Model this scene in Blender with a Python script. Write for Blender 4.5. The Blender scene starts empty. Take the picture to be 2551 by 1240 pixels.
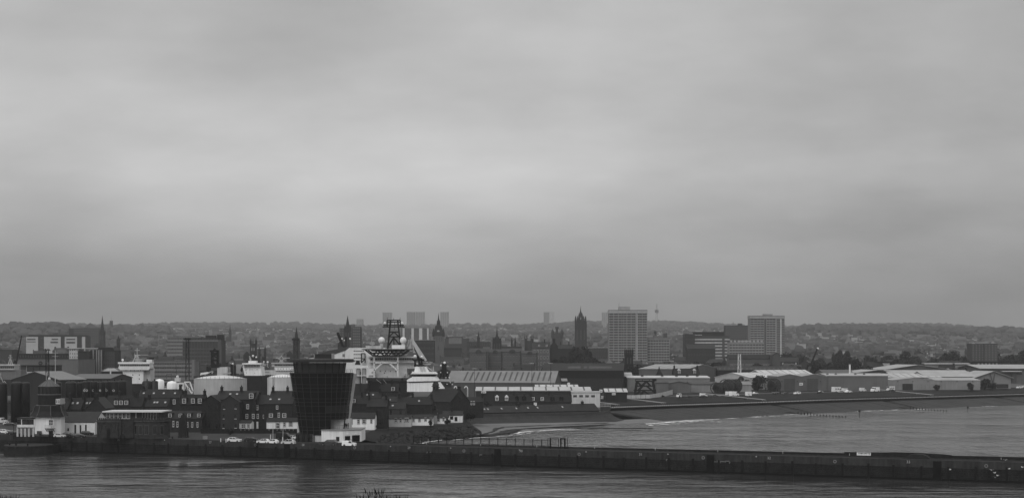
import bpy, math, random
import numpy as np
from mathutils import Vector, Matrix
R = math.radians
random.seed(7)
SC = bpy.context.scene
COL = SC.collection
FP = 3543.0            # focal length in photo pixels (50 mm on a 36 mm sensor)
SKYX, SKYY = 3.1, 1.7
SKYAMP = 0.88
SKY = [(0.0, 0.295), (0.03, 0.32), (0.06, 0.40), (0.095, 0.52), (0.125, 0.585), (0.16, 0.55), (0.20, 0.49), (0.26, 0.475), (0.40, 0.63), (0.6, 0.78), (1.0, 0.95)]
HAZE_D, HAZE_ALB = 0.00012, 0.6
CON = 0.4      # the print's contrast: dark surfaces a little darker than nominal
SUN_E = 1.25
CX, HY, CH = 1275.5, 890.0, 30.0   # picture centre, horizon row, eye height above the water
# ---------------------------------------------------------------- camera
cd = bpy.data.cameras.new('camera')
cd.sensor_width = 36.0; cd.lens = 36.0 * FP / 2551.0
cd.shift_y = (HY - 620.0) / 2551.0
cd.clip_start = 0.5; cd.clip_end = 12000
cam = bpy.data.objects.new('camera', cd); COL.objects.link(cam)
cam.location = (0, 0, CH); cam.rotation_euler = (R(90), 0, 0)
SC.camera = cam
# ---------------------------------------------------------------- world: grey overcast
SC.view_settings.view_transform = 'Standard'; SC.view_settings.look = 'None'
SC.view_settings.exposure = 0.0; SC.view_settings.gamma = 1.0
SC.cycles.max_bounces = 6; SC.cycles.diffuse_bounces = 2; SC.cycles.glossy_bounces = 3
SC.cycles.transparent_max_bounces = 6; SC.cycles.transmission_bounces = 3; SC.cycles.volume_bounces = 0
SC.cycles.use_adaptive_sampling = False; SC.cycles.sampling_pattern = 'BLUE_NOISE'
SC.cycles.use_denoising = True; SC.cycles.denoising_prefilter = 'ACCURATE'
SUN_EL, SUN_AZ = 42.0, 200.0
wd = bpy.data.worlds.new('World'); SC.world = wd; wd.use_nodes = True
nt = wd.node_tree; nt.nodes.clear()
def N(tree, t, **kw):
    n = tree.nodes.new(t)
    for k, v in kw.items():
        if k.startswith('i_'):
            n.inputs[int(k[2:]) if k[2:].isdigit() else k[2:]].default_value = v
        else: setattr(n, k, v)
    return n
def L(tree, a, b): tree.links.new(a, b)
def MA(tree, op, a, b=None, c=None, clamp=False):
    n = N(tree, 'ShaderNodeMath', operation=op); n.use_clamp = clamp
    for i, v in enumerate((a, b, c)):
        if v is None: continue
        if isinstance(v, (int, float)): n.inputs[i].default_value = v
        else: L(tree, v, n.inputs[i])
    return n.outputs[0]
tc = N(nt, 'ShaderNodeTexCoord'); sx = N(nt, 'ShaderNodeSeparateXYZ'); L(nt, tc.outputs['Generated'], sx.inputs[0])
zc = MA(nt, 'MAXIMUM', sx.outputs[2], 0.0)
dn = MA(nt, 'ADD', zc, 0.26)
cb = N(nt, 'ShaderNodeCombineXYZ')
L(nt, MA(nt, 'DIVIDE', sx.outputs[0], dn), cb.inputs[0]); L(nt, MA(nt, 'DIVIDE', sx.outputs[1], dn), cb.inputs[1])
def cloud(scale, rot, loc, det, rough, stretch):
    mp = N(nt, 'ShaderNodeMapping'); mp.inputs['Rotation'].default_value = (0, 0, R(rot)); mp.inputs['Location'].default_value = loc
    mp.inputs['Scale'].default_value = stretch
    L(nt, cb.outputs[0], mp.inputs[0])
    n = N(nt, 'ShaderNodeTexNoise'); n.inputs['Scale'].default_value = scale; n.inputs['Detail'].default_value = det
    n.inputs['Roughness'].default_value = rough
    L(nt, mp.outputs[0], n.inputs['Vector']); return n.outputs[0]
c1 = cloud(0.85, 28, (SKYX, SKYY, 0.0), 3, 0.45, (1.15, 0.9, 1)); c2 = cloud(2.6, 20, (5.0, 2.0, 0), 5, 0.5, (0.9, 1.0, 1))
c3 = cloud(6.5, 24, (1.0, 7.0, 0), 6, 0.6, (0.7, 1.0, 1))
cl = MA(nt, 'ADD', MA(nt, 'MULTIPLY', MA(nt, 'SUBTRACT', c1, 0.5), 1.15), MA(nt, 'MULTIPLY', MA(nt, 'SUBTRACT', c2, 0.5), 0.62))
cl = MA(nt, 'ADD', cl, MA(nt, 'MULTIPLY', MA(nt, 'SUBTRACT', c3, 0.5), 0.26))
# overcast luminance: dim at the horizon, about three times that overhead
el = N(nt, 'ShaderNodeValToRGB'); L(nt, zc, el.inputs[0])
r = el.color_ramp; r.elements[0].position = 0.0; r.elements[1].position = 1.0
def g(v): return (v, v, v, 1)
r.elements[0].color = g(SKY[0][1]); r.elements[1].color = g(SKY[-1][1])
for p, v in SKY[1:-1]: e = r.elements.new(p); e.color = g(v)
amp = MA(nt, 'MULTIPLY_ADD', cl, SKYAMP, 1.0)
lum = MA(nt, 'MULTIPLY', el.outputs[0], amp)
sky = N(nt, 'ShaderNodeTexSky', sky_type='NISHITA'); sky.sun_disc = False
sky.sun_elevation = R(SUN_EL); sky.sun_rotation = R(SUN_AZ); sky.air_density = 2.0; sky.dust_density = 6.0
bw = N(nt, 'ShaderNodeRGBToBW'); L(nt, sky.outputs[0], bw.inputs[0])
tot = MA(nt, 'ADD', MA(nt, 'MULTIPLY', bw.outputs[0], 0.004), lum)     # the little clear-sky light that comes through the cloud
bg = N(nt, 'ShaderNodeBackground'); L(nt, tot, bg.inputs[0]); bg.inputs[1].default_value = 1.0
wo = N(nt, 'ShaderNodeOutputWorld'); L(nt, bg.outputs[0], wo.inputs[0])
sl = bpy.data.lights.new('sun', 'SUN'); sl.energy = SUN_E; sl.angle = R(50)
sun = bpy.data.objects.new('sun', sl); COL.objects.link(sun)
sun.rotation_euler = (R(90 - SUN_EL), 0, R(180 - SUN_AZ))   # light from behind the viewer, far too soft for shadows

# ---------------------------------------------------------------- materials (the photograph is black and white: every colour is a grey)
MT = {}
def mat(name, v, rough=0.75, var=0.25, scale=0.4, v2=None, bump=0.0, spec=0.08, coord='Object', detail=4, metal=0.0, streak=0.0, fine=0.0):
    """grey surface with blotchy wear; streak adds vertical rain streaks, fine a second small grain"""
    if name in MT: return MT[name]
    v = min(.85, v*1.15) if v > .5 else v*(v/.5)**CON; v2 = None if v2 is None else v2*(min(v2, .5)/.5)**CON
    m = bpy.data.materials.new(name); m.use_nodes = True; MT[name] = m
    t = m.node_tree; p = t.nodes['Principled BSDF']
    p.inputs['Roughness'].default_value = rough; p.inputs['Metallic'].default_value = metal
    p.inputs['Specular IOR Level'].default_value = spec
    if var <= 0:
        p.inputs['Base Color'].default_value = g(v); return m
    if coord == 'World': co = N(t, 'ShaderNodeNewGeometry').outputs['Position']
    else: co = N(t, 'ShaderNodeTexCoord').outputs['Object']
    n = N(t, 'ShaderNodeTexNoise'); n.inputs['Scale'].default_value = scale; n.inputs['Detail'].default_value = detail
    n.inputs['Roughness'].default_value = 0.6; L(t, co, n.inputs['Vector'])
    f = n.outputs[0]
    if streak:
        mp = N(t, 'ShaderNodeMapping'); mp.inputs['Scale'].default_value = (1.6, 1.6, 0.12); L(t, co, mp.inputs[0])
        n2 = N(t, 'ShaderNodeTexNoise'); n2.inputs['Scale'].default_value = 1.0; n2.inputs['Detail'].default_value = 3
        L(t, mp.outputs[0], n2.inputs['Vector'])
        f = MA(t, 'ADD', MA(t, 'MULTIPLY', f, 1 - streak), MA(t, 'MULTIPLY', n2.outputs[0], streak))
    if fine:
        n3 = N(t, 'ShaderNodeTexNoise'); n3.inputs['Scale'].default_value = scale * 9; n3.inputs['Detail'].default_value = 2
        L(t, co, n3.inputs['Vector'])
        f = MA(t, 'ADD', MA(t, 'MULTIPLY', f, 1 - fine), MA(t, 'MULTIPLY', n3.outputs[0], fine))
    rp = N(t, 'ShaderNodeValToRGB'); L(t, f, rp.inputs[0])
    rp.color_ramp.elements[0].position = 0.3; rp.color_ramp.elements[1].position = 0.7
    hi = v * (1 + var) if v2 is None else v2
    rp.color_ramp.elements[0].color = g(max(0.002, v * (1 - var) if v2 is None else v)); rp.color_ramp.elements[1].color = g(min(0.95, hi))
    L(t, rp.outputs[0], p.inputs['Base Color'])
    if bump:
        b = N(t, 'ShaderNodeBump'); b.inputs['Strength'].default_value = bump; b.inputs['Distance'].default_value = 0.1
        L(t, f, b.inputs['Height']); L(t, b.outputs[0], p.inputs['Normal'])
    return m

# ---------------------------------------------------------------- mesh building
def W(px, py, D): return Vector(((px - CX) / FP * D, D, CH - (py - HY) / FP * D))
def DG(py, z): return (CH - z) * FP / (py - HY)       # distance of a ground point at height z seen on row py
class MB:
    def __init__(s): s.v = []; s.f = []
    def add(s, vs, fs):
        o = len(s.v); s.v += [tuple(p) for p in vs]; s.f += [tuple(i + o for i in q) for q in fs]; return s
    def box(s, x0, x1, y0, y1, z0, z1):
        return s.add([(x0,y0,z0),(x1,y0,z0),(x1,y1,z0),(x0,y1,z0),(x0,y0,z1),(x1,y0,z1),(x1,y1,z1),(x0,y1,z1)],
                     [(0,3,2,1),(4,5,6,7),(0,1,5,4),(1,2,6,5),(2,3,7,6),(3,0,4,7)])
    def hexa(s, b, t):      # bottom ring, top ring of 4
        return s.add(list(b) + list(t), [(0,3,2,1),(4,5,6,7),(0,1,5,4),(1,2,6,5),(2,3,7,6),(3,0,4,7)])
    def prism(s, poly, y0, y1):   # polygon in x,z (counter-clockwise seen from the front), pushed along y
        n = len(poly)
        return s.add([(x, y0, z) for x, z in poly] + [(x, y1, z) for x, z in poly],
                     [tuple(range(n)), tuple(range(2*n-1, n-1, -1))] + [((i+1) % n, i, i+n, (i+1) % n + n) for i in range(n)])
    def slab(s, poly, z0, z1):    # polygon in x,y counter-clockwise, pushed up
        n = len(poly)
        return s.add([(x, y, z0) for x, y in poly] + [(x, y, z1) for x, y in poly],
                     [tuple(range(n-1, -1, -1)), tuple(range(n, 2*n))] + [(i, (i+1) % n, (i+1) % n + n, i+n) for i in range(n)])
    def loft(s, rings, cap=True):
        n = len(rings[0]); o = []
        for rr in rings: o += list(rr)
        fs = []
        for k in range(len(rings) - 1):
            for i in range(n): j = (i+1) % n; fs.append((k*n+i, k*n+j, (k+1)*n+j, (k+1)*n+i))
        if cap: fs.append(tuple(range(n-1, -1, -1))); fs.append(tuple(range((len(rings)-1)*n, len(rings)*n)))
        return s.add(o, fs)
    def lathe(s, prof, cx=0, cy=0, n=16, a0=0.0):   # prof: (radius, z)
        return s.loft([[(cx + r_*math.cos(a0+2*math.pi*i/n), cy + r_*math.sin(a0+2*math.pi*i/n), z) for i in range(n)] for r_, z in prof])
    def cyl(s, cx, cy, z0, z1, r0, r1=None, n=10): return s.lathe([(r0, z0), (r0 if r1 is None else r1, z1)], cx, cy, n)
    def ball(s, cx, cy, cz, r_, n=10, m=6):
        return s.lathe([(max(0.02*r_, r_*math.sin(math.pi*k/m)), cz - r_*math.cos(math.pi*k/m)) for k in range(m+1)], cx, cy, n)
    def beam(s, a, b, w, h=None, n=4):
        a = Vector(a); b = Vector(b); d = (b - a)
        if d.length < 1e-6: return s
        d.normalize(); up = Vector((0,0,1)) if abs(d.z) < 0.95 else Vector((0,1,0))
        u = d.cross(up).normalized(); v = u.cross(d).normalized(); h = w if h is None else h
        if n == 4: offs = [(-w/2,-h/2),(w/2,-h/2),(w/2,h/2),(-w/2,h/2)]
        else: offs = [(w/2*math.cos(2*math.pi*i/n), h/2*math.sin(2*math.pi*i/n)) for i in range(n)]
        return s.loft([[a + u*p + v*q for p, q in offs], [b + u*p + v*q for p, q in offs]])
    def quad(s, a, b, c, d): return s.add([a, b, c, d], [(0,1,2,3)])
    def mesh(s, name, m, smooth=False):
        me = bpy.data.meshes.new(name); me.from_pydata(s.v, [], s.f); me.update()
        if m: me.materials.append(MT[m] if isinstance(m, str) else m)
        if smooth: me.polygons.foreach_set('use_smooth', [True]*len(me.polygons))
        return me
    def build(s, name, m, parent=None, smooth=False, loc=None, rot=None):
        return ob(name, s.mesh(name, m, smooth), parent, loc, rot)
def ob(name, me, parent=None, loc=None, rot=None, scale=None):
    o = bpy.data.objects.new(name, me); COL.objects.link(o)
    if parent is not None: o.parent = parent
    if loc is not None: o.location = loc
    if rot is not None: o.rotation_euler = (0, 0, rot) if isinstance(rot, (int, float)) else rot
    if scale is not None: o.scale = scale
    return o
def tag(o, label, cat, group=None):
    o['label'] = label; o['category'] = cat
    if group: o['group'] = group
    return o
def thing(name, label, cat, loc, rot=0.0, group=None):
    return tag(ob(name, None, None, loc, rot), label, cat, group)
def struct(o, kind='structure'): o['kind'] = kind; return o
def dup(root, loc, rot=0.0, label=None, group=None, scale=None):
    r_ = root.copy(); COL.objects.link(r_); r_.location = loc; r_.rotation_euler = (0, 0, rot)
    if scale is not None: r_.scale = scale if hasattr(scale, '__len__') else (scale,)*3
    if label: r_['label'] = label
    if group: r_['group'] = group
    for ch in kids(root): 
        c = ch.copy(); COL.objects.link(c); c.parent = r_
        for gch in kids(ch):
            d = gch.copy(); COL.objects.link(d); d.parent = c
    return r_
_KC = {}
def kids(o):
    if o.name not in _KC: _KC[o.name] = [c for c in o.children]
    return _KC[o.name]
# ---------------------------------------------------------------- shore lines (metres; camera at the origin looking along +Y)
PIER = [(-146, 455), (130, 336)]
PD = Vector((276, -119, 0)).normalized(); PN = Vector((-PD.y, PD.x, 0))      # along the pier, and inland
def pier_pt(t, off=0.0, z=0.0): return Vector((-146, 455, 0)) + PD*t + PN*off + Vector((0, 0, z))
COAST = [(-24, 520), (-11, 541), (7, 578), (25, 602), (49, 628), (61, 644), (85, 678), (114, 706), (141, 744), (176, 778), (202, 803), (233, 830), (264, 853), (324, 900), (420, 985), (600, 1150), (900, 1430), (1400, 1900), (2600, 3100), (3600, 4200)]
def interp(tab, x):
    if x <= tab[0][0]: return tab[0][1]
    for (a, b), (c, d) in zip(tab, tab[1:]):
        if x <= c: return b + (d - b)*(x - a)/(c - a)
    return tab[-1][1]
def coast_y(x): return interp(COAST, x)
CREST = [(-900, 812), (0, 813), (60, 812), (160, 808), (300, 813), (560, 808), (900, 811), (1150, 812), (1300, 813), (1450, 806), (1600, 803), (1750, 806), (1870, 811), (2000, 817), (2100, 811), (2300, 812), (2400, 815), (2500, 826), (2700, 834), (3400, 840)]
CRD = 6500.0        # distance of the hill crest
def hill(x, d):
    px = CX + x / d * FP
    cz = CH + (HY - interp(CREST, px)) / FP * CRD - 12
    if d < 1000: return interp([(700, 5.0), (900, 7.6), (1000, 8.0)], d) if x > 40 else interp([(820, 5.0), (1000, 8.0)], d)
    z = interp([(1000, 8.0), (1500, 15.0), (2200, 36.0), (3000, 62.0), (3800, 92.0)], d)
    if d > 3800:
        t = min(1.0, (d - 3800)/(CRD - 3800)); z = 92.0 + (cz - 92.0)*t
        if d > CRD: z = cz - (d - CRD)*0.05
    return z + 2.2*math.sin(x*0.011 + d*0.004)*min(1, (d-1000)/800) + 4*math.sin(x*0.0043 - d*0.002)*min(1, max(0, (d-1600)/1500))
def ground_z(x, d): return hill(x, d)

mat('ground', 0.13, 0.95, 0.35, 0.02, coord='World', bump=0.3, fine=0.3)
mat('asphalt', 0.055, 0.85, 0.3, 0.15, coord='World', fine=0.3)
mat('quay', 0.085, 0.85, 0.3, 0.12, coord='World', fine=0.3)
mat('grass', 0.045, 0.95, 0.45, 0.09, coord='World', bump=0.6, fine=0.4)
mat('concrete', 0.16, 0.85, 0.3, 0.25, coord='World', streak=0.4, fine=0.2)
mat('concrete_dark', 0.075, 0.85, 0.4, 0.25, coord='World', streak=0.4, fine=0.25)
mat('sand', 0.21, 0.9, 0.2, 0.12, coord='World', fine=0.4)
mat('weed', 0.018, 0.6, 0.4, 0.8, coord='World', bump=0.8)  # seaweed tone, also painted on the wave wall as overhang shade
mat('masonry', 0.042, 0.85, 0.9, 0.45, coord='World', fine=0.4, streak=0.25, bump=0.6)
mat('masonry_top', 0.07, 0.8, 0.6, 0.3, coord='World', streak=0.55, fine=0.15)
mat('concrete_rev', 0.085, 0.85, 0.35, 0.12, coord='World', streak=0.3, fine=0.3)
mat('path_pale', 0.38, 0.9, 0.15, 0.3, coord='World')
mat('asphalt_pale', 0.16, 0.85, 0.2, 0.2, coord='World')
mat('foam', 0.8, 0.6, 0.1, 1.0, coord='World')

# terrain sheet: everything behind the harbour and the esplanade up to the hills
XS = sorted(set([-3500,-3000,-2600,-2300] + list(range(-2000, -500, 80)) + list(range(-500, 500, 25)) + list(range(500, 2000, 80)) + [2300,2600,3000,3500]))
YS = [822, 840, 870, 900, 930, 960, 1000] + [1000 + 60*i for i in range(1, 30)] + [2800 + 120*i for i in range(0, 40)]
vs, idx, fs = [], {}, []
for j, d in enumerate(YS):
    for i, x in enumerate(XS):
        z = hill(x, d)
        c = coast_y(x) + 100
        if d < c: z = -3.0 if d < c - 60 else 4.0
        idx[i, j] = len(vs); vs.append((x, d, z))
for j in range(len(YS)-1):
    for i in range(len(XS)-1): fs.append((idx[i,j], idx[i+1,j], idx[i+1,j+1], idx[i,j+1]))
tm = MB(); tm.v = vs; tm.f = fs
struct(tm.build('terrain', 'ground', smooth=True))
# flat harbour ground (village, quays) with the dock basin left open behind it
vg = MB(); P0 = pier_pt(-300, 0.5); P1 = pier_pt(106, 0.5)
poly = [(P0.x, P0.y), (P1.x, P1.y), (-46.5, 438), (-48.5, 470), (-47.5, 490), (-40.5, 506), (-30.5, 522), (-22.5, 535), (-18.5, 550), (-20.5, 577), (-21.5, 612), (-20, 640), (-120, 600), (-460, 640)]
vg.slab(poly, -2.0, 4.95); struct(vg.build('harbour_ground', 'quay'))
vg = MB(); vg.slab([(-20, 617), (40, 649), (44, 690), (60, 712), (75, 740), (60, 830), (-40, 830), (-40, 612)], -2.0, 4.94); struct(vg.build('yard_ground', 'quay'))
vg = MB(); vg.slab([(-3400, 700), (-300, 700), (-300, 640), (-280, 640), (-280, 830), (-3400, 830)], -2.0, 4.93); struct(vg.build('quay_ground', 'quay'))
# water
def water(name, scale, strength, dist, rough, mapsc, base):
    m = bpy.data.materials.new(name); m.use_nodes = True; MT[name] = m
    t = m.node_tree; p = t.nodes['Principled BSDF']
    p.inputs['Base Color'].default_value = g(base); p.inputs['Roughness'].default_value = rough
    p.inputs['IOR'].default_value = 1.33; p.inputs['Specular IOR Level'].default_value = 0.5
    co = N(t, 'ShaderNodeNewGeometry').outputs['Position']
    h = None
    for k, (s_, w_, rot) in enumerate(scale):
        mp = N(t, 'ShaderNodeMapping'); mp.inputs['Rotation'].default_value = (0, 0, R(rot)); mp.inputs['Scale'].default_value = mapsc
        L(t, co, mp.inputs[0])
        n = N(t, 'ShaderNodeTexNoise'); n.inputs['Scale'].default_value = s_; n.inputs['Detail'].default_value = 3; n.inputs['Roughness'].default_value = 0.55
        n.inputs['Distortion'].default_value = 0.4
        L(t, mp.outputs[0], n.inputs['Vector'])
        a = MA(t, 'MULTIPLY', n.outputs[0], w_)
        h = a if h is None else MA(t, 'ADD', h, a)
    pt = N(t, 'ShaderNodeTexNoise'); pt.inputs['Scale'].default_value = 0.018; pt.inputs['Detail'].default_value = 3; L(t, co, pt.inputs['Vector'])
    h = MA(t, 'MULTIPLY', h, MA(t, 'MULTIPLY_ADD', pt.outputs[0], 3.4, -0.85))     # gusts: rougher and calmer patches
    b = N(t, 'ShaderNodeBump'); b.inputs['Strength'].default_value = strength; b.inputs['Distance'].default_value = dist
    L(t, h, b.inputs['Height']); L(t, b.outputs[0], p.inputs['Normal'])
water('water_channel', [(0.07, 1.6, 6), (0.17, 1.5, -4), (0.5, 0.55, 8), (1.4, 0.12, 0)], 1.0, 0.9, 0.11, (0.32, 1.0, 1), 0.025)
water('water_sea', [(0.11, 1.5, 5), (0.34, 1.4, -6), (0.9, 0.4, 10)], 1.0, 1.5, 0.12, (1.0, 0.34, 1), 0.06)
A, Bq = pier_pt(-700, 1.0), pier_pt(900, 1.0)
wm = MB(); wm.add([(A.x, A.y, 0), (-700, -300, 0), (1200, -300, 0), (Bq.x, Bq.y, 0)], [(0,1,2,3)]); struct(wm.build('harbour_water', 'water_channel'))
wm = MB(); A2 = pier_pt(60, 2.0); B2 = pier_pt(900, 2.0)
wm.add([(A2.x, A2.y, 0.0), (B2.x, B2.y, 0.0), (3400, 600, 0.0), (3400, 4200, 0.0), (1400, 2000, 0.0), (330, 960, 0.0), (100, 740, 0), (-60, 600, 0.0)], [tuple(range(8))]); struct(wm.build('sea_water', 'water_sea'))
wm = MB(); wm.add([(-460, 600, 0.3), (60, 600, 0.3), (60, 835, 0.3), (-460, 835, 0.3)], [(0,1,2,3)]); struct(wm.build('dock_water', 'water_channel'))
# ---------------------------------------------------------------- builders
def tone(kind, v):
    k = '%s_%03d' % (kind, round(v*1000))
    if k in MT: return k
    if kind == 'stone': mat(k, v, 0.85, 0.75, 1.3, fine=0.45, streak=0.2, bump=0.4)
    elif kind == 'slate': mat(k, v, 0.55, 0.6, 0.6, fine=0.4, streak=0.2, spec=0.12)
    elif kind == 'metal': mat(k, v, 0.55, 0.24, 0.12, streak=0.4, spec=0.15)
    elif kind == 'paint': mat(k, v, 0.6, 0.16, 0.35, streak=0.55, spec=0.15)
    elif kind == 'plain': mat(k, v, 0.5, 0.1, 0.5)
    elif kind == 'gloss': mat(k, v, 0.22, 0.08, 1.0, spec=0.5)
    elif kind == 'conc': mat(k, v, 0.85, 0.22, 0.3, streak=0.5)
    return k
def glassmat(name, v, rough, spec):
    m = bpy.data.materials.new(name); m.use_nodes = True; MT[name] = m
    p = m.node_tree.nodes['Principled BSDF']; p.inputs['Base Color'].default_value = g(v)
    p.inputs['Roughness'].default_value = rough; p.inputs['Specular IOR Level'].default_value = spec
glassmat('glass', 0.012, 0.12, 0.5); glassmat('glass_tower', 0.004, 0.18, 0.12); glassmat('glass_pale', 0.09, 0.2, 0.5)
_UM = {}
def unit(kind, m):
    """shared meshes of unit width (x) and height (z), sitting on y = 0 and reaching a little forward"""
    k = (kind, m)
    if k in _UM: return _UM[k]
    b = MB()
    if kind == 'pane': b.box(-.5, .5, -.05, .04, -.5, .5)
    elif kind == 'frame':
        t = .1
        b.box(-.56, -.5+t, -.10, .03, -.54, .54).box(.5-t, .56, -.10, .03, -.54, .54)
        b.box(-.5+t, .5-t, -.10, .03, .5-t*.8, .54).box(-.5+t, .5-t, -.12, .03, -.56, -.5+t*.8)
        b.box(-.035, .035, -.085, .03, -.5+t*.8, .5-t*.8).box(-.5+t, -.035, -.085, .03, -.03, .03).box(.035, .5-t, -.085, .03, -.03, .03)
    elif kind == 'sill': b.box(-.6, .6, -.16, .03, -.62, -.5)
    elif kind == 'surround':
        b.box(-.66, -.5, -.08, .03, -.62, .62).box(.5, .66, -.08, .03, -.62, .62).box(-.5, .5, -.08, .03, .5, .62).box(-.5, .5, -.08, .03, -.62, -.5)
    elif kind == 'box': b.box(-.5, .5, -.5, .5, -.5, .5)
    elif kind == 'skylight': b.box(-.5, .5, -.5, .5, -.03, .07)
    elif kind == 'pot': b.cyl(0, 0, 0, 1, .5, .42, 7)
    me = b.mesh(kind, m); _UM[k] = me; return me
CB = {}
class Bd:
    """a rectangular building placed from picture columns xl < xc < xr, its near corner at distance D, turned by th degrees.
    th > 0: left end and long front in view; th < 0: front and right end in view; th = 0: front only (dep = depth in metres)."""
    def __init__(s, name, label, cat, xl, xc, xr, yb, D, th=0.0, dep=12.0, group=None, z0=None):
        c, sn = math.cos(R(th)), math.sin(R(th)); s.c, s.s = c, sn
        if th > 0:
            O = W(xc, yb, D); kr = (xr-CX)/FP; kl = (xl-CX)/FP
            s.w = (kr*D - O.x)/(c - kr*sn); s.d = (O.x - kl*D)/(sn + kl*c); P = O
        elif th < 0:
            O = W(xc, yb, D); kr = (xr-CX)/FP; kl = (xl-CX)/FP
            s.w = (O.x - kl*D)/(c - kl*sn); s.d = (O.x - kr*D)/(sn + kr*c); P = Vector((O.x - s.w*c, O.y - s.w*sn, O.z))
        else:
            P = W(xl, yb, D); s.w = (xr-xl)/FP*D; s.d = dep
        if dep is not None and th != 0 and s.d <= 0: s.d = dep
        if z0 is not None: P.z = z0
        s.P = P; s.D = D; s.z0 = P.z; s.th = th
        s.e = thing(name, label, cat, P, R(th), group)
    def X(s, px):
        k = (px-CX)/FP; return (k*s.P.y - s.P.x)/(s.c - k*s.s)
    def Z(s, py, px=None, y=0.0):     # height above base for a picture row, on the front (or y metres behind it)
        x = s.X(px) if px is not None else s.w/2
        d = s.P.y + x*s.s + y*s.c
        return CH - (py-HY)/FP*d - s.z0
    def wall(s, m, zt, name='wall', x0=0.0, x1=None, y0=0.0, y1=None, zb=0.0, gz=None, ridge='x', parent=None):
        x1 = s.w if x1 is None else x1; y1 = s.d if y1 is None else y1
        b = MB()
        if gz is None: b.box(x0, x1, y0, y1, zb, zt)
        elif ridge == 'x':
            ym = (y0+y1)/2
            b.add([(x0,y0,zb),(x1,y0,zb),(x1,y1,zb),(x0,y1,zb),(x0,y0,zt),(x1,y0,zt),(x1,y1,zt),(x0,y1,zt),(x0,ym,gz),(x1,ym,gz)],
                  [(0,3,2,1),(0,1,5,4),(2,3,7,6),(1,2,6,9,5),(3,0,4,8,7),(4,5,9,8),(6,7,8,9)])
        else:
            xm = (x0+x1)/2
            b.add([(x0,y0,zb),(x1,y0,zb),(x1,y1,zb),(x0,y1,zb),(x0,y0,zt),(x1,y0,zt),(x1,y1,zt),(x0,y1,zt),(xm,y0,gz),(xm,y1,gz)],
                  [(0,3,2,1),(0,1,5,8,4),(2,3,7,9,6),(1,2,6,5),(3,0,4,7),(4,8,9,7),(5,6,9,8)])
        return b.build(name, m, parent or s.e)
    def roof(s, m, zt, gz, x0=0.0, x1=None, y0=0.0, y1=None, ridge='x', ov=0.25, t=0.18, name='roof', hip=0.0, parent=None, mid=0.5):
        x1 = s.w if x1 is None else x1; y1 = s.d if y1 is None else y1
        b = MB()
        if ridge == 'x':
            ym = y0+(y1-y0)*mid; sl = (gz-zt)/max(.1, (ym-y0)); h = hip
            ze = zt - ov*sl
            for (ya, yb_) in ((y0-ov, ym), (y1+ov, ym)):
                sl_e = zt - ov*(gz-zt)/abs(ym-(y0 if ya < ym else y1))
                lo = [(x0-ov, ya, sl_e+.02), (x1+ov, ya, sl_e+.02), (x1+ov-h*(1), yb_, gz+.02), (x0-ov+h, yb_, gz+.02)]
                hi = [(p[0], p[1], p[2]+t) for p in lo]
                if ya > ym: lo.reverse(); hi.reverse()
                b.hexa(lo, hi)
            if hip:
                for sx_, xx in ((1, x0-ov), (-1, x1+ov)):
                    lo = [(xx, y0-ov, ze+.02), (xx+sx_*h, ym, gz+.02), (xx, y1+ov, ze+.02)]
                    if sx_ < 0: lo.reverse()
                    hi = [(p[0], p[1], p[2]+t) for p in lo]
                    b.add(lo+hi, [(2,1,0),(3,4,5),(0,1,4,3),(1,2,5,4),(2,0,3,5)])
        else:
            xm = x0+(x1-x0)*mid
            for xa in (x0-ov, x1+ov):
                sl_e = zt - ov*(gz-zt)/abs(xm-(x0 if xa < xm else x1))
                lo = [(xa, y0-ov, sl_e+.02), (xm, y0-ov, gz+.02), (xm, y1+ov, gz+.02), (xa, y1+ov, sl_e+.02)]
                if xa > xm: lo.reverse()
                b.hexa(lo, [(p[0], p[1], p[2]+t) for p in lo])
        s.rz = (zt, gz)
        return b.build(name, m, parent or s.e)
    def flat(s, m, z, t=0.4, ov=0.2, name='roof', x0=0.0, x1=None, y0=0.0, y1=None, parent=None):
        x1 = s.w if x1 is None else x1; y1 = s.d if y1 is None else y1
        return MB().box(x0-ov, x1+ov, y0-ov, y1+ov, z+.003, z+t).build(name, m, parent or s.e)
    def box(s, name, m, x0, x1, y0, y1, z0, z1, parent=None):
        return MB().box(x0, x1, y0, y1, z0, z1).build(name, m, parent or s.e)
    def win(s, x, z, w, h, style='f', side=None, y=None, name='window', pane='glass', parent=None, fm='frame_white'):
        """style f white frame, d dark pane only, s pane with pale sill, b dark surround; side None front, 'l','r' end walls (x measured along y)"""
        if side is None: loc, rt = (x, 0.0 if y is None else y, z), 0.0
        elif side == 'l': loc, rt = (0.0 if y is None else y, x, z), R(-90)
        else: loc, rt = (s.w if y is None else y, x, z), R(90)
        p = ob(name, unit('pane', pane), parent or s.e, loc, rt, (w, 1, h))
        if style == 'f': ob('frame', unit('frame', fm), p)
        elif style == 's': ob('sill', unit('sill', fm), p)
        elif style == 'b': ob('surround', unit('surround', 'trim_dark'), p); ob('frame', unit('frame', fm), p)
        elif style == 'g': ob('surround', unit('surround', 'trim_pale'), p)
        return p
    def grid(s, cols, rows, x0, x1, z0, z1, w, h, style='d', **kw):
        for i in range(cols):
            for j in range(rows):
                s.win(x0 + (x1-x0)*(i+.5)/cols, z0 + (z1-z0)*(j+.5)/rows, w, h, style, **kw)
    def pw(s, lst, style='f', wp=8, hp=12, **kw):
        """windows from picture positions (px, py[, wpx, hpx])"""
        for q in lst:
            px, py = q[0], q[1]; ww = q[2] if len(q) > 2 else wp; hh = q[3] if len(q) > 3 else hp
            x = s.X(px); d = s.P.y + x*s.s
            s.win(x, s.Z(py, px), abs(s.X(px+ww/2) - s.X(px-ww/2)), hh/FP*d, style, **kw)
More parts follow.
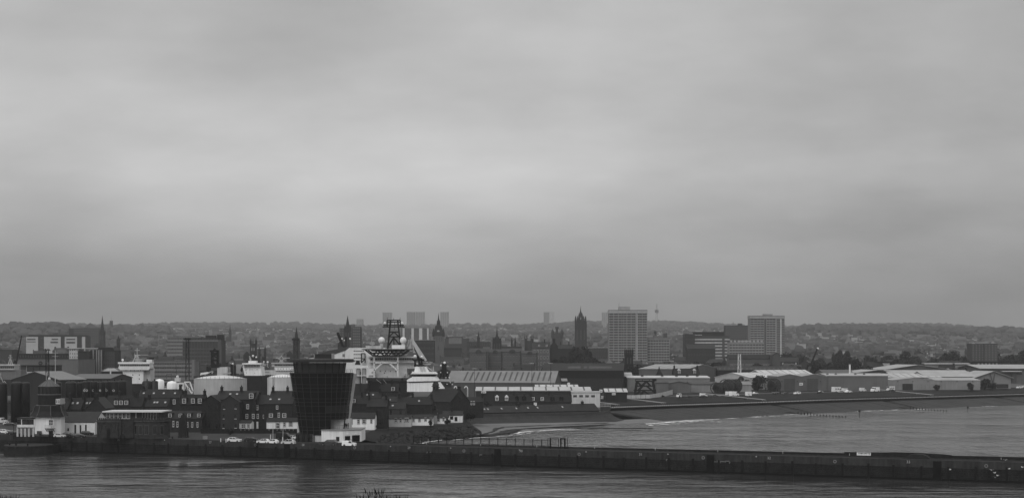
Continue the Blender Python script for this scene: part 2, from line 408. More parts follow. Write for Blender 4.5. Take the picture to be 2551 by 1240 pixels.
    def chim(s, x, y, z, w=0.9, d=0.7, h=1.6, pots=3, m='stone_045', along='y'):
        b = MB(); a, c = (w, d) if along == 'x' else (d, w)
        b.box(x-a/2, x+a/2, y-c/2, y+c/2, z-1.2, z+h).box(x-a/2-.08, x+a/2+.08, y-c/2-.08, y+c/2+.08, z+h+.002, z+h+.2)
        o = b.build('chimney', m, s.e)
        for i in range(pots):
            f = (i+.5)/pots-.5
            ob('chimney_pot', unit('pot', 'stone_090'), o, (x + (a*f if along == 'x' else 0), y + (0 if along == 'x' else c*f), z+h+.2), None, (.26, .26, .6))
    def roofpt(s, x, t):    # point on the front slope of an x ridge, t = 0 eaves .. 1 ridge
        zt, gz = s.rz; return (x, s.d/2*t, zt + (gz-zt)*t)
    def skyl(s, px_list, t=0.5, w=0.7, h=1.0, m='glass_sky'):
        zt, gz = s.rz; a = math.atan2(gz-zt, s.d/2)
        for px in px_list:
            x = s.X(px); p = s.roofpt(x, t)
            ob('skylight', unit('skylight', m), s.e, (p[0], p[1], p[2]+.22), (a, 0, 0), (w, h, 1))
    def dormer(s, px_list, w=1.5, h=1.5, t=0.3, m='slate_030', style='box', fm='frame_white', pane='glass'):
        zt, gz = s.rz
        for px in px_list:
            x = s.X(px); _, y, z = s.roofpt(x, t); yd = min(s.d/2, y + h*(s.d/2)/(gz-zt) + .2)
            b = MB().box(x-w/2, x+w/2, y, yd, z-.1, z+h)
            o = b.build('dormer', m, s.e)
            rb = MB()
            if style == 'box': rb.box(x-w/2-.15, x+w/2+.15, y-.2, yd, z+h+.002, z+h+.14); rb.build('dormer_roof', m, o)
            else:
                rb.prism([(x-w/2-.15, z+h), (x+w/2+.15, z+h), (x, z+h+w*.6)], y-.15, yd); rb.build('dormer_roof', fm if style == 'white' else m, o)
            q = ob('dormer_window', unit('pane', pane), o, (x, y, z+h/2), 0.0, (w*.72, 1, h*.8))
            # frame joined to the pane's own part level
            q2 = ob('window_frame', unit('frame', fm), o, (x, y-.012, z+h/2), 0.0, (w*.8, 1, h*.86))
mat('frame_white', 0.5, 0.55, 0.08, 0.8); mat('white', 0.6, 0.55, 0.08, 0.8); mat('trim_dark', 0.03, 0.6, 0.15, 0.8); mat('trim_pale', 0.4, 0.6, 0.1, 0.8)
glassmat('glass_sky', 0.25, 0.12, 0.9)
mat('steel_dark', 0.025, 0.6, 0.3, 0.6); mat('steel', 0.12, 0.5, 0.25, 0.6); mat('steel_pale', 0.42, 0.5, 0.2, 0.6)
mat('tyre', 0.012, 0.8, 0.1, 2.0); mat('lamp_pale', 0.7, 0.2, 0.0)
for k_, v_ in (('stone', .045), ('stone', .09), ('slate', .03)): tone(k_, v_)

def text(txt, size, m, parent, loc, rot, name='lettering', ext=0.01):
    c = bpy.data.curves.new('t', 'FONT'); c.body = txt; c.size = size; c.extrude = ext; c.align_x = 'CENTER'; c.align_y = 'CENTER'; c.resolution_u = 2
    t_ = bpy.data.objects.new('t', c); COL.objects.link(t_)
    bpy.context.view_layer.update(); dg = bpy.context.evaluated_depsgraph_get()
    me = bpy.data.meshes.new_from_object(t_.evaluated_get(dg)); me.name = name
    bpy.data.objects.remove(t_); bpy.data.curves.remove(c)
    me.materials.clear(); me.materials.append(MT[m]); return ob(name, me, parent, loc, rot)

# ---- vehicles: drawn side on (x forward), mirrored windows and four wheels
PROF = {
 'hatch': dict(L=4.1, Wd=1.75, body=[(0,.24),(4.1,.24),(4.1,.75),(3.95,.92),(3.1,1.0),(2.35,1.47),(.75,1.5),(.12,1.02),(0,.8)], win=[[(2.98,1.0),(2.3,1.4),(1.75,1.42),(1.75,.98)],[(1.65,.98),(1.65,1.42),(.85,1.42),(.5,1.05)]], wh=[.75,3.3], wr=.32),
 'suv': dict(L=4.6, Wd=1.85, body=[(0,.24),(4.6,.24),(4.6,.85),(4.45,1.05),(3.4,1.15),(2.7,1.66),(.5,1.7),(.1,1.15),(0,.9)], win=[[(3.25,1.15),(2.65,1.58),(2.0,1.6),(2.0,1.12)],[(1.9,1.12),(1.9,1.6),(.65,1.6),(.4,1.15)]], wh=[.85,3.7], wr=.37),
 'van': dict(L=5.6, Wd=2.0, body=[(0,.24),(5.6,.24),(5.6,1.0),(5.45,1.2),(4.75,1.4),(4.2,2.25),(3.9,2.4),(.15,2.45),(0,2.3)], win=[[(4.68,1.42),(4.2,2.1),(3.6,2.1),(3.6,1.35)]], wh=[1.0,4.6], wr=.36),
 'smallvan': dict(L=4.4, Wd=1.8, body=[(0,.24),(4.4,.24),(4.4,.9),(4.2,1.05),(3.5,1.15),(2.85,1.78),(.1,1.85),(0,1.7)], win=[[(3.35,1.15),(2.8,1.68),(2.2,1.68),(2.2,1.12)]], wh=[.8,3.5], wr=.34),
 'motorhome': dict(L=6.4, Wd=2.2, body=[(0,.24),(6.4,.24),(6.4,1.05),(6.2,1.2),(5.6,1.35),(5.15,1.95),(5.9,2.1),(5.8,2.85),(.1,2.9),(0,2.7)], win=[[(5.5,1.38),(5.1,1.9),(4.6,1.9),(4.6,1.35)],[(3.9,1.5),(3.9,2.15),(2.7,2.15),(2.7,1.5)],[(1.9,1.5),(1.9,2.15),(.8,2.15),(.8,1.5)]], wh=[1.4,5.2], wr=.36),
 'coach': dict(L=12.0, Wd=2.5, body=[(0,.24),(12,.24),(12,1.5),(11.7,2.6),(11.2,3.4),(.2,3.45),(0,3.2)], win=[[(11.6,1.7),(11.2,2.9),(.4,2.9),(.4,1.8)]], wh=[3.0,9.6], wr=.5),
 'saloon': dict(L=4.5, Wd=1.8, body=[(0,.24),(4.5,.24),(4.5,.72),(4.35,.88),(3.25,.98),(2.55,1.42),(1.2,1.42),(.6,1.02),(.1,.95),(0,.8)], win=[[(3.1,.98),(2.5,1.34),(1.9,1.35),(1.9,.97)],[(1.8,.97),(1.8,1.35),(1.3,1.34),(.85,1.02)]], wh=[.85,3.6], wr=.33),
}
_VM = {}
def vehicle(kind, v, loc, rot, label, cat='car', group=None, flip=False, scale=1.0, name=None, extra=None):
    q = PROF[kind]; key = (kind, v)
    if key not in _VM:
        Lh, wd = q['L'], q['Wd']; b = MB(); hi = max(z for _, z in q['body']); n = len(q['body'])
        belt = min(p[1] for w_ in q['win'] for p in w_) - .05
        def ins(z): return max(0.0, (z-belt)/(hi-belt))*.16*wd*.9 if kind in ('hatch','suv','saloon','smallvan') else max(0.0, (z-belt)/(hi-belt))*.08
        pts = [(x-Lh/2, z) for x, z in q['body']]
        b.add([(x, -wd/2+ins(z), z) for x, z in pts] + [(x, wd/2-ins(z), z) for x, z in pts],
              [tuple(range(n)), tuple(range(2*n-1, n-1, -1))] + [((i+1) % n, i, i+n, (i+1) % n+n) for i in range(n)])
        body = b.mesh('body', tone('gloss', v)); wins = []
        for w_ in q['win']:
            for sd in (-1, 1):
                m_ = MB(); vs_ = [(x-Lh/2, sd*(wd/2-ins(z)+.012), z) for x, z in w_]
                m_.add(vs_ + [(p[0], p[1]-sd*.03, p[2]) for p in vs_], [(0,1,2,3),(3,2,1,0),(4,7,6,5)]); wins.append(m_.mesh('side_window', 'glass'))
        # windscreen on the slope between bonnet and roof
        sl = [(a, c) for a, c in zip(q['body'], q['body'][1:]) if c[0] < a[0] and c[1]-a[1] > .3 and a[0] > Lh*.4]
        ws = None
        if sl:
            a, c = sl[-1]; m_ = MB(); dx, dz = (c[1]-a[1]), -(c[0]-a[0]); ll = math.hypot(dx, dz); ox, oz = dx/ll*.015, dz/ll*.015
            pa = (a[0]+(c[0]-a[0])*.08, a[1]+(c[1]-a[1])*.08); pc = (a[0]+(c[0]-a[0])*.9, a[1]+(c[1]-a[1])*.9)
            ya, yc = wd/2-ins(pa[1])-.1, wd/2-ins(pc[1])-.1
            fr = [(pa[0]-Lh/2+ox, -ya, pa[1]+oz), (pa[0]-Lh/2+ox, ya, pa[1]+oz), (pc[0]-Lh/2+ox, yc, pc[1]+oz), (pc[0]-Lh/2+ox, -yc, pc[1]+oz)]
            m_.hexa([(p[0]-.03, p[1], p[2]-.03) for p in fr], fr); ws = m_.mesh('windscreen', 'glass')
        wh = MB(); rr = q['wr']
        rings = [[(rr*k_*math.cos(2*math.pi*i/12), y, rr*k_*math.sin(2*math.pi*i/12)) for i in range(12)] for k_, y in ((.75, -.11), (1, -.08), (1, .08), (.75, .11))]
        wh.loft(rings); whm = wh.mesh('wheel', 'tyre')
        rm = MB(); rm.loft([[(rr*.5*math.cos(2*math.pi*i/10), y, rr*.5*math.sin(2*math.pi*i/10)) for i in range(10)] for y in (-.125, .125)]); rmm = rm.mesh('rim', tone('metal', .2))
        hl = MB(); hl.box(-.04, .04, -.16, .16, -.07, .07); hlm = hl.mesh('headlight', 'lamp_pale')
        _VM[key] = (body, wins, ws, whm, rmm, hlm)
    body, wins, ws, whm, rmm, hlm = _VM[key]
    nm = name or {'hatch': 'parked_car', 'suv': 'parked_car', 'saloon': 'parked_car', 'van': 'parked_van', 'smallvan': 'parked_van', 'motorhome': 'motorhome', 'coach': 'coach'}[kind]
    e = thing(nm, label, cat, loc, rot + (math.pi if flip else 0), group)
    if scale != 1.0: e.scale = (scale,)*3
    ob('body', body, e)
    for w_ in wins: ob('side_window', w_, e)
    if ws: ob('windscreen', ws, e)
    for x in q['wh']:
        for sd in (-1, 1):
            w_ = ob('wheel', whm, e, (x-q['L']/2, sd*(q['Wd']/2-.05), q['wr'])); ob('rim', rmm, w_)
    fz = [z for x, z in q['body'] if x == q['L']]
    for sd in (-1, 1): ob('headlight', hlm, e, (q['L']/2, sd*(q['Wd']/2-.28), max(fz)-.12))
    if extra == 'bars':
        b = MB()
        for x in (-1.2, 0, 1.2): b.box(x-.04, x+.04, -.8, .8, q['body'][-2][1]+.02, q['body'][-2][1]+.14)
        b.box(-1.6, 1.6, -.62, -.56, q['body'][-2][1]+.141, q['body'][-2][1]+.2); b.box(-1.6, 1.6, .56, .62, q['body'][-2][1]+.141, q['body'][-2][1]+.2)
        b.build('roof_rack', 'steel_dark', e)
    return e

# ---- trees: forked trunk, crown of many small leaf faces in clumps
def leafcloud(seed, n, rx, ry, rz, zc, leaf, clumps=14):
    rg = np.random.default_rng(seed)
    cc = rg.normal(size=(clumps, 3)); cc /= np.linalg.norm(cc, axis=1)[:, None]; cc *= rg.uniform(.35, .85, (clumps, 1))
    cr = rg.uniform(.28, .5, clumps); k = rg.integers(0, clumps, n)
    d = rg.normal(size=(n, 3)); d /= np.linalg.norm(d, axis=1)[:, None]
    p = cc[k] + d*cr[k][:, None]*rg.uniform(.55, 1.0, (n, 1))
    p = p*np.array([rx, ry, rz]) + np.array([0, 0, zc])
    a = rg.normal(size=(n, 3)); a /= np.linalg.norm(a, axis=1)[:, None]
    b = np.cross(a, rg.normal(size=(n, 3))); b /= np.linalg.norm(b, axis=1)[:, None]
    sz = leaf*rg.uniform(.6, 1.4, (n, 1))
    v = np.stack([p + a*sz, p - a*sz*.5 + b*sz*.8, p - a*sz*.5 - b*sz*.8], 1).reshape(-1, 3)
    return v
def npmesh(name, v, nper, m):
    me = bpy.data.meshes.new(name); n = len(v)//nper
    me.vertices.add(len(v)); me.vertices.foreach_set('co', np.asarray(v, dtype=np.float32).ravel())
    me.loops.add(len(v)); me.loops.foreach_set('vertex_index', np.arange(len(v), dtype=np.int32))
    me.polygons.add(n); me.polygons.foreach_set('loop_start', np.arange(n, dtype=np.int32)*nper)
    me.update(); me.validate(); me.materials.append(MT[m] if isinstance(m, str) else m); return me
mat('leaf_dark', 0.035, 0.8, 0.45, 0.5, coord='World'); mat('leaf_mid', 0.05, 0.8, 0.45, 0.3, coord='World'); mat('leaf_far', 0.105, 0.9, 0.45, 0.02, coord='World'); mat('bark', 0.05, 0.9, 0.3, 1.0)  # leaf_far is lifted: haze over the far woods put into their colour
_TM = []
def tree_meshes():
    for k in range(5):
        tall = (1.0, 1.15, .85, 1.4, .9)[k]
        v = leafcloud(40+k, 2400, .52, .52, .46*tall, .62*tall, .055, 16)
        core = MB().lathe([(.02, .28*tall), (.2, .4*tall), (.27, .6*tall), (.18, .8*tall), (.02, .9*tall)], n=9)
        cv = []
        for f in core.f:
            q = [core.v[i] for i in f]
            for j in range(1, len(q)-1): cv += [q[0], q[j], q[j+1]]
        cv = np.array(cv); cv = cv + np.sin(cv[:, [1, 2, 0]]*11 + k)*.05
        cr = npmesh('crown', np.concatenate([v, cv]), 3, 'leaf_dark' if k % 2 else 'leaf_mid')
        b = MB().cyl(0, 0, 0, .4*tall, .045, .03, 7)
        for i in range(4): a = i*1.7+k; b.beam((0, 0, .3*tall), (.28*math.cos(a), .28*math.sin(a), .65*tall), .03, n=5)
        _TM.append((cr, b.mesh('trunk', 'bark')))
tree_meshes()
def tree(x, y, z, size, k, label, group, rot=0.0, wide=1.0):
    e = thing('tree', label, 'tree', (x, y, z), rot, group); e.scale = (size*wide, size*wide, size)
    ob('crown', _TM[k % 5][0], e); ob('trunk', _TM[k % 5][1], e); return e
glassmat('glass_pane_lit', 0.02, 0.18, 0.2); glassmat('glass_watch', 0.03, 0.15, 0.3)
mat('mullion', 0.075, 0.5, 0.1, 1.0); mat('steel_door', 0.02, 0.7, 0.15, 0.6)
# ---------------------------------------------------------------- pier
PA = math.atan2(PD.y, PD.x)
def pier_t(px, off=0.0):
    k = (px-CX)/FP; p = pier_pt(0, off); return (k*p.y - p.x)/(PD.x - k*PD.y)
pier = thing('pier', 'long dark stone harbour pier with concrete top running across the water', 'pier', pier_pt(0), PA)
T0, T1 = -160.0, 520.0
tp0 = pier_t(1022, 6.5)
MB().box(T0, T1, .6, 9.5, -3, 4.85).build('pier_core', 'masonry', pier)
MB().box(T0, T1, -.02, 1.2, 3.15, 5.0).build('capping_course', 'masonry_top', pier)
MB().box(T0, T1, .02, .62, -2, .55).build('weed_band', 'weed', pier)
rg = random.Random(3)
stones = []; x = T0; H = [(.55, 1.05), (1.05, 1.6), (1.6, 2.1), (2.1, 2.62), (2.62, 3.14)]
for (z0, z1) in H:
    x = -30.0 + rg.random()
    while x < 330:
        w_ = rg.uniform(.9, 1.9); stones.append((x, x+w_-.05, rg.uniform(-.03, .06), z0+.02, z1-.02)); x += w_
stones.sort(key=lambda q: -q[0])
near = [q for q in stones if q[0] < 306][:300]; far = [q for q in stones if q not in set(near)]
for q in near: MB().box(q[0], q[1], q[2], .61, q[3], q[4]).build('stone', 'masonry', pier)
b = MB()
for q in far: b.box(q[0], q[1], q[2], .61, q[3], q[4])
struct(b.build('stonework', 'masonry', pier), 'stuff')
# fender slots, ladders
for i in range(46):
    t = 6 + i*6.4 + rg.uniform(-.6, .6)
    if t > 300: break
    MB().box(t-.28, t+.28, -.2, .0, .3 if i % 3 else -.4, 3.5 + rg.uniform(-.15, .3)).build('fender_timber', 'steel_dark', pier)
for px in (715, 1240, 1770, 2335):
    t = pier_t(px); MB().box(t-1.0, t+1.0, -.12, .0, -.5, 4.7).build('buttress', 'weed', pier)
for px, n_ in ((295, '26'), (524, '27'), (755, '28'), (1019, '29'), (1298, '30'), (1596, '31'), (1916, '32'), (2263, '33')):
    text(n_, .95, tone('paint', .4), pier, (pier_t(px), -.03, 4.35), (R(90), 0, 0), 'painted_number')
def ring(r0, r1, y0=-.06, y1=0.0, n=14):
    b = MB()
    o = [[(r_*math.cos(2*math.pi*i/n), y, r_*math.sin(2*math.pi*i/n)) for i in range(n)] for r_, y in ((r0, y0), (r1, y0), (r1, y1), (r0, y1), (r0, y0))]
    return b.loft(o, cap=False)
lb = ring(.26, .42, -.14, -.03).mesh('painted_ring', tone('paint', .25))
for px in (636, 884, 1156, 1443, 1752, 2080, 2457): ob('painted_ring', lb, pier, (pier_t(px), 0, 3.95))
dm = MB().box(-.14, .14, -.05, 0, -.14, .14).mesh('mooring_ring', tone('paint', .4))
for px in (410, 570, 802, 973, 1123, 1294, 1460, 1664, 1884): ob('mooring_ring', dm, pier, (pier_t(px), 0, 4.65))
# lichen and paint scrawl on the face
for px, zz, w_ in ((1780, 3.0, .8), (1788, 3.2, .5), (1800, 3.1, 1.3), (1812, 3.25, 1.1), (1818, 3.0, .3), (1661, 3.2, .35), (1068, 3.3, 1.2), (1198, 3.0, .8), (1972, 3.1, .2)):
    MB().box(-w_/2, w_/2, -.045, 0, -.09, .09).box(-w_/2, -w_/2+.12, -.05, 0, -.4, -.09).build('paint_scrawl', tone('paint', .22), pier, loc=(pier_t(px), 0, zz))
# parapet along the sea side with its raised stretch
t_a, t_b = pier_t(2104, 7.6), pier_t(2370, 7.6)
def pz(t): return 5.15 + .6*(t-tp0)/(pier_t(2551, 7.6)-tp0)
MB().prism([(tp0, 4.83), (t_a, 4.83), (t_a, pz(t_a)), (tp0, pz(tp0))], 7.2, 8.2).prism([(t_b, 4.83), (T1, 4.83), (T1, pz(T1)), (t_b, pz(t_b))], 7.2, 8.2).build('parapet', 'masonry', pier)
prof = [(t_a, 4.83), (t_b, 4.83), (t_b, 5.8), (t_b-3, 6.0), (t_b-8, 6.15), (t_b-14, 6.15), (t_a+10, 6.02), (t_a, 5.9)]
MB().prism(prof, 7.15, 8.3).build('raised_parapet', 'masonry', pier)
MB().box(tp0, T1, 6.9, 7.2, 4.83, 5.04).build('parapet_step', 'masonry_top', pier)
for px in (1062, 1197, 1337, 1481, 1632, 1788, 1950, 2116, 2494):
    t = pier_t(px, 7); MB().box(t-.06, t+.06, 7.06, 7.14, 4.9, 5.6).build('marker_stripe', tone('paint', .4), pier)
tm_ = pier_t(2285, 5)
MB().prism([(tm_-3.4, 4.9), (tm_+3.4, 4.9), (tm_+2.3, 5.7), (tm_+1.3, 6.0), (tm_-.8, 6.05), (tm_-2.0, 5.7)], 4.0, 6.6).build('ramp_block', tone('conc', .055), pier)
# banner board with smeared lettering on the raised parapet
bt = pier_t(2152, 7.1)
bn = thing('pier_notice_board', 'white weathered notice board on the raised stretch of the pier parapet', 'sign', pier_pt(bt, 7.0, 5.55), PA)
MB().box(-1.75, 1.75, -.08, .06, -.36, .38).build('board', tone('paint', .6), bn)
for i in range(9):
    x = -1.3 + i*.32; MB().box(x, x+.16+.05*(i % 3), -.1, -.081, .0+.06*(i % 2), .28).build('mark', 'trim_dark', bn)
# pier fence of thin palings on the parapet
fe = thing('pier_fence', 'black iron railing fence of thin bars standing on the pier parapet', 'fence', pier_pt(tp0, 7.7, 5.2), PA)
tf1 = pier_t(1372, 7.7) - tp0; tf0 = pier_t(1030, 7.7)-tp0
npost = 16; xs_ = [tf0 + (tf1-tf0)*i/npost for i in range(npost+1)]
pm = MB().box(-.09, .09, -.09, .09, 0, 2.1).mesh('post', 'steel_dark')
for x in xs_: ob('post', pm, fe, (x, 0, 0))
for z in (.25, 1.75): MB().box(tf0, tf1, -.03, .03, z-.04, z+.04).build('rail', 'steel_dark', fe)
b = MB(); x = tf0
while x < tf1: b.box(x-.022, x+.022, -.022, .022, .05, 1.95); x += .16 if x < tf0+4.2 else .3
struct(b.build('palings', 'steel_dark', fe), 'stuff')
gx = pier_t(1380, 6.0)
ga = thing('pier_gate', 'tall dark steel security gate with posts at end of pier fence', 'gate', pier_pt(gx, 6.2, 4.86), PA)
gl = (pier_t(1396, 6.2)-pier_t(1365, 6.2))
for x, w_ in ((-gl/2, .12), (-gl/2+.7, .35), (gl/2-.6, .12), (gl/2+.1, .4), (gl/2+1.3, .45), (gl/2+2.0, .14)): MB().box(x-w_/2, x+w_/2, -.1, .1, 0, 2.95).build('gate_post', 'steel_dark', ga)
for z in (1.0, 2.75): MB().box(-gl/2+.9, gl/2-.68, -.04, .04, z, z+.1).build('gate_rail', 'steel_dark', ga)
for i in range(9): x = -gl/2+1.0+i*.2; MB().box(x-.015, x+.015, -.02, .02, .6, 2.75).build('gate_bar', 'steel_dark', ga)
MB().box(gl/2+.31, gl/2+1.06, -.3, .3, 2.6, 2.95).build('gate_head', 'steel_dark', ga)
# round jetty at the far left end of the quay
jc = W(72, 1128, 446); jc.z = 0
je = thing('stone_jetty', 'small dark stone jetty jutting from the quay below the round tower', 'jetty', jc)
MB().lathe([(7.6, -2), (7.5, .5), (7.4, 2.4)], 0, 0, 14).build('jetty_wall', 'masonry', je)
MB().box(-7.2, 7.2, -.5, 12, -2, 2.3).build('jetty_body', 'masonry', je)
MB().lathe([(7.55, 2.41), (7.5, 2.75), (.1, 2.8)], 0, 0, 14).build('jetty_cap', 'masonry_top', je)
for a in (-2.4, -1.9, -1.3): MB().cyl(6.2*math.cos(a), 6.2*math.sin(a), 2.75, 3.4, .2, .26, 8).build('bollard', 'steel_dark', je)
# ---------------------------------------------------------------- beach, weed, foam
INN = [(-37, 452, .8), (-36, 474, .8), (-34, 490, .8), (-32.5, 503, .8), (-27.5, 517, .9), (-20, 531, 1.0), (-13, 541, 1.2), (-14, 560, 2.0), (-18, 590, 2.0), (-14, 617, 1.6), (40, 647, 1.4), (60, 672, 1.0), (84, 700, .7), (120, 738, .5)]
WLT = [(-33, 452), (-33.5, 474), (-32.5, 490), (-31, 504), (-26, 519), (-18.5, 533), (-9, 543), (0, 560), (4, 572), (8, 579), (49, 628), (62, 645), (85, 679), (114, 706)]
OUT = [tuple(Vector(a_) + (Vector((*w_, 0)) - Vector(a_))*((a_[2]+.5)/a_[2])) for a_, w_ in zip(INN, WLT)]
b = MB(); NB = 8; rows = []
for i in range(len(INN)-1):
    for k in range(6):
        f = k/6.0; a = Vector(INN[i]).lerp(Vector(INN[i+1]), f); c = Vector(OUT[i]).lerp(Vector(OUT[i+1]), f)
        rows.append([a.lerp(c, j/NB) + Vector((0, 0, .12*math.sin(i*2.1+k*.7+j*1.9)*(0 < j < NB))) for j in range(NB+1)])
for rr in rows: b.v += [tuple(p) for p in rr]
for i in range(len(rows)-1):
    for j in range(NB): o = i*(NB+1)+j; b.f.append((o, o+1, o+NB+2, o+NB+1))
struct(b.build('beach', 'sand', smooth=True))
def ribbon(name, pts, wlo, whi, z, m, seed, step=1.2, kind='stuff', jag=1.0):
    """ragged strip lying along a line of points"""
    rr = random.Random(seed); b = MB(); P = []
    for (a, c) in zip(pts, pts[1:]):
        a, c = Vector(a), Vector(c); n = max(1, int((c-a).length/step))
        for k in range(n): P.append(a.lerp(c, k/n))
    w1 = w2 = (wlo+whi)/2
    for i, p in enumerate(P):
        d = (P[min(i+1, len(P)-1)] - P[max(i-1, 0)]).normalized(); nn = Vector((-d.y, d.x, 0))
        w1 += rr.uniform(-1, 1)*jag*(whi-wlo)*.3; w1 = min(max(w1, wlo), whi); w2 += rr.uniform(-1, 1)*jag*(whi-wlo)*.3; w2 = min(max(w2, wlo), whi)
        taper = min(1.0, i/6.0, (len(P)-1-i)/6.0)
        b.v += [tuple(p + nn*w1*taper + Vector((0, 0, z))), tuple(p - nn*w2*taper + Vector((0, 0, z+.03)))]
    for i in range(len(P)-1): b.f.append((2*i, 2*i+1, 2*i+3, 2*i+2))
    return struct(b.build(name, m), kind)
WL = [Vector(a_).lerp(Vector(c_), a_[2]/(a_[2]+.5)) for a_, c_ in zip(INN, OUT)]       # where the sand meets the water
def shore(f):     # line a share f of the way from the waterline up the beach
    return [tuple(w.lerp(Vector(a_), f) + Vector((0, 0, .1))) for w, a_ in zip(WL, INN)]
o_weed = ribbon('seaweed', shore(.25)[4:11], 1.0, 4.2, .05, 'weed', 5, .7); tag(o_weed, 'dark seaweed strip along the waterline of the small beach', 'seaweed')
o_weed = ribbon('tide_wrack', shore(.5)[5:11], .2, 1.6, .05, 'weed', 15, .7); tag(o_weed, 'thin tide line of dark weed higher on the sand', 'seaweed')
for k, (ln_, w0, w1, sd) in enumerate(((shore(-.02)[1:], .2, 1.7, 1), ([tuple(w + Vector((3.5, -3.0, .02))) for w in WL[4:11]], .05, .9, 2))):
    q = ribbon('surf_foam', ln_, w0, w1, .0, 'foam', sd, .7); tag(q, ('white surf breaking along the beach', 'thin outer line of surf foam off the beach')[k], 'foam')
fo = MB(); rr = random.Random(9)
for px, py, ln in ((1690, 1049, 12), (1660, 1052, 9), (1965, 1031, 8), (2010, 1027, 6), (2105, 1022, 7), (2135, 1023, 6), (2160, 1022, 5), (2185, 1021, 6), (2240, 1020, 5), (2290, 1018, 5), (2460, 1011, 6), (1900, 1035, 7), (1870, 1037, 6), (1720, 1046, 12), (1640, 1055, 8), (1600, 1058, 6), (1810, 1040, 5)):
    c = W(px, py, DG(py, .1)); 
    for k in range(int(ln*5)):
        a = rr.uniform(0, 6.28); x, y = c.x + rr.gauss(0, ln*.55), c.y + rr.gauss(0, ln*.35); r_ = rr.uniform(.15, .7)
        fo.add([(x + r_*2*math.cos(a+i*1.05), y + r_*math.sin(a+i*1.05), .09+.0006*k) for i in range(6)], [(0,1,2,3,4,5)])
q = struct(fo.build('wave_foam', 'foam'), 'stuff'); tag(q, 'patches of white broken wave foam against the sloping sea wall', 'foam')
# rocks: armour stone bank below the cottages
mat('rock', 0.06, 0.85, 0.5, 0.7, coord='World', fine=0.4, bump=0.5)
rk = []
for k in range(6):
    rr = random.Random(60+k); b = MB()
    pts = [(.5*math.cos(a)*rr.uniform(.8, 1.15), .5*math.sin(a)*rr.uniform(.8, 1.15)) for a in [i*math.pi/3 for i in range(6)]]
    b.loft([[(x*.85, y*.85, -.35) for x, y in pts], [(x*1.05, y*1.05, 0) for x, y in pts], [(x*rr.uniform(.5, .75), y*rr.uniform(.5, .75), rr.uniform(.3, .5)) for x, y in pts]])
    rk.append(b.mesh('boulder', 'rock'))
TOP = [(-47, 438), (-49, 470), (-48, 490), (-41, 505), (-31, 521), (-23, 534), (-19, 549), (-21, 576), (-22, 611)]
TOE = [Vector(q) for q in INN[:7]] + [Vector((-13, 560, 2.0)), Vector((-17, 600, 2.0))]
bm_, gm_ = MB(), MB(); MID = [Vector((*t_, 5.0)).lerp(q_, .42) + Vector((0, 0, .5)) for t_, q_ in zip(TOP, TOE)]
for i in range(len(TOP)-1):
    a_, c_ = Vector((*TOP[i], 5.02)), Vector((*TOP[i+1], 5.02)); lo = [q_ + Vector((1.5, -1.0, -1.2)) for q_ in (TOE[i], TOE[i+1])]
    gm_.quad(a_, MID[i], MID[i+1], c_); bm_.quad(MID[i], lo[0], lo[1], MID[i+1])
bank = struct(bm_.build('rock_bank', 'rock')); struct(gm_.build('shore_grass', 'grass'))
rr = random.Random(17); cnt = 0
E0 = [tuple(m_) for m_ in MID[:8]]; E1 = [tuple(q_ + Vector((.6, -.6, -.5))) for q_ in TOE[:8]]
while cnt < 290:
    f = rr.random()*6.4; i = int(f); f -= i; t = rr.random()
    a = Vector(E0[i]).lerp(Vector(E0[i+1]), f); c = Vector(E1[i]).lerp(Vector(E1[i+1]), f); p = a.lerp(c, t)
    s_ = rr.uniform(.9, 2.1)
    ob('boulder', rk[cnt % 6], bank, (p.x, p.y, p.z+.05), (rr.uniform(-.3, .3), rr.uniform(-.3, .3), rr.uniform(0, 6)), (s_*1.25, s_, s_*.8)); cnt += 1
# ---------------------------------------------------------------- village sea wall and the esplanade
VW = [(-24, 606), (-14, 619), (5, 631), (22, 641), (42, 651), (45, 662)]
b = MB()
sec = [(7.5, .6, 1.2), (4.6, .6, 1.9), (2.4, .6, 2.9), (1.0, .6, 4.1), (.5, .6, 5.3), (0, 0, 5.35), (-.6, 0, 5.3)]
ring_ = []
for i, p in enumerate(VW):
    a = Vector((*VW[max(i-1, 0)], 0)); c = Vector((*VW[min(i+1, len(VW)-1)], 0)); d = (c-a).normalized(); nn = Vector((d.y, -d.x, 0))
    ring_.append([Vector((p[0], p[1], 0)) + nn*o + Vector((0, 0, z)) for o, _, z in sec])
for q in ring_: b.v += [tuple(p) for p in q]
n = len(sec)
for i in range(len(ring_)-1):
    for j in range(n-1): b.f.append((i*n+j, (i+1)*n+j, (i+1)*n+j+1, i*n+j+1))
vw = b.build('sea_wall', 'concrete_dark', smooth=False); tag(vw, 'curved dark concrete sea wall above the small beach below the slate roofs', 'sea wall')
PROM = [(44.0, 690), (48.5, 696), (75, 722), (104, 748), (136.6, 776), (187.8, 826), (243.6, 868), (341.6, 949), (450, 1042), (640, 1205)]
def seg(pts, step):
    P = []
    for (a, c) in zip(pts, pts[1:]):
        a, c = Vector(a), Vector(c); n = max(1, round((c-a).length/step))
        for k in range(n): P.append(a.lerp(c, k/n))
    P.append(Vector(pts[-1])); return P
def nrm(P, i):
    d = (P[min(i+1, len(P)-1)] - P[max(i-1, 0)]).normalized(); return Vector((d.y, -d.x, 0))     # towards the sea
PP = seg([(x, y, 0) for x, y in PROM[:9]], 7.0)
def foot(p):   # nearest point of the waterline, for the toe of the slope
    best = min(FT, key=lambda q: (q-p).length); return best
FT = seg([(x, y, 0) for x, y in COAST[4:17]], 2.0)
sw = thing('revetment', 'long sloping concrete sea defence of tilted slabs below the promenade', 'sea wall', (0, 0, 0))
rr = random.Random(4)
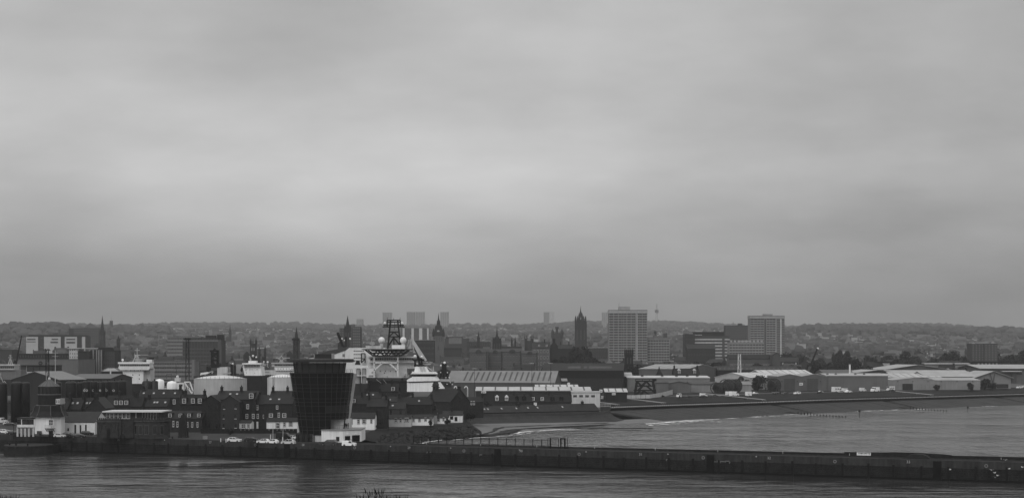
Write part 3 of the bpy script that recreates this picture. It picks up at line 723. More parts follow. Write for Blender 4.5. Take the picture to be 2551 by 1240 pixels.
for i in range(len(PP)-1):
    a, c = PP[i], PP[i+1]; fa, fc = foot(a + nrm(PP, i)*20), foot(c + nrm(PP, i+1)*20)
    fa = a + nrm(PP, i)*((fa-a).dot(nrm(PP, i))) ; fc = c + nrm(PP, i+1)*((fc-c).dot(nrm(PP, i+1)))
    sh = Vector((6.0, -2.0, 0)); g0 = .03
    p = [fa.lerp(fc, g0), fa.lerp(fc, 1-g0), c.lerp(a, g0), a.lerp(c, g0)]
    dz = rr.uniform(-.06, .06)
    dark = any(abs(CX + a.x/a.y*FP - q) < 9 for q in (1925, 2190, 2480))
    lo = [Vector((p[0].x, p[0].y, -.9)), Vector((p[1].x, p[1].y, -.9)), Vector((p[2].x, p[2].y, 3.2)), Vector((p[3].x, p[3].y, 3.2))]
    if dark: dz -= .25
    hi = [Vector((q.x, q.y, q.z+.8+dz)) for q in lo]
    MB().hexa([tuple(q) for q in lo], [tuple(q) for q in hi]).build('slope_slab', 'weed' if dark else 'concrete_rev', sw)
pr = MB(); n = len(PP)
def strip(name, lst, m, kind=True, parent=None, P=None):
    """lst: (offset towards the land, height) sections swept along the promenade line"""
    P = P or PP; b = MB(); k = len(lst)
    for i, p in enumerate(P):
        nn = -nrm(P, i)
        for o, z in lst: b.v.append(tuple(p + nn*o + Vector((0, 0, z))))
    for i in range(len(P)-1):
        for j in range(k-1): b.f.append((i*k+j, (i+1)*k+j, (i+1)*k+j+1, i*k+j+1))
    return b.build(name, m, parent)
strip('wave_wall', [(.0, 3.4), (-.1, 4.6), (-.5, 5.0), (-.5, 5.35), (.0, 5.36), (.3, 5.36), (.3, 5.0)], 'weed', parent=sw)  # dark tone stands in for the shadow beneath the overhanging lip
struct(strip('promenade', [(.3, 5.3), (9, 5.4)], 'path_pale'))
struct(strip('grass_bank', [(9, 5.41), (10, 5.9), (30, 7.2), (44, 7.9), (52, 8.0)], 'grass'))
struct(strip('road', [(52, 8.01), (62, 8.05)], 'asphalt_pale')); struct(strip('road_kerb', [(51.7, 7.9), (51.7, 8.15), (52, 8.15), (52, 8.0)], 'concrete'))
struct(strip('grass_verge', [(62, 8.0), (62.2, 8.15), (90, 8.1), (140, 8.2)], 'grass'))
ra = thing('promenade_railing', 'dark railing with many short posts along the promenade edge above the sea wall', 'railing', (0, 0, 0))
strip('top_rail', [(-.2, 6.42), (-.2, 6.56), (-.08, 6.56), (-.08, 6.42)], 'steel_dark', parent=ra); strip('bottom_rail', [(-.2, 5.5), (-.2, 5.62), (-.08, 5.62), (-.08, 5.5)], 'steel_dark', parent=ra)
P4 = seg([(x, y, 0) for x, y in PROM[:9]], 1.45); pmesh = MB().box(-.1, .1, -.1, .1, 5.36, 6.42).mesh('post', 'steel_dark')
b = MB()
for i, p in enumerate(P4):
    q = p + nrm(P4, i)*.14
    if i < 300: ob('post', pmesh, ra, (q.x, q.y, 0), .7)
    else: b.box(q.x-.1, q.x+.1, q.y-.1, q.y+.1, 5.36, 6.42)
if b.v: struct(b.build('posts', 'steel_dark', ra), 'stuff')
# steps with handrails on the grass bank
for k, (px0, px1) in enumerate(((1553, 1580), (1650, 1690), (1922, 1944), (2335, 2357))):
    # find prom index under px1
    i = min(range(len(PP)), key=lambda j: abs(CX + PP[j].x/PP[j].y*FP - px1)); p = PP[i]; nn = -nrm(PP, i); d = Vector((-nn.y, nn.x, 0))
    e = thing('bank_steps', ('concrete steps with pale handrails beside the three dark cars', 'wide concrete ramp steps on grass bank below white flatbed truck', 'steps with pale handrails down the bank below the pickup', 'steps with pale handrails down the grass bank below the coach')[k], 'steps', p + nn*9 + Vector((0, 0, 5.4)), math.atan2(nn.y, nn.x))
    for s_ in range(8): MB().box(s_*5.2, s_*5.2+5.3, -1.5, 1.5, -.3+.0, .36*(s_+1)-.05+.0).build('step', 'concrete', e)
    for y in (-1.5, 0, 1.5):
        b = MB().beam((0, y, 1.2), (42, y, 3.9), .12)
        for s_ in range(5): b.beam((s_*10.4, y, .1+s_*.64), (s_*10.4, y, 1.2+s_*.65), .09)
        b.build('handrail', 'steel_pale', e)
# timber groynes and marker poles off the slope
gm = MB().box(-.22, .22, -.22, .22, -1.5, 1.0).mesh('groyne_post', 'weed')
for k, (pts, lab) in enumerate((([(1988+i*7.9, 1030.5+i*.55, 1.0 if i < 5 else .6) for i in range(16)], 'line of dark timber groyne stumps running out from the sloping wall'), ([(2268+i*7.5, 1018+i*.45, 1.0 if i < 5 else .6) for i in range(13)], 'row of dark groyne stumps near the distant part of the sea wall'))):
    c0 = W(pts[0][0], pts[0][1], DG(pts[0][1], 0)); e = thing('groyne', lab, 'groyne', c0)
    for (px, py, s_) in pts: q = W(px, py, DG(py, 0)) - c0; ob('groyne_post', gm, e, (q.x, q.y, q.z), .3, (1, 1, s_))
    MB().lathe([(5.5, -.4), (4.5, .5), (2.5, 1.1), (.1, 1.3)], -5, 3, 10).build('boulder_mound', 'weed', e)
for px, py, yt, lab in ((2141, 1040, 1021, 'marker pole with round topmark standing in the sea off the groyne'), (2411, 1024, 1012, 'distant marker pole with small topmark in the sea')):
    D = DG(py, 0); p = W(px, py, D); h = (py-yt)/FP*D; e = thing('marker_pole', lab, 'pole', p)
    MB().cyl(0, 0, -2, h, .16, .12, 7).build('pole', 'steel_dark', e); MB().ball(0, 0, h-.3, .55, 8, 6).build('topmark', 'steel_dark', e); MB().beam((-.7, 0, h-.9), (.7, 0, h-.9), .14).build('crossbar', 'steel_dark', e)
# gulls over the right end of the pier
gv = MB().loft([[(-.32, 0, 0)]*6, [(-.15, .07*math.cos(a), .07*math.sin(a)) for a in [i*math.pi/3 for i in range(6)]], [(.1, .09*math.cos(a), .09*math.sin(a)) for a in [i*math.pi/3 for i in range(6)]], [(.32, .03*math.cos(a), .05+.03*math.sin(a)) for a in [i*math.pi/3 for i in range(6)]]]).mesh('body', 'white')
wg = [MB().add([(.12, s_*.05, .04), (-.12, s_*.05, .04), (-.08, s_*.45, .22), (.12, s_*.42, .24), (-.05, s_*.8, .1)], [(0,1,2,3),(3,2,4),(3,2,1,0),(4,2,3)]).mesh('wing', 'white') for s_ in (-1, 1)]
for k, (px, py, lab) in enumerate(((2367, 1169, 'white gull flying low along the dark pier face, apart from the flock'), (2470, 1170, 'white gull at upper left of the flock by the pier'), (2478, 1177, 'white gull in the middle of the flock by the pier'), (2485, 1184, 'white gull just above the lowest gull of the flock'), (2479, 1188, 'lowest white gull of the flock in front of pier'), (2514, 1167, 'white gull gliding right of the flock before the pier'), (2547, 1163, 'white gull near the picture edge above the pier stones'), (2505, 1145, 'white gull over the parapet at the end of the pier'))):
    e = thing('gull', lab, 'gull', W(px, py, 330), k*1.1, 'gulls by the pier'); e.scale = (.85,)*3
    ob('body', gv, e); ob('wing', wg[0], e); ob('wing', wg[1], e)
# ---------------------------------------------------------------- harbour control tower: tapering round glass body on a white base
D = 429.3; s = D/FP
def lx(px): return (px-801.5)*s
def lz(py): return max(0.0, 25.0 - (py-HY)*s)
tw = thing('control_tower', 'tall dark glass harbour control tower tapering towards its white base', 'tower', Vector((W(801.5, 1103, D).x, D, 5.0)))
zb0 = 5.0
yrows = [929, 938, 956, 964.5, 973.5, 990.5, 999.5, 1008.5, 1025.5, 1034, 1042, 1060, 1068.5, 1080]
angs = [-90, -66, -50, -32, -15, 0, 14, 26, 37, 48, 59, 72, 90]
def rad(py): return (78.5 - 21.5*(py-929)/151.0)*s
def shx(py): return 3.0*(py-929)/151*s
def tp(a, py, r_=0.0): rr_ = rad(py)+r_; return (shx(py) + rr_*math.sin(R(a)), -rr_*math.cos(R(a)), lz(py))
for j in range(len(yrows)-1):
    y0, y1 = yrows[j+1], yrows[j]
    for i in range(len(angs)-1):
        am = (angs[i]+angs[i+1])/2
        if y0 > 1043 and am > 30: continue
        if y0 > 1069 and am > 8: continue
        f = [tp(angs[i]+.25, y0-.25), tp(angs[i+1]-.25, y0-.25), tp(angs[i+1]-.25, y1+.25), tp(angs[i]+.25, y1+.25)]
        bk = [(p[0]*.985, p[1]*.985, p[2]) for p in f]
        MB().hexa([bk[0], bk[1], bk[2], bk[3]], [f[0], f[1], f[2], f[3]]).build('pane', 'glass_tower' if not (j == 7 and 14 <= am <= 75) else 'glass_pane_lit', tw)
for i, a in enumerate(angs):
    yb_ = 1080 if a <= 14 else (1068.5 if a <= 26 else 1042)
    MB().beam(tp(a, 929, .05), tp(a, yb_, .05), .1, .12).build('mullion', 'mullion', tw)
for j, y in enumerate(yrows):
    b = MB(); lim = 90 if y <= 1043 else (37 if y <= 1069 else 14)
    for i in range(len(angs)-1):
        if angs[i+1] <= lim: b.beam(tp(angs[i], y, .045), tp(angs[i+1], y, .045), .09, .09)
    b.build('transom', 'mullion', tw)
# dark lining behind the glass, back half in white concrete
def disc(r_, z, n=20, a0=0, a1=360, cx=0.0): return [(cx + r_*math.sin(R(a0+(a1-a0)*i/(n-1))), -r_*math.cos(R(a0+(a1-a0)*i/(n-1))), z) for i in range(n)]
MB().loft([disc(rad(1042)-.45, lz(1042), 24, 0, 345, shx(1042)), disc(rad(929)-.45, lz(929), 24, 0, 345)]).build('inner_floors', 'glass_tower', tw)
MB().loft([disc(rad(1080)-.45, lz(1080), 14, -90, 10, shx(1080))+[(0, 2, lz(1080))], disc(rad(1042)-.45, lz(1042)-.02, 14, -90, 10, shx(1042))+[(0, 2, lz(1042)-.02)]]).build('lower_floors', 'glass_tower', tw)
MB().loft([disc(rad(1042)+.05, lz(1042), 12, 92, 268, shx(1042)), disc(rad(929)+.05, lz(929), 12, 92, 268)]).build('back_wall', tone('conc', .06), tw)
MB().hexa([(lx(867), .6, lz(1050)), (lx(868.2), .6, lz(1050)), (lx(868.2), 3, lz(1050)), (lx(867), 3, lz(1050))], [(lx(880), .2, lz(930)), (lx(886), .2, lz(930)), (lx(886), 4, lz(930)), (lx(880), 4, lz(930))]).build('side_fin', tone('conc', .45), tw)
MB().lathe([(4.6, lz(1103)+.1), (4.8, lz(1042)-.05)], lx(836), 1.5, 16).build('core', tone('conc', .5), tw)
MB().lathe([(rad(929)+.12, lz(930)), (rad(929)+.12, lz(928)), (rad(929)-1.2, lz(928)+.01)], 0, 0, 28).build('deck_edge', 'steel_dark', tw)
# gallery rail
b = MB()
for a in range(-90, 91, 15): p = tp(a, 929, -.2); b.beam(p, (p[0], p[1], lz(919.5)), .07)
for z in (lz(919.5), lz(923)):
    for a in range(-90, 90, 15): p, q = tp(a, 929, -.2), tp(a+15, 929, -.2); b.beam((p[0], p[1], z), (q[0], q[1], z), .06)
b.build('gallery_rail', 'mullion', tw)
# glazed watch room, leaning out
def wr(a, py): r_ = (62 + (928-py)*.12)*s; return (r_*math.sin(R(a)) - 5*s, -r_*math.cos(R(a)), lz(py))
wa = [-90, -70, -52, -34, -16, 2, 20, 38, 56, 74, 90]
for i in range(len(wa)-1):
    f = [wr(wa[i]+.8, 928), wr(wa[i+1]-.8, 928), wr(wa[i+1]-.8, 903), wr(wa[i]+.8, 903)]
    MB().hexa([(p[0]*.98, p[1]*.98, p[2]) for p in f], f).build('watch_room_pane', 'glass_watch', tw)
for a in wa: MB().beam(wr(a, 928.5), wr(a, 902.5), .3, .3).build('watch_room_post', 'steel_dark', tw)
MB().lathe([(5.4, lz(928)), (5.4, lz(903))], -5*s, 1.0, 16).build('watch_room_core', 'steel_dark', tw)
MB().lathe([(76*s, lz(902)), (82*s, lz(900.5)), (82*s, lz(896.5))], 0, 0, 28).build('roof_fascia', tone('metal', .06), tw)
MB().lathe([(80*s, lz(896.4)), (80*s, lz(893.5)), (10*s, lz(892.5))], 0, 0, 28).build('roof', tone('metal', .10), tw)
b = MB(); 
MB().box(lx(786), lx(827), -1.5, 4, lz(893), lz(881.5)).build('plant_room', tone('metal', .05), tw)
MB().box(lx(783), lx(785.9), -1.2, 4.2, lz(893), lz(882)).build('plant_wall', tone('conc', .3), tw); MB().box(lx(827.1), lx(829), -1.2, 4.2, lz(893), lz(880)).build('plant_wall', tone('conc', .4), tw)
for x_, h in ((746, 3), (735, 2.5), (860, 2.5)): MB().cyl(lx(x_), -1, lz(893), lz(893)+h, .06, .04, 5).build('aerial', 'steel', tw)
# white base block and lobby
def lzb(py): return max(0.0, 25.0 - (py-HY)*(D-8.5)/FP)
MB().slab([(lx(810), -8.5), (lx(864), -9.6), (lx(905), -5.0), (lx(905), 6), (lx(810), 6)], 0.0, lzb(1071)).build('base_wall', tone('conc', .62), tw)
MB().slab([(lx(809), -8.8), (lx(864), -9.9), (lx(906), -5.2), (lx(906), 6.2), (lx(809), 6.2)], lzb(1071)+.003, lzb(1069.5)).build('base_roof', tone('conc', .3), tw)
def onface(p, q, t0, t1, z0, z1, off=.06):
    p, q = Vector((*p, 0)), Vector((*q, 0)); d = (q-p).normalized(); n_ = Vector((d.y, -d.x, 0))
    a, c = p.lerp(q, t0), p.lerp(q, t1); vs_ = [a + n_*off, c + n_*off, c - n_*.05, a - n_*.05]
    return MB().hexa([(v.x, v.y, z0) for v in vs_], [(v.x, v.y, z1) for v in vs_])
fa, fb, fc = (lx(810), -8.5), (lx(864), -9.6), (lx(905), -5.0)
onface(fb, fc, .10, .38, 0.05, lzb(1085)).build('door', 'steel_door', tw); onface(fb, fc, .48, .90, 0.05, lzb(1084)).build('garage_door', 'steel_door', tw)
onface(fa, fb, .68, .83, lzb(1098), lzb(1086.5)).build('window', 'glass', tw)
for t_ in (.22, .68): onface(fb, fc, t_-.03, t_+.03, lzb(1082), lzb(1080), .3).build('wall_lamp', 'lamp_pale', tw)
MB().slab([(lx(747), -5.8), (lx(787), -6.6), (lx(787), 3), (lx(747), 3)], 0, lzb(1081)).build('lobby', 'glass', tw)
MB().slab([(lx(787.2), -6.6), (lx(809.8), -6.8), (lx(809.8), 3), (lx(787.2), 3)], 0, lzb(1081)).build('lobby_wall', tone('conc', .45), tw)
for x_ in (747, 762, 775, 790): MB().box(lx(x_)-.15, lx(x_)+.15, -7.0, -6.7, 0, lzb(1081)).build('column', 'steel_dark', tw)
b = MB()
for i in range(6): b.beam((lx(842)+i*.5, -5, lzb(1069)), (lx(842)+i*.5, -5, lzb(1060)), .06)
b.beam((lx(842), -5, lzb(1060)), (lx(842)+2.5, -5, lzb(1060)), .06); b.build('terrace_rail', 'steel', tw)
b = MB().beam((lx(861), -4.5, lzb(1069)), (lx(864), -4.5, lzb(1042)), .35); b.build('prop', 'steel_dark', tw)

# people: small standing figures
mat('cloth_dark', .02, .8, .2, 3.0); mat('cloth_grey', .09, .8, .2, 3.0); mat('skin', .35, .6, 0.0)
def person(loc, rot, label, m='cloth_dark', h=1.75, group=None, walk=.12):
    me = bpy.data.meshes.new('body')
    k = h/1.75
    V = [(0,0,.95),(0,0,1.2),(0,0,1.42),(0,0,1.5),(0,.0,1.62),(0,.0,1.74),(.19,0,1.4),(.25,.02,1.12),(.24,.1,.86),(-.19,0,1.4),(-.25,-.02,1.12),(-.24,-.1,.86),(.1,0,.9),(.11,walk*.6,.5),(.11,-walk,.06),(.11,-walk+.17,.04),(-.1,0,.9),(-.11,walk*.2,.5),(-.11,walk,.06),(-.11,walk+.17,.04)]
    E = [(0,1),(1,2),(2,3),(3,4),(4,5),(2,6),(6,7),(7,8),(2,9),(9,10),(10,11),(0,12),(12,13),(13,14),(14,15),(0,16),(16,17),(17,18),(18,19)]
    rd = [.15,.14,.15,.06,.1,.085,.07,.052,.04,.07,.052,.04,.095,.065,.05,.045,.095,.065,.05,.045]
    me.from_pydata([(a*k, b_*k, c*k) for a, b_, c in V], E, []); me.materials.append(MT[m]); me.materials.append(MT['skin'])
    e = thing('person', label, 'person', loc, rot, group); o = ob('body', me, e)
    md = o.modifiers.new('skin', 'SKIN'); sv = me.skin_vertices[0].data if me.skin_vertices else None
    if sv is None:
        return e
    for i, r_ in enumerate(rd): sv[i].radius = (r_*k, r_*k)
    sv[0].use_root = True
    sb = o.modifiers.new('sub', 'SUBSURF'); sb.levels = 1; sb.render_levels = 1
    hb = MB().ball(0, -.015, 1.67*k, .115*k, 8, 6).build('hair', 'trim_dark', e)
    return e
def person_px(px, py, z, label, **kw): D_ = DG(py, z); person(Vector((*W(px, py, D_).xy, z)), kw.pop('rot', 0.0), label, **kw)
for k, (px, lab) in enumerate(((866.5, 'person in dark coat standing at the terrace edge, first of three on the white base'), (870, 'middle person of three in dark coats on the tower terrace'), (873.5, 'person in dark clothes, last of three by the tower terrace corner'))):
    person(tw.location + Vector((lx(px)-.2, -4.8+k*.5, lzb(1069.4))), k*.8, lab, h=1.8, group='people on the tower terrace')
person_px(253, 1090, 5.0, 'person walking outside the castellated building in dark jacket', rot=1.2)
person_px(257, 1090, 5.0, 'person with pale top walking beside the battlemented stone building', m='cloth_grey', rot=1.2)
for px, py, lab in ((2142, 978, 'person in dark clothes on the road beside the white van'), (1692, 993, 'person standing by the ramp below the flatbed truck'), (1855, 1000, 'person leaning at the promenade railing below the box trailer'), (1892, 999, 'pale clad person walking on the promenade'), (1693.5, 992, 'second person by the ramp below the flatbed truck')):
    z = 8.05 if py < 985 else (7.9 if py < 995 else 5.4); person_px(px, py, z, lab, m='cloth_grey' if 'pale' in lab else 'cloth_dark')
for px, py, lab in ((938, 1070, 'person in dark clothes walking on the path by the white cottages'), (1073, 1066, 'person beside the low shrub on the grassy path')):
    person_px(px, py, 5.3, lab)

# ---------------------------------------------------------------- round tower: white octagon, flared slate skirt, stone drum, lantern
D = 452.0; s = D/FP; c0 = W(112, 1086, D); c0.z = 5.0; c0.y += 4.3
def rx(px): return (px-112)*s
def rz(py): return (1086-py)*s
rt = thing('round_tower', 'octagonal harbour lookout tower with white base, flared slate skirt and conical metal roof', 'tower', c0)
oc = R(22.5)
MB().lathe([(34.5*s*1.08, 0), (34.5*s*1.08, rz(1038))], 0, 0, 8, oc).build('wall', tone('paint', .62), rt)
MB().lathe([(43*s*1.08, rz(1037)), (40*s*1.08, rz(1032)), (35.5*s*1.08, rz(1024)), (32.5*s*1.08, rz(1010)), (32*s, rz(1009))], 0, 0, 8, oc).build('skirt_roof', tone('slate', .03), rt)
for i in range(8):
    a = oc + i*math.pi/4; pts = [(43, 1036.6), (40, 1031.6), (35.5, 1023.6), (32.5, 1010)]; b = MB()
    for (r0, y0), (r1, y1) in zip(pts, pts[1:]): b.beam((r0*1.085*s*math.cos(a), r0*1.085*s*math.sin(a), rz(y0)), (r1*1.085*s*math.cos(a), r1*1.085*s*math.sin(a), rz(y1)), .16)
    b.build('hip_flashing', tone('metal', .14), rt)
MB().lathe([(32*s, rz(1010)), (32*s, rz(1008.6))], 0, 0, 24).build('walkway', tone('conc', .2), rt)
MB().lathe([(27.5*s, rz(1009)), (27*s, rz(983.5))], 0, 0, 20).build('drum', tone('stone', .045), rt)
MB().lathe([(28.3*s, rz(983.4)), (28.3*s, rz(981.8))], 0, 0, 20).build('drum_cornice', tone('conc', .22), rt)
for i in range(16):
    a0, a1 = i*math.pi/8, (i+1)*math.pi/8; r_ = 26*s
    f = [(r_*math.cos(a), r_*math.sin(a), z) for a, z in ((a0+.02, rz(981.5)), (a1-.02, rz(981.5)), (a1-.02, rz(962.5)), (a0+.02, rz(962.5)))]
    MB().hexa([(p[0]*.95, p[1]*.95, p[2]) for p in f], f).build('lantern_pane', 'glass', rt)
    MB().beam((r_*1.01*math.cos(a0), r_*1.01*math.sin(a0), rz(981.6)), (r_*1.01*math.cos(a0), r_*1.01*math.sin(a0), rz(962.3)), .15).build('lantern_post', 'steel_dark', rt)
MB().lathe([(23*s, rz(981)), (23*s, rz(963))], 0, 0, 16).build('lantern_core', 'steel_dark', rt)
MB().lathe([(27*s, rz(962.6)), (26.5*s, rz(961.5)), (16*s, rz(953)), (7*s, rz(946.5)), (3*s, rz(945))], 0, 0, 16).build('roof', tone('metal', .16), rt)
for i in range(16):
    a = i*math.pi/8; MB().beam((26.6*s*math.cos(a), 26.6*s*math.sin(a), rz(961.2)), (7*s*math.cos(a), 7*s*math.sin(a), rz(946.2)), .1).build('roof_rib', tone('metal', .1), rt)
b = MB().lathe([(3.2*s, rz(945)), (3*s, rz(941)), (1.4*s, rz(939.5))], 0, 0, 10); b.build('finial', tone('metal', .5), rt)
MB().cyl(rx(105), -.3, rz(955), rz(929), .12, .07, 6).build('aerial', 'steel_pale', rt)
b = MB().cyl(rx(129.5), -1, rz(956), rz(872), .17, .07, 6)
for y_, h in ((879, 7), (887, 8), (896, 3)): b.beam((rx(129.5-h), -1, rz(y_)), (rx(129.5+h), -1, rz(y_)), .09)
b.build('signal_mast', 'steel_pale', rt)
MB().box(rx(134), rx(145), -2.4, 2.4, rz(1007), rz(993)).build('oriel', tone('paint', .4), rt)
for x_ in (136.7, 142.2): p = ob('oriel_window', unit('pane', 'glass'), rt, (rx(x_), -2.4, rz(1000)), 0.0, (.5, 1, 1.2)); ob('frame', unit('frame', 'white'), p)
for x_, y_, w_, h_ in ((103, 1051, 1.0, 1.2),): p = ob('window', unit('pane', 'glass'), rt, (rx(x_), -4.36*.93, rz(y_)), R(-8), (w_, 1, h_))
p = ob('balcony_window', unit('pane', 'glass'), rt, (rx(127), -4.33, rz(1052)), R(14), (1.4, 1, 2.0)); ob('frame', unit('frame', 'white'), p)
b = MB().box(rx(115), rx(137), -5.9, -3.8, rz(1066.5), rz(1065.2)); b.build('balcony_floor', tone('conc', .3), rt)
b = MB()
for i in range(12): x_ = rx(115)+(rx(137)-rx(115))*i/11; b.beam((x_, -5.85, rz(1065)), (x_, -5.85, rz(1057)), .05)
b.beam((rx(115), -5.85, rz(1057)), (rx(137), -5.85, rz(1057)), .07); b.build('balcony_rail', 'steel_pale', rt)
for x_ in (117, 135): MB().beam((rx(x_), -4.1, rz(1074)), (rx(x_), -5.8, rz(1066.6)), .16).build('balcony_bracket', 'steel_dark', rt)
MB().box(rx(94), rx(104), -5.2, -4.3, rz(1080), rz(1072.5)).build('meter_box', tone('metal', .09), rt)
for a in (-.35, .45): MB().beam((4.5*math.sin(a)*1.02, -4.5*math.cos(a)*1.02, 0), (4.5*math.sin(a)*1.02, -4.5*math.cos(a)*1.02, rz(1039)), .13).build('drain_pipe', 'steel_dark', rt)
MB().lathe([(34.9*s*1.08, 0), (34.9*s*1.08, .7)], 0, 0, 8, oc).build('plinth', tone('conc', .12), rt)
MB().box(rx(122), rx(131), -4.5, -4.0, 0, rz(1072)).build('door', 'steel_dark', rt)
# wing on arches
MB().box(rx(38), rx(83), -2.6, 2.6, rz(1064), rz(1043)).build('wing', tone('paint', .55), rt); MB().box(rx(37), rx(83), -2.8, 2.8, rz(1043)+.003, rz(1040.5)).build('wing_roof', tone('slate', .045), rt)
for x_, w_ in ((43, 7.5), (58, 11.5), (72, 11)): p = ob('wing_window', unit('pane', 'glass'), rt, (rx(x_), -2.6, rz(1050.5)), 0.0, (w_*s, 1, 10.5*s)); ob('surround', unit('surround', 'trim_dark'), p)
for x_ in (38.5, 48, 57.5, 67, 78): MB().box(rx(x_)-.28, rx(x_)+.28, -2.5, -1.9, -.2, rz(1064)).build('arch_leg', tone('paint', .45), rt)
for x_ in (48, 67): MB().box(rx(x_)-.28, rx(x_)+.28, 1.9, 2.5, -.2, rz(1064)).build('arch_leg', tone('paint', .45), rt)
for x_ in (43, 52.5, 62, 72.5):
    b = MB(); hw = 4.6*s
    pts = [(rx(x_)-hw, rz(1064.02)), (rx(x_)-hw, rz(1068)), (rx(x_)-hw*.5, rz(1065.5)), (rx(x_), rz(1064.7)), (rx(x_)+hw*.5, rz(1065.5)), (rx(x_)+hw, rz(1068)), (rx(x_)+hw, rz(1064.02))]
    b.prism(pts, -2.5, -2.0); b.build('arch', tone('paint', .5), rt)

# ---------------------------------------------------------------- castellated stone building with glazed top floor
cb_ = Bd('castle_building', 'battlemented granite building with bow front and flat white roofed glass storey', 'building', 236, 324, 415, 1091, 441, th=0, dep=14, z0=5.0)
cb_.wall(tone('stone', .07), cb_.Z(1046), x0=cb_.X(240), x1=cb_.X(300), y0=.6, name='wall')
# bow
bx0 = cb_.X(324); bw_ = cb_.X(413)-cb_.X(238); rr_ = 44*441/FP
MB().lathe([(rr_*1.02, 0), (rr_*1.02, cb_.Z(1046))], cb_.X(368), rr_*1.0-.6, 22).build('bow_wall', tone('stone', .075), cb_.e)
MB().lathe([(rr_*1.05, cb_.Z(1051)), (rr_*1.08, cb_.Z(1049.5)), (rr_*1.08, cb_.Z(1047))], cb_.X(368), rr_*1.0-.6, 22).build('bow_cornice', tone('stone', .11), cb_.e)
MB().box(cb_.X(298), cb_.X(330), 1.2, 13, 0, cb_.Z(1046)).build('link_wall', tone('stone', .065), cb_.e)
MB().box(cb_.X(238.5), cb_.X(301), .35, .61, cb_.Z(1051), cb_.Z(1048)).build('cornice', tone('stone', .11), cb_.e)
for i in range(13):
    x_ = cb_.X(240)+i*(cb_.X(300)-cb_.X(240))/12.6; cb_.box('merlon', tone('stone', .09), x_, x_+.36, .55, 1.0, cb_.Z(1046)+.003, cb_.Z(1040.5))
for i in range(21):
    a = R(-175+i*8.5)+0; x_, y_ = cb_.X(368)+rr_*1.05*math.cos(a), rr_-.6+rr_*1.05*math.sin(a)
    MB().box(-.2, .2, -.2, .2, 0, .75).build('merlon', tone('stone', .09), cb_.e, loc=(x_, y_, cb_.Z(1046)+.003), rot=a)
cb_.pw([(249, 1067, 4, 19), (262.5, 1058, 6, 8), (278, 1066, 4.5, 20), (285.5, 1066, 4.5, 20), (293, 1066, 2, 14)], 'd', y=.58)
cb_.pw([(269, 1079, 9, 22)], 'd', y=.58, name='door', pane='steel_dark')
cb_.pw([(305.5, 1068, 5, 24), (303, 1068, 2.5, 18)], 'd', y=1.18)
for ang in (-72, -45, -22, -2, 24, 48):
    a = R(-90+ang); p = ob('bow_window', unit('pane', 'glass'), cb_.e, (cb_.X(368)+rr_*1.02*math.cos(a), rr_-.6+rr_*1.02*math.sin(a), cb_.Z(1070)), R(ang), (1.1, 1, 2.45)); ob('surround', unit('surround', 'stone_110'), p)
cb_.box('upper_storey', tone('stone', .08), cb_.X(256), cb_.X(395), 3.0, 12.5, cb_.Z(1046), cb_.Z(1027))
for i, x_ in enumerate((262, 272, 282, 293, 303, 313)): cb_.win(cb_.X(x_), cb_.Z(1036), 1.1, 1.7, 'f', y=2.98, name='upper_window')
for i in range(6): cb_.win(cb_.X(352+i*7), cb_.Z(1036), .75, 2.0, 'd', y=2.98, name='upper_window'); cb_.box('glazing_post', 'trim_pale', cb_.X(348.2+i*7), cb_.X(348.8+i*7), 2.85, 3.0, cb_.Z(1045), cb_.Z(1027.2))
cb_.box('glazing_panel', tone('paint', .4), cb_.X(331.5), cb_.X(334), 2.7, 2.98, cb_.Z(1042), cb_.Z(1028))
MB().slab([(cb_.X(251), 1.2), (cb_.X(335), 1.0), (cb_.X(402), 1.6), (cb_.X(402), 13.5), (cb_.X(251), 13.5)], cb_.Z(1027)+.003, cb_.Z(1024)).build('roof', tone('metal', .5), cb_.e)
cb_.box('drain_pipe', 'steel_dark', cb_.X(293.5), cb_.X(294.3), .4, .55, 0, cb_.Z(1047))
MB().box(cb_.X(345), cb_.X(425), -3.0, -2.6, 0, 1.1).build('garden_wall', tone('stone', .07), cb_.e)
for x_ in (300.5, 311): MB().box(cb_.X(x_)-.15, cb_.X(x_)+.15, -.6, -.3, 0, .9).build('bollard', 'steel_dark', cb_.e)
# ---------------------------------------------------------------- village houses
def H(label, xl, xc, xr, ye, yr, D, th=0.0, dep=9.0, z0=5.0, wall=('stone', .055), roof=('slate', .03), ridge='x', chim=(), wins=(), ws='s', wp=6, hp=11, sky=(), skt=.5, dorm=(), ds='box', dfm='frame_white', dt=.25, dw=1.5, dh=1.5, name='house', cat='house', group=None, pots=3, mid=.5, ov=.2, doors=(), dfw='glass'):
    b = Bd(name, label, cat, xl, xc, xr, 1000, D, th, dep, group, z0)
    xm = None
    zt = b.Z(ye, (xl+xr)/2 if th == 0 else xc)
    if ridge == 'x': gz = CH - (yr-HY)/FP*(b.P.y + b.w/2*b.s + b.d/2*b.c) - z0
    else: gz = b.Z(yr, (xl+xr)/2 if th == 0 else xc)
    gz = max(gz, zt+.6)
    b.wall(tone(*wall), zt, gz=gz, ridge=ridge); b.roof(tone(*roof), zt, gz, ridge=ridge, ov=ov)
    for f in chim:
        if ridge == 'x': b.chim(b.w*min(max(f, .05), .95), b.d/2, gz, 1.5, .75, 1.3, pots)
        else: b.chim(b.w/2, b.d*f, gz, 1.5, .75, 1.3, pots, along='x')
    if wins: b.pw(wins, ws, wp, hp)
    for q in doors: b.pw([q], 'd', pane='white', name='door')
    if sky: b.skyl(sky, skt)
    if dorm: b.dormer(dorm, dw, dh, dt, tone(*roof), ds, dfm, dfw)
    return b
VG = 'granite village houses'
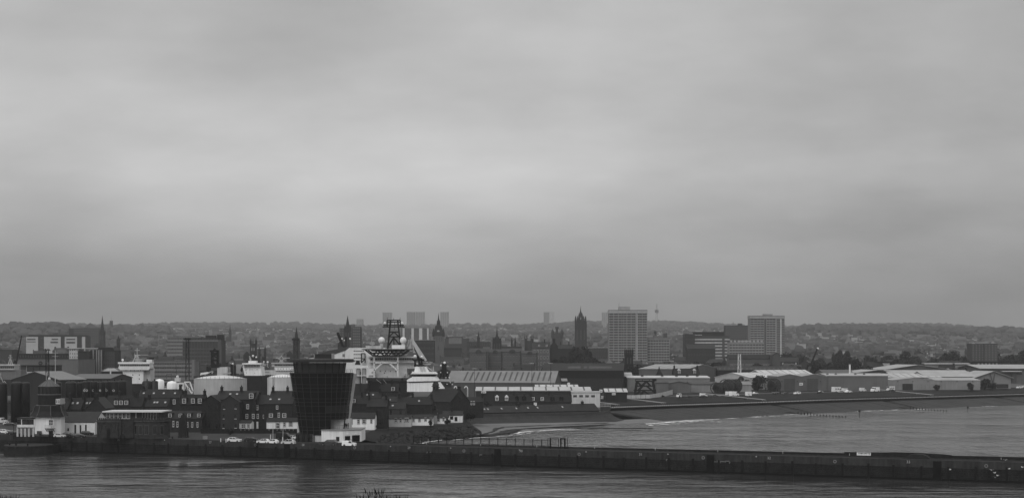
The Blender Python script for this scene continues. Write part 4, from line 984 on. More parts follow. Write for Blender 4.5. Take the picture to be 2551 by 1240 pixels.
H('low white walled boat shed with dark slate roof behind round tower', 147, 0, 236, 1051, 1026, 462, dep=15, wall=('paint', .6), roof=('slate', .045), wins=[(149.5, 1070, 4, 13), (160, 1069, 3.5, 7), (170, 1069, 4, 7), (187.6, 1068, 4.5, 22), (200.7, 1069, 4, 22), (214, 1066, 4, 18)], ws='d', name='boat_shed', cat='shed')
for k, (a, c, f) in enumerate(((140, 166, 'by the round tower'), (166, 200, 'between the chimneys behind boat shed'), (200, 232, 'next to the tall gable'))):
    H('slate roofed terrace house with two skylights '+f, a, 0, c, 1019, 991, 500+k*2, dep=10, chim=(.92,), sky=(a+9+k, c-12), group=VG)
H('stone house with gable towards the quay behind the boat shed', 214, 0, 262, 1017, 991, 488, dep=11, ridge='y', chim=(.1,), pots=4, group=VG)
H('slate house with three white framed dormer windows near dark tanks', 262, 0, 332, 1011, 985, 532, dep=9, dorm=(288, 300.5, 313.5), ds='gable', dt=.12, dw=1.6, dh=1.7, chim=(.4, .97), pots=5, group=VG)
H('plain slate roofed house right of the three dormers', 332, 0, 352, 1012, 988, 528, dep=9, chim=(.1,), group=VG)
H('long slate roofed house with three skylights behind the castellated building', 344, 0, 447, 990.5, 970, 540, dep=10, sky=(354, 379, 404, 432), chim=(.04, .97), wins=[(358, 1003), (434, 1000)], ws='f', group=VG)
H('low house with skylights in front of the long slate roof', 362, 0, 415, 1013, 993, 512, dep=9, sky=(381, 388, 408), chim=(.02,), wall=('stone', .07), group=VG)
H('flat topped row of cottages with white dormers beside castellated building', 400, 0, 503, 1043, 1024, 478, dep=9, wall=('stone', .06), roof=('slate', .035), dorm=(403, 422, 448, 469.5, 494), dt=.2, dw=1.3, dh=1.4, wins=[(420, 1056, 6, 10), (432, 1055, 4, 14), (442, 1056, 4.5, 13), (467, 1057, 4, 12), (479, 1057, 4, 12), (492, 1057, 4, 12)], ws='f', group=VG)
H('dark slate house with two white dormers left of the stone gables', 448, 0, 506, 1007, 983, 502, dep=9, dorm=(458, 480, 497), dt=.1, dw=1.5, dh=1.9, chim=(.12, .95), pots=3, group=VG)
H('tall rubble stone gabled tenement above the car park', 502, 0, 548, 1001, 985, 482, dep=14, ridge='y', wall=('stone', .05), wins=[(522, 1013, 4.5, 10), (541, 1012, 5, 9), (521, 1060, 4, 12), (541, 1061, 5, 10), (546, 1037, 4, 11)], ws='d', group=VG)
H('smooth rendered grey gabled tenement in the row above the car park', 549, 0, 597, 1002, 986, 481, dep=14, ridge='y', wall=('paint', .06), wins=[(558.5, 1013, 4.5, 10), (587, 1012, 5, 10), (557.5, 1037, 4, 10), (587, 1037, 5, 10), (557, 1060, 4, 11), (587, 1060, 5, 10)], ws='s', group=VG)
H('large tenement with white dormer and two chimneys behind the gables', 538, 0, 637, 995, 974, 486, dep=13, wall=('stone', .05), dorm=(625,), dt=.1, dw=1.7, dh=2.0, sky=(568, 585), skt=.6, chim=(.01, .55), pots=4, wins=[(600, 1013), (617, 1012), (615, 1036), (631, 1036)], ws='f', group=VG)
H('narrow stone house between the two larger tenements', 637, 0, 662, 1007, 984, 487, dep=11, wall=('stone', .055), wins=[(640.8, 1014, 5, 12), (642, 1036, 5, 11), (657, 1037, 4, 9)], ws='f', doors=[(641, 1058, 5, 17)], chim=(), group=VG)
H('stone tenement with two skylights beside the glass tower', 658, 0, 728, 1006, 985, 484, th=0, dep=12, wall=('stone', .055), sky=(670, 692), chim=(.95,), wins=[(690.5, 1014, 5, 9), (675, 1034, 9, 9), (694.6, 1033, 5, 11), (708, 1034, 9, 10)], ws='f', group=VG)
H('rear slate roofed house with chimneys behind the skylight tenement', 672, 0, 736, 990, 974, 512, dep=9, chim=(.02, .62), group=VG)
H('stone house half hidden behind the glass tower', 727, 0, 760, 1003, 990, 500, dep=10, chim=(.4,), wins=[(729.5, 1033, 6, 13)], ws='f', group=VG)
pb = H('small white porch with large windows below the tenement', 597, 0, 624.5, 1053, 1047, 472, dep=6, wall=('paint', .65), wins=[(606, 1060, 11, 11), (619, 1060, 6, 10)], ws='b', name='porch', cat='porch')
H('white annex with dark lean-to roof left of the glass tower', 664, 0, 741, 1050, 1041, 474, dep=7, wall=('paint', .6), wins=[(692, 1059, 8, 15), (708.5, 1056, 5, 11), (724, 1055, 7, 11)], ws='b', name='annex', cat='annex')
bw_ = thing('garden_wall', 'low dark garden wall with timber fence above the car park', 'wall', Vector((*W(500, 1076, 470).xy, 5.0)))
b_ = MB().box(0, 240*470/FP, 0, .35, -.3, .9); b_.build('wall', tone('stone', .04), bw_)
for i in range(24): MB().box(i*1.33, i*1.33+1.25, .1, .18, .91, 1.5).build('fence_panel', tone('stone', .035), bw_)
# obelisk
D = 444.0; s = D/FP; oz = Vector((*W(457, 1090, D).xy, 5.0)); obk = thing('stone_beacon', 'dark tapering stone beacon tower standing on the quay edge', 'monument', oz)
MB().lathe([(12.5*s*1.3, 0), (12.5*s*1.3, .5)], 0, 0, 4, R(45)).build('plinth', tone('stone', .06), obk)
MB().lathe([(11*s*1.35, .5), (10.5*s*1.35, 24*s)], 0, 0, 4, R(45)).build('base', tone('stone', .045), obk)
MB().lathe([(8.5*s*1.35, 24*s), (8*s*1.35, 48*s), (7*s, 54*s), (.1, 62*s)], 0, 0, 4, R(45)).build('shaft', tone('stone', .04), obk)
# ---- right of the tower
H('white walled cottage annex with four windows right of glass tower', 862, 0, 933, 1042, 1028, 492, dep=9, wall=('paint', .68), roof=('slate', .028), wins=[(876, 1050, 4, 11), (893, 1049, 5, 11), (907, 1049, 8, 10), (925, 1048, 4, 10)], ws='b', name='cottage', cat='cottage')
H('two storey rubble stone house above the white annex', 914, 0, 962.5, 1013, 994, 500, th=0, dep=10, wall=('stone', .05), roof=('slate', .035), wins=[(939.6, 1028, 4, 12), (948, 1047, 7, 13)], ws='d', chim=(.02, .93), group=VG)
H('grey house with two upper windows and one skylight', 962.5, 0, 1009, 1019, 1003, 520, dep=10, wall=('paint', .085), wins=[(974, 1027, 5, 10), (998, 1026, 5, 10)], ws='d', sky=(977,), chim=(.02,), group=VG)
for k, (xl, xr, D_, wl) in enumerate(((962, 1024, 514, [(986, 1046, 6, 10), (998, 1046, 4, 10), (1013, 1045, 9, 10)]), (1024, 1078, 524, [(1030, 1045, 5, 9), (1045, 1045, 5, 9), (1060, 1044, 5, 9), (1074, 1044, 8, 8)]), (1078, 1116, 538, [(1084, 1044, 6, 9), (1092, 1044, 6, 9), (1105, 1043, 4, 9)]))):
    q = H('white fronted shore cottage extension '+('with grey end nearest the lamp post', 'in the middle of the white row', 'at the shrub end of the white row')[k], xl, 0, xr, 1042.5-k, 1033.5-k, D_, dep=6, wall=('paint', .45 if k == 0 else .68), roof=('slate', .04), wins=wl, ws='b', name='cottage', cat='cottage')
H('low slate cottage with two white chimneys behind the shore row', 1006, 0, 1088, 1033, 1019, 536, dep=9, wall=('paint', .3), sky=(1026, 1032, 1066, 1069), skt=.5, chim=(.4, .93), pots=2, name='cottage', cat='cottage')
H('tiny white gabled house by the sea wall with dark porch', 1103, 0, 1152, 1034, 1024, 548, dep=8, wall=('paint', .6), wins=[(1125, 1040, 8, 8), (1136, 1043, 7, 11)], ws='d', chim=(.45,), name='cottage', cat='cottage')
H('slate roofed house left of the stone house', 876, 0, 918, 1006, 986, 530, dep=9, wall=('stone', .05), dorm=(881.5,), dt=.15, dw=1.3, dh=1.5, chim=(.55, .98), group=VG)
H('slate house with two bright skylights behind the stone house', 903, 0, 948, 992, 976, 552, dep=9, sky=(914, 928), chim=(.1, .9), group=VG)
H('tall stone house with white dormer under the ship bow', 948, 0, 991, 975, 955, 556, dep=9, wall=('stone', .06), dorm=(979,), dt=.1, dw=1.6, dh=1.6, chim=(.02, .6), group=VG)
H('slate house with two small skylights below the tall dormer house', 950, 0, 996, 1001, 988, 540, dep=9, sky=(963, 970), skt=.35, chim=(.97,), group=VG)
H('plain slate roofed house in the middle of the village', 990, 0, 1030, 1007, 990, 538, dep=9, chim=(.05, .9), wall=('stone', .05), group=VG)
H('slate house with one bright skylight beside the hall', 1022, 0, 1076, 1008, 991, 534, dep=9, sky=(1043,), chim=(.97,), pots=2, wall=('stone', .05), group=VG)
hl_ = H('large mission hall with broad slate roof, bellcote and stone gable', 1058, 1122, 1169, 1001, 969, 566, th=-34, dep=14, wall=('stone', .06), roof=('slate', .035), name='mission_hall', cat='hall')
b_ = MB(); zz = hl_.rz[1]; b_.box(-.2, 1.6, hl_.d/2-.9, hl_.d/2+.9, zz-2.5, zz+1.6); b_.prism([(-.4, zz+1.6), (1.8, zz+1.6), (.7, zz+3.3)], hl_.d/2-1.0, hl_.d/2+1.0); b_.build('bellcote', tone('stone', .07), hl_.e)
hl_.box('bell_opening', 'glass', .3, 1.1, hl_.d/2-.94, hl_.d/2-.9, zz-.4, zz+1.0)
q = MB().lathe([(.8, -.05), (.8, .05)], 0, 0, 12).build('round_window', 'glass', hl_.e, loc=(hl_.w+.03, hl_.d*.5, hl_.rz[0]+1.6), rot=(0, R(90), 0)); hl_.chim(hl_.w-.5, hl_.d/2, zz, 1.4, .8, 1.0, 2)
hl_.box('doorway', 'steel_dark', hl_.w, hl_.w+.06, hl_.d*.55, hl_.d*.55+1.6, 0, 2.6)
H('low stone house with white windows right of the mission hall', 1163, 0, 1204, 1001, 989, 590, dep=8, wall=('stone', .05), wins=[(1174.5, 1003, 4, 9), (1181, 1003, 4, 9)], ws='f', chim=(.93,), group=VG)
# row behind the sea wall
for k, (xl, xr, sk, ch) in enumerate(((1152, 1232, (1160, 1171, 1182, 1213, 1222), ()), (1232, 1312, (1256, 1293), (.9,)), (1312, 1396, (1322, 1346), (.4,)), (1396, 1492, (1408,), (.7,)))):
    D_ = interp([(1152, 622), (1492, 655)], xl); 
    q = Bd('cottage', ('long slate cottage roof with five skylights above the sea wall', 'slate cottage roof with two skylights and dark chimney above sea wall', 'slate cottage roof with white chimney above the sea wall', 'slate cottage roof at the esplanade end of the sea wall')[k], 'cottage', xl-14, xl, xr, 1030, D_, 27.0, 9.5, 'cottages behind the sea wall', 3.6)
    q.d = 9.5; zt = 2.05; gz = CH - (1013.5-2.6*k-HY)/FP*(D_+5+q.w*.25) - 3.6
    q.wall(tone('stone', .06), zt, gz=gz); q.roof(tone('slate', .042), zt, gz, ov=.3); q.skyl(sk, .55, .75, 1.2)
    for f in ch: q.chim(q.w*f, q.d/2, gz, 1.4, .8, 1.0, 2, m='white' if k == 2 else 'stone_045')
    if k == 3: q.box('gutter', 'steel_dark', 0, q.w, -.45, -.3, zt-.25, zt-.1)
for k, (xl, xr, dm_, st, fm_, lab) in enumerate(((1232, 1283, (1238, 1262), 'white', 'white', 'dark slate house with two pointed white dormers'), (1283, 1325, (1283+5, 1306), 'gable', 'trim_dark', 'slate house with two pointed dark dormers'), (1325, 1370, (1328, 1351), 'box', 'white', 'slate house with two square white dormers'), (1370, 1424, (1376, 1399), 'box', 'trim_dark', 'slate house with two square dark dormers'))):
    H(lab + ' in the row behind the sea wall', xl, 0, xr, 1001, 982.5, 668+k*2, dep=9, wall=('stone', .06), roof=('slate', .028), dorm=dm_, ds=st, dfm=fm_, dt=.18, dw=1.7, dh=1.8, chim=(.96,) if k else (.12, .96), pots=4, z0=4.95, group=VG)
wk = Bd('workshop', 'white flat roofed workshop with four grouped windows near esplanade', 'workshop', 1424, 0, 1495, 1006, 690, 0, 14, None, 4.95)
wk.wall(tone('paint', .5), wk.Z(977)); wk.flat(tone('metal', .45), wk.Z(977), .35, .3)
for x_ in (1432.5, 1447.5, 1462.5, 1477.5):
    for i in (-1, 0, 1): wk.win(wk.X(x_+i*3), wk.Z(986), .5, 1.1, 'd')
wk.box('plinth', tone('conc', .2), -.03, wk.w+.03, -.06, -.003, 0, 1.0)
# hut below the white workshop: toilets block on the wall end
tb = Bd('shelter', 'small stone lookout shelter where the sea wall meets the promenade', 'shelter', 1497, 0, 1521, 1040, 672, 0, 6, None, 1.0)
tb.wall(tone('conc', .08), tb.Z(1013)); tb.flat(tone('conc', .2), tb.Z(1013), .3, .2)
for i in range(7): tb.box('rail_post', 'steel_pale', .1+i*.72, .2+i*.72, -.1, 0, tb.Z(1013)+.3, tb.Z(1013)+1.3)
tb.box('rail', 'steel_pale', 0, tb.w, -.12, .02, tb.Z(1013)+1.3, tb.Z(1013)+1.4)

# lamp posts and poles near the tower
def lamp(px, py, yt, z0, label, arm=1, name='lamp_post', m='steel_pale'):
    D_ = DG(py, z0); p = Vector((*W(px, py, D_).xy, z0)); h = (py-yt)/FP*D_
    e = thing(name, label, 'lamp post', p, 0.0, 'lamp posts'); MB().cyl(0, 0, 0, h, .1, .06, 7).build('pole', m, e)
    MB().beam((0, 0, h), (-.9*arm, 0, h+.15), .09).build('arm', m, e); MB().box(-1.5*arm if arm > 0 else .85, -.85*arm if arm > 0 else 1.5, -.12, .12, h+.08, h+.2).build('lamp_head', m, e)
lamp(680, 1104, 1054, 5.0, 'pale street lamp left of pair beside the white parked hatchbacks')
lamp(705, 1106, 1054, 5.0, 'pale street lamp right of pair beside the glass tower')
lamp(967, 1072, 1036, 5.3, 'dark lamp post on the path before the white cottages', m='steel_dark')
lamp(1036, 1056, 1030, 5.3, 'dark lamp post against the white shore cottages', m='steel_dark')
lamp(34, 1096, 1045, 5.0, 'thin pole on the quay left of the round tower', m='steel_dark')
for px, py, h, lab in ((550, 1100, 1.0, 'short white bollard left of the silver hatchback'), (563, 1101, 1.0, 'short white bollard touching the silver hatchback'), (674, 1093, 1.3, 'white bollard by the street lamp'), (704, 1102, 1.6, 'white bollard under the second street lamp')):
    D_ = DG(py, 5); e = thing('bollard', lab, 'bollard', Vector((*W(px, py, D_).xy, 5.0))); MB().cyl(0, 0, 0, h, .12, .12, 8).build('post', 'white', e); MB().cyl(0, 0, h+.003, h+.08, .15, .1, 8).build('cap', 'white', e)
sg = thing('car_park_sign', 'white rectangular sign board at the car park entrance', 'sign', Vector((*W(511, 1102, 424).xy, 5.0)))
for x_ in (-.6, .6): MB().box(x_-.05, x_+.05, 0, .1, 0, 2.0).build('post', 'steel_dark', sg)
MB().box(-.7, .7, -.06, 0, .7, 1.75).build('board', tone('paint', .25), sg)
for px, lab in ((430, 'black mooring bollard on the quay before the stone beacon'), (330, 'black mooring bollard before the castellated building')):
    D_ = 443; e = thing('mooring_bollard', lab, 'bollard', pier_pt(pier_t(px, 1), .9, 5.0)); MB().cyl(0, 0, 0, .5, .2, .16, 8).build('stem', 'steel_dark', e); MB().cyl(0, 0, .5, .7, .3, .26, 8).build('head', 'steel_dark', e)
qr = thing('quay_rail', 'low pale rail along the quay edge before the castellated building', 'rail', pier_pt(pier_t(200), .6, 5.0), PA)
ln = pier_t(520)-pier_t(200); MB().box(0, ln, -.04, .04, .35, .42).build('rail', 'steel', qr)
for i in range(22): MB().box(i*ln/22-.04, i*ln/22+.04, -.04, .04, 0, .35).build('post', 'steel', qr)
# ---------------------------------------------------------------- vehicles near the tower
def vpx(kind, v, x0, x1, yb, z0, label, rot=0.0, **kw):
    xc = (x0+x1)/2; D_ = DG(yb, z0)+.9; q = PROF[kind]; a = abs(math.cos(rot)); sc = ((x1-x0)/FP*D_)/(q['L']*a + q['Wd']*abs(math.sin(rot))); sc = min(max(sc, .85), 1.2)
    return vehicle(kind, v, Vector((W(xc, yb, D_).x, D_, z0)), rot, label, group=kw.pop('group', None), scale=sc, **kw)
cg = 'cars parked by the glass tower'
vpx('hatch', .55, 566, 602, 1101, 5, 'silver hatchback parked alone facing right', rot=-.2, group=cg)
vpx('suv', .012, 609, 644, 1100, 5, 'black off-roader parked right of the silver hatchback', rot=-.25, group=cg)
vpx('hatch', .6, 639, 673, 1104, 5, 'white hatchback overlapping the black off-roader', rot=-.2, flip=True, group=cg)
vpx('hatch', .7, 663, 695, 1104.5, 5, 'white hatchback parked under the street lamp', rot=-.35, flip=True, group=cg)
vpx('hatch', .5, 700, 737, 1106.5, 5, 'silver estate car with dark windows at the quay edge', rot=-.2, flip=True, group=cg)
vpx('van', .015, 688, 727, 1094, 5, 'black van parked behind the white hatchbacks', rot=-.25, cat='van', group=cg)
vpx('saloon', .6, 720, 741, 1094, 5, 'white car parked right behind the black van', rot=-.8, group=cg)
vpx('suv', .02, 731, 752, 1093, 5, 'dark car half behind the glass tower foot', rot=-.4, group=cg)
vpx('suv', .07, 797, 841, 1110, 5, 'grey estate car parked before the white tower base', rot=-.1, flip=True, group=cg)
vpx('smallvan', .65, 852, 888, 1111, 5, 'white van with roof rack before the tower garage doors', rot=-.15, cat='van', extra='bars', group=cg)
vpx('hatch', .5, 412, 434, 1072, 5, 'white car parked before the dormered cottage row', rot=.1, group=cg)
lg = 'cars parked around the round tower'
for (k, v, x0, x1, yb, lab) in (('hatch', .6, -4, 27, 1079, 'white hatchback at the picture edge beside the round tower wing'), ('hatch', .5, 14, 41, 1081, 'pale hatchback behind the arches of the white wing'), ('suv', .02, 22, 50, 1083, 'dark car parked beneath the white wing'), ('hatch', .5, 10, 31, 1058, 'pale car in the far row left of the round tower'), ('saloon', .02, 13, 37, 1060, 'dark car in the far row left of the round tower'), ('van', .5, -8, 12, 1053, 'pale van in the far row at the picture edge'), ('hatch', .5, 136, 162, 1089, 'silver hatchback before the white boat shed'), ('hatch', .03, 158, 177, 1087, 'small dark car between silver hatchback and black car'), ('saloon', .02, 178, 214, 1090, 'low black saloon parked before the boat shed'), ('suv', .015, 206, 229, 1084, 'black off-roader beside the castellated building'), ('hatch', .25, 165, 190, 1086, 'grey hatchback behind the low black saloon')):
    vpx(k, v, x0, x1, yb, 5, lab, rot=-.15, group=lg, cat='van' if k == 'van' else 'car')
# ---------------------------------------------------------------- vehicles on the esplanade
eg = 'vehicles on the esplanade'
TH = R(40)
for (k, v, x0, x1, yb, fl, lab) in (
 ('suv', .012, 1487, 1507, 996, 1, 'dark car partly hidden by the white workshop'), ('saloon', .02, 1499, 1524, 999, 1, 'dark saloon lowest of the group by the workshop'), ('hatch', .02, 1512, 1532, 995, 0, 'dark hatchback in the middle of the group by the workshop'), ('suv', .05, 1530, 1556, 998, 1, 'grey off-roader nearest the steps by the workshop'),
 ('saloon', .015, 1705, 1724, 991, 0, 'black car before the white flatbed truck'), ('van', .7, 1742, 1763, 988, 0, 'white panel van behind a black car left of the large cable drums'), ('saloon', .012, 1742, 1763, 990, 0, 'black car in front of the white panel van'), ('hatch', .1, 1770, 1789, 988.5, 0, 'grey hatchback alone before the cable drums'),
 ('van', .65, 1806, 1828, 984, 0, 'white van behind the large white van below the cable drums'), ('van', .75, 1815, 1842, 986, 0, 'large white van parked below the cable drums'), ('hatch', .65, 1875, 1888, 981, 0, 'white car beside the white box trailer'),
 ('hatch', .06, 1947, 1965, 982, 1, 'grey hatchback right of the pickup'), ('hatch', .75, 1976, 1996, 981.5, 1, 'bright white hatchback alone on the esplanade'), ('hatch', .6, 2037, 2052, 978, 0, 'white car just behind a dark hatchback'), ('hatch', .02, 2035, 2052, 980, 0, 'dark hatchback alone beside a white car'),
 ('motorhome', .65, 2070, 2098, 976, 0, 'white motorhome with wide side windows'), ('van', .6, 2095, 2117, 976, 0, 'white window van behind the motorhome'), ('saloon', .35, 2087, 2103, 977.5, 1, 'silver car before the motorhome'), ('saloon', .7, 2103, 2124, 977.5, 0, 'white saloon before the window van'),
 ('van', .6, 2139, 2159, 974, 0, 'white van with dark lower body left of a larger van'), ('van', .75, 2167, 2193, 975, 1, 'large white van facing left before the grey warehouse'), ('motorhome', .6, 2206, 2231, 973, 1, 'white camper with alcove behind a dark car'), ('saloon', .03, 2212, 2232, 975, 0, 'dark car in front of the white camper'),
 ('smallvan', .7, 2279, 2302, 970, 0, 'small white van with dark rear before the long warehouse'), ('coach', .7, 2367, 2412, 968, 0, 'white coach with dark window band before the long warehouse'), ('saloon', .08, 2391, 2411, 970, 0, 'grey car in front of the coach'), ('saloon', .02, 2433, 2449, 968, 0, 'dark car right of the coach'), ('hatch', .7, 2530, 2548, 967, 1, 'white hatchback near the right picture edge'), ('hatch', .7, 2541, 2556, 965, 1, 'white car cut by the right picture edge')):
    z = 8.06 if x0 > 1600 else 5.9
    vpx(k, v, x0, x1, yb, z, lab, rot=TH if x0 > 1600 else .3, flip=bool(fl), group=eg, cat={'van': 'van', 'smallvan': 'van', 'motorhome': 'motorhome', 'coach': 'coach'}.get(k, 'car'))
def flatbed(x0, x1, yb, z0, label, boat=False, v=.72):
    D_ = DG(yb, z0); p = Vector((*W((x0+x1)/2, yb, D_).xy, z0)); e = thing('flatbed_truck', label, 'truck', p, TH + math.pi if not boat else TH, eg)
    MB().prism([(1.2, .5), (3.2, .5), (3.2, 1.2), (2.9, 1.4), (2.5, 2.3), (1.2, 2.35)], -1, 1).build('cab', tone('gloss', v), e)
    MB().box(-3.3, 1.15, -1.05, 1.05, .8, .95).build('bed', 'steel', e); MB().box(-3.3, 1.15, -1.05, -1.0, .951, 1.3).build('side_board', tone('paint', .3), e); MB().box(-3.3, 1.15, 1.0, 1.05, .951, 1.3).build('side_board', tone('paint', .3), e)
    MB().add([(2.86, -.9, 1.42), (2.86, .9, 1.42), (2.53, .85, 2.2), (2.53, -.85, 2.2)], [(0,1,2,3)]).build('windscreen', 'glass', e, loc=(.03, 0, 0))
    for sd in (-1.02, 1.02): MB().prism([(1.6, 1.4), (2.75, 1.4), (2.42, 2.15), (1.6, 2.15)], sd-.01, sd+.01).build('side_window', 'glass', e)
    for x_ in (-2.2, 2.3):
        for y_ in (-.9, .9): MB().lathe([(.38, -.12), (.38, .12)], 0, 0, 12).build('wheel', 'tyre', e, loc=(x_, y_, .38), rot=(R(90), 0, 0))
    return e
flatbed(1682, 1714, 990, 8.06, 'white flatbed truck parked above the ramp steps')
flatbed(1922, 1948, 981, 8.06, 'dark loaded pickup beside the cable drum', boat=True, v=.08)
D_ = DG(987, 8.06); tr_ = thing('box_trailer', 'white square box trailer parked on the esplanade', 'trailer', Vector((*W(1864.5, 987, D_).xy, 8.06)), TH, eg)
MB().box(-1.7, 1.7, -1.0, 1.0, .5, 2.7).build('box', tone('paint', .75), tr_); MB().beam((-1.7, 0, .55), (-3.0, 0, .5), .15).build('drawbar', 'steel_dark', tr_); MB().box(-1.2, -.3, -1.02, -1.0, .8, 1.5).build('vent', tone('paint', .4), tr_)
for y_ in (-.95, .95): MB().lathe([(.33, -.1), (.33, .1)], 0, 0, 12).build('wheel', 'tyre', tr_, loc=(0, y_, .33), rot=(R(90), 0, 0))
# ---------------------------------------------------------------- things drawn up from picture columns and rows at one distance
class PX:
    def __init__(s, name, label, cat, px, py, D, group=None, z0=None):
        s.px, s.D, s.s = px, D, D/FP; p = W(px, py, D); s.py = py
        if z0 is not None: s.py = HY + (CH-z0)*FP/D; p.z = z0
        s.e = thing(name, label, cat, p, 0.0, group)
    def x(s, px): return (px-s.px)*s.s
    def z(s, py): return (s.py-py)*s.s
    def bx(s, name, m, x0, x1, yt, yb, y0=0.0, y1=3.0, parent=None): return MB().box(s.x(x0), s.x(x1), y0, y1, s.z(yb), s.z(yt)).build(name, m, parent or s.e)
    def poly(s, name, m, pts, y0, y1): return MB().prism([(s.x(a), s.z(b)) for a, b in pts], y0, y1).build(name, m, s.e)
    def bars(s, name, m, segs, w, y=0.0, n=4):
        b = MB()
        for q in segs: a, c = q[0], q[1]; ya = q[2] if len(q) > 2 else y; b.beam((s.x(a[0]), ya, s.z(a[1])), (s.x(c[0]), ya, s.z(c[1])), w, n=n)
        return b.build(name, m, s.e)
    def ball(s, name, m, px, py, r, y=0.0): return MB().ball(s.x(px), y, s.z(py), r*s.s, 12, 8).build(name, m, s.e, smooth=True)
    def wins(s, lst, w, h, y=0.0, name='window', pane='glass'):
        for a, b in lst: ob(name, unit('pane', pane), s.e, (s.x(a), y, s.z(b)), 0.0, (w*s.s, 1, h*s.s))
tone('paint', .02); mat('tank_black', .012, .5, .3, .4, streak=.4, spec=.3)
# dark process tanks
for k, (x0, x1, yt, lab, ch) in enumerate(((-6, 18, 952, 'tall black tank cut by the left picture edge', ''), (27.5, 56, 950, 'tall broad black tank left of the round tower', ''), (54.5, 74.5, 951, 'tall narrow black tank beside the round tower', ''), (129, 153.5, 950, 'black domed tank just right of the round tower roof', ''), (163, 190.5, 949, 'broad black domed tank at start of the lettered row', ''), (190.5, 208.5, 950.5, 'narrow black tank between broad tank and lettered tanks', ''), (206, 226, 948, 'black tank with small pale emblem', 'ch'), (224.5, 244, 948, 'black tank lettered with a white c', 'c'), (242.5, 262, 949, 'black tank lettered with a white e', 'e'), (258.5, 278, 948, 'black tank lettered with a white b', 'b'), (275.5, 296, 948, 'black tank lettered with a white o', 'o'), (292, 315.5, 946.5, 'largest black domed tank at right end of the lettered row', ''))):
    D = 548 if k < 3 else 585 + (k % 2)*6; r_ = (x1-x0)/2*D/FP; q = PX('storage_tank', lab, 'tank', (x0+x1)/2, 0, D+r_, 'black domed storage tanks', 4.95)
    zt = (CH-(yt-HY)/FP*D)-4.95
    MB().lathe([(r_, 0), (r_, zt-r_*.45), (r_*.97, zt-r_*.3), (r_*.82, zt-r_*.13), (r_*.5, zt-r_*.03), (.05, zt)], 0, 0, 22).build('shell', 'tank_black', q.e, smooth=True)
    MB().lathe([(r_*1.015, zt-r_*.52), (r_*1.015, zt-r_*.44)], 0, 0, 22).build('rim', tone('paint', .03), q.e)
    if k > 2: MB().cyl(0, -r_*.2, zt-.1, zt+.5, .25, .25, 8).build('vent', 'steel_dark', q.e)
    if ch: text(ch if ch != 'ch' else 'do', 2.0, tone('paint', .5), q.e, (0, -r_-.03, zt-(971-yt)*D/FP), (R(90), 0, 0), 'lettering')
# white oil tanks
def oiltank(x0, x1, yw, yd, D, v, label, ladder=None):
    r_ = (x1-x0)/2*D/FP; q = PX('oil_tank', label, 'tank', (x0+x1)/2, 0, D+r_, 'pale storage tanks', 4.95)
    z1 = CH-(yw-HY)/FP*D-4.95; z2 = CH-(yd-HY)/FP*(D+r_)-4.95
    MB().lathe([(r_, 0), (r_, z1)], 0, 0, 40).build('shell', tone('paint', v), q.e, smooth=False)
    MB().lathe([(r_*1.01, z1+.003), (r_*.72, z1+(z2-z1)*.5), (r_*.4, z1+(z2-z1)*.85), (.1, z2)], 0, 0, 40).build('dome', tone('paint', min(.75, v*1.35)), q.e, smooth=True)
    n = 36; b = MB()
    for i in range(n):
        a, c = 2*math.pi*i/n, 2*math.pi*(i+1)/n; p = (r_*math.cos(a), r_*math.sin(a)); p2 = (r_*math.cos(c), r_*math.sin(c))
        MB().beam((*p, z1), (*p, z1+1.25), .09).build('rail_post', 'steel_dark', q.e)
        for z in (.65, 1.22): b.beam((*p, z1+z), (*p2, z1+z), .07)
    b.build('rail', 'steel_dark', q.e)
    if ladder is not None:
        a = R(ladder); b = MB(); x_, y_ = (r_+.25)*math.cos(a), (r_+.25)*math.sin(a)
        for o in (-.3, .3): b.beam((x_+o, y_, 0), (x_+o, y_, z1+1), .08)
        for i in range(int(z1/.6)): b.beam((x_-.3, y_, i*.6+.3), (x_+.3, y_, i*.6+.3), .06)
        b.build('ladder', 'steel_dark', q.e)
    return q
oiltank(483, 615.5, 943.5, 934.5, 650, .42, 'wide pale oil tank with shallow domed roof and rail', 20)
oiltank(666, 740, 940.5, 932, 655, .5, 'pale oil tank beside the glass tower with ladder', -115)
for x0, x1, yt, lab in ((386, 409, 943, 'small white upright tank left of the pair by the deck house'), (416, 441, 948, 'small white upright tank right of the pair by the deck house')):
    D = 625; r_ = (x1-x0)/2*D/FP; q = PX('silo', lab, 'tank', (x0+x1)/2, 0, D, 'small white silos', 4.95); zt = CH-(yt-HY)/FP*D-4.95
    MB().lathe([(r_, 2), (r_, zt-r_*.6), (r_*.8, zt-r_*.2), (.05, zt)], 0, 0, 18).build('shell', tone('paint', .7), q.e, smooth=True)
    for i in range(4): a = i*math.pi/2+.7; MB().beam((r_*.8*math.cos(a), r_*.8*math.sin(a), 0), (r_*.8*math.cos(a), r_*.8*math.sin(a), 2.5), .25).build('leg', 'steel', q.e)
for x0, x1, lab in ((354, 379, 'squat dark tank with domed top left of the white silos'), (376, 394, 'squat dark tank beside the white silo')):
    D = 600; r_ = (x1-x0)/2*D/FP; q = PX('squat_tank', lab, 'tank', (x0+x1)/2, 0, D, None, 4.95); zt = CH-(947-HY)/FP*D-4.95
    MB().lathe([(r_, 0), (r_, zt-r_*.35), (r_*.7, zt-r_*.1), (.05, zt)], 0, 0, 18).build('shell', 'tank_black', q.e, smooth=True); MB().cyl(0, 0, zt, zt+.6, .3, .3, 8).build('vent', 'steel_dark', q.e)
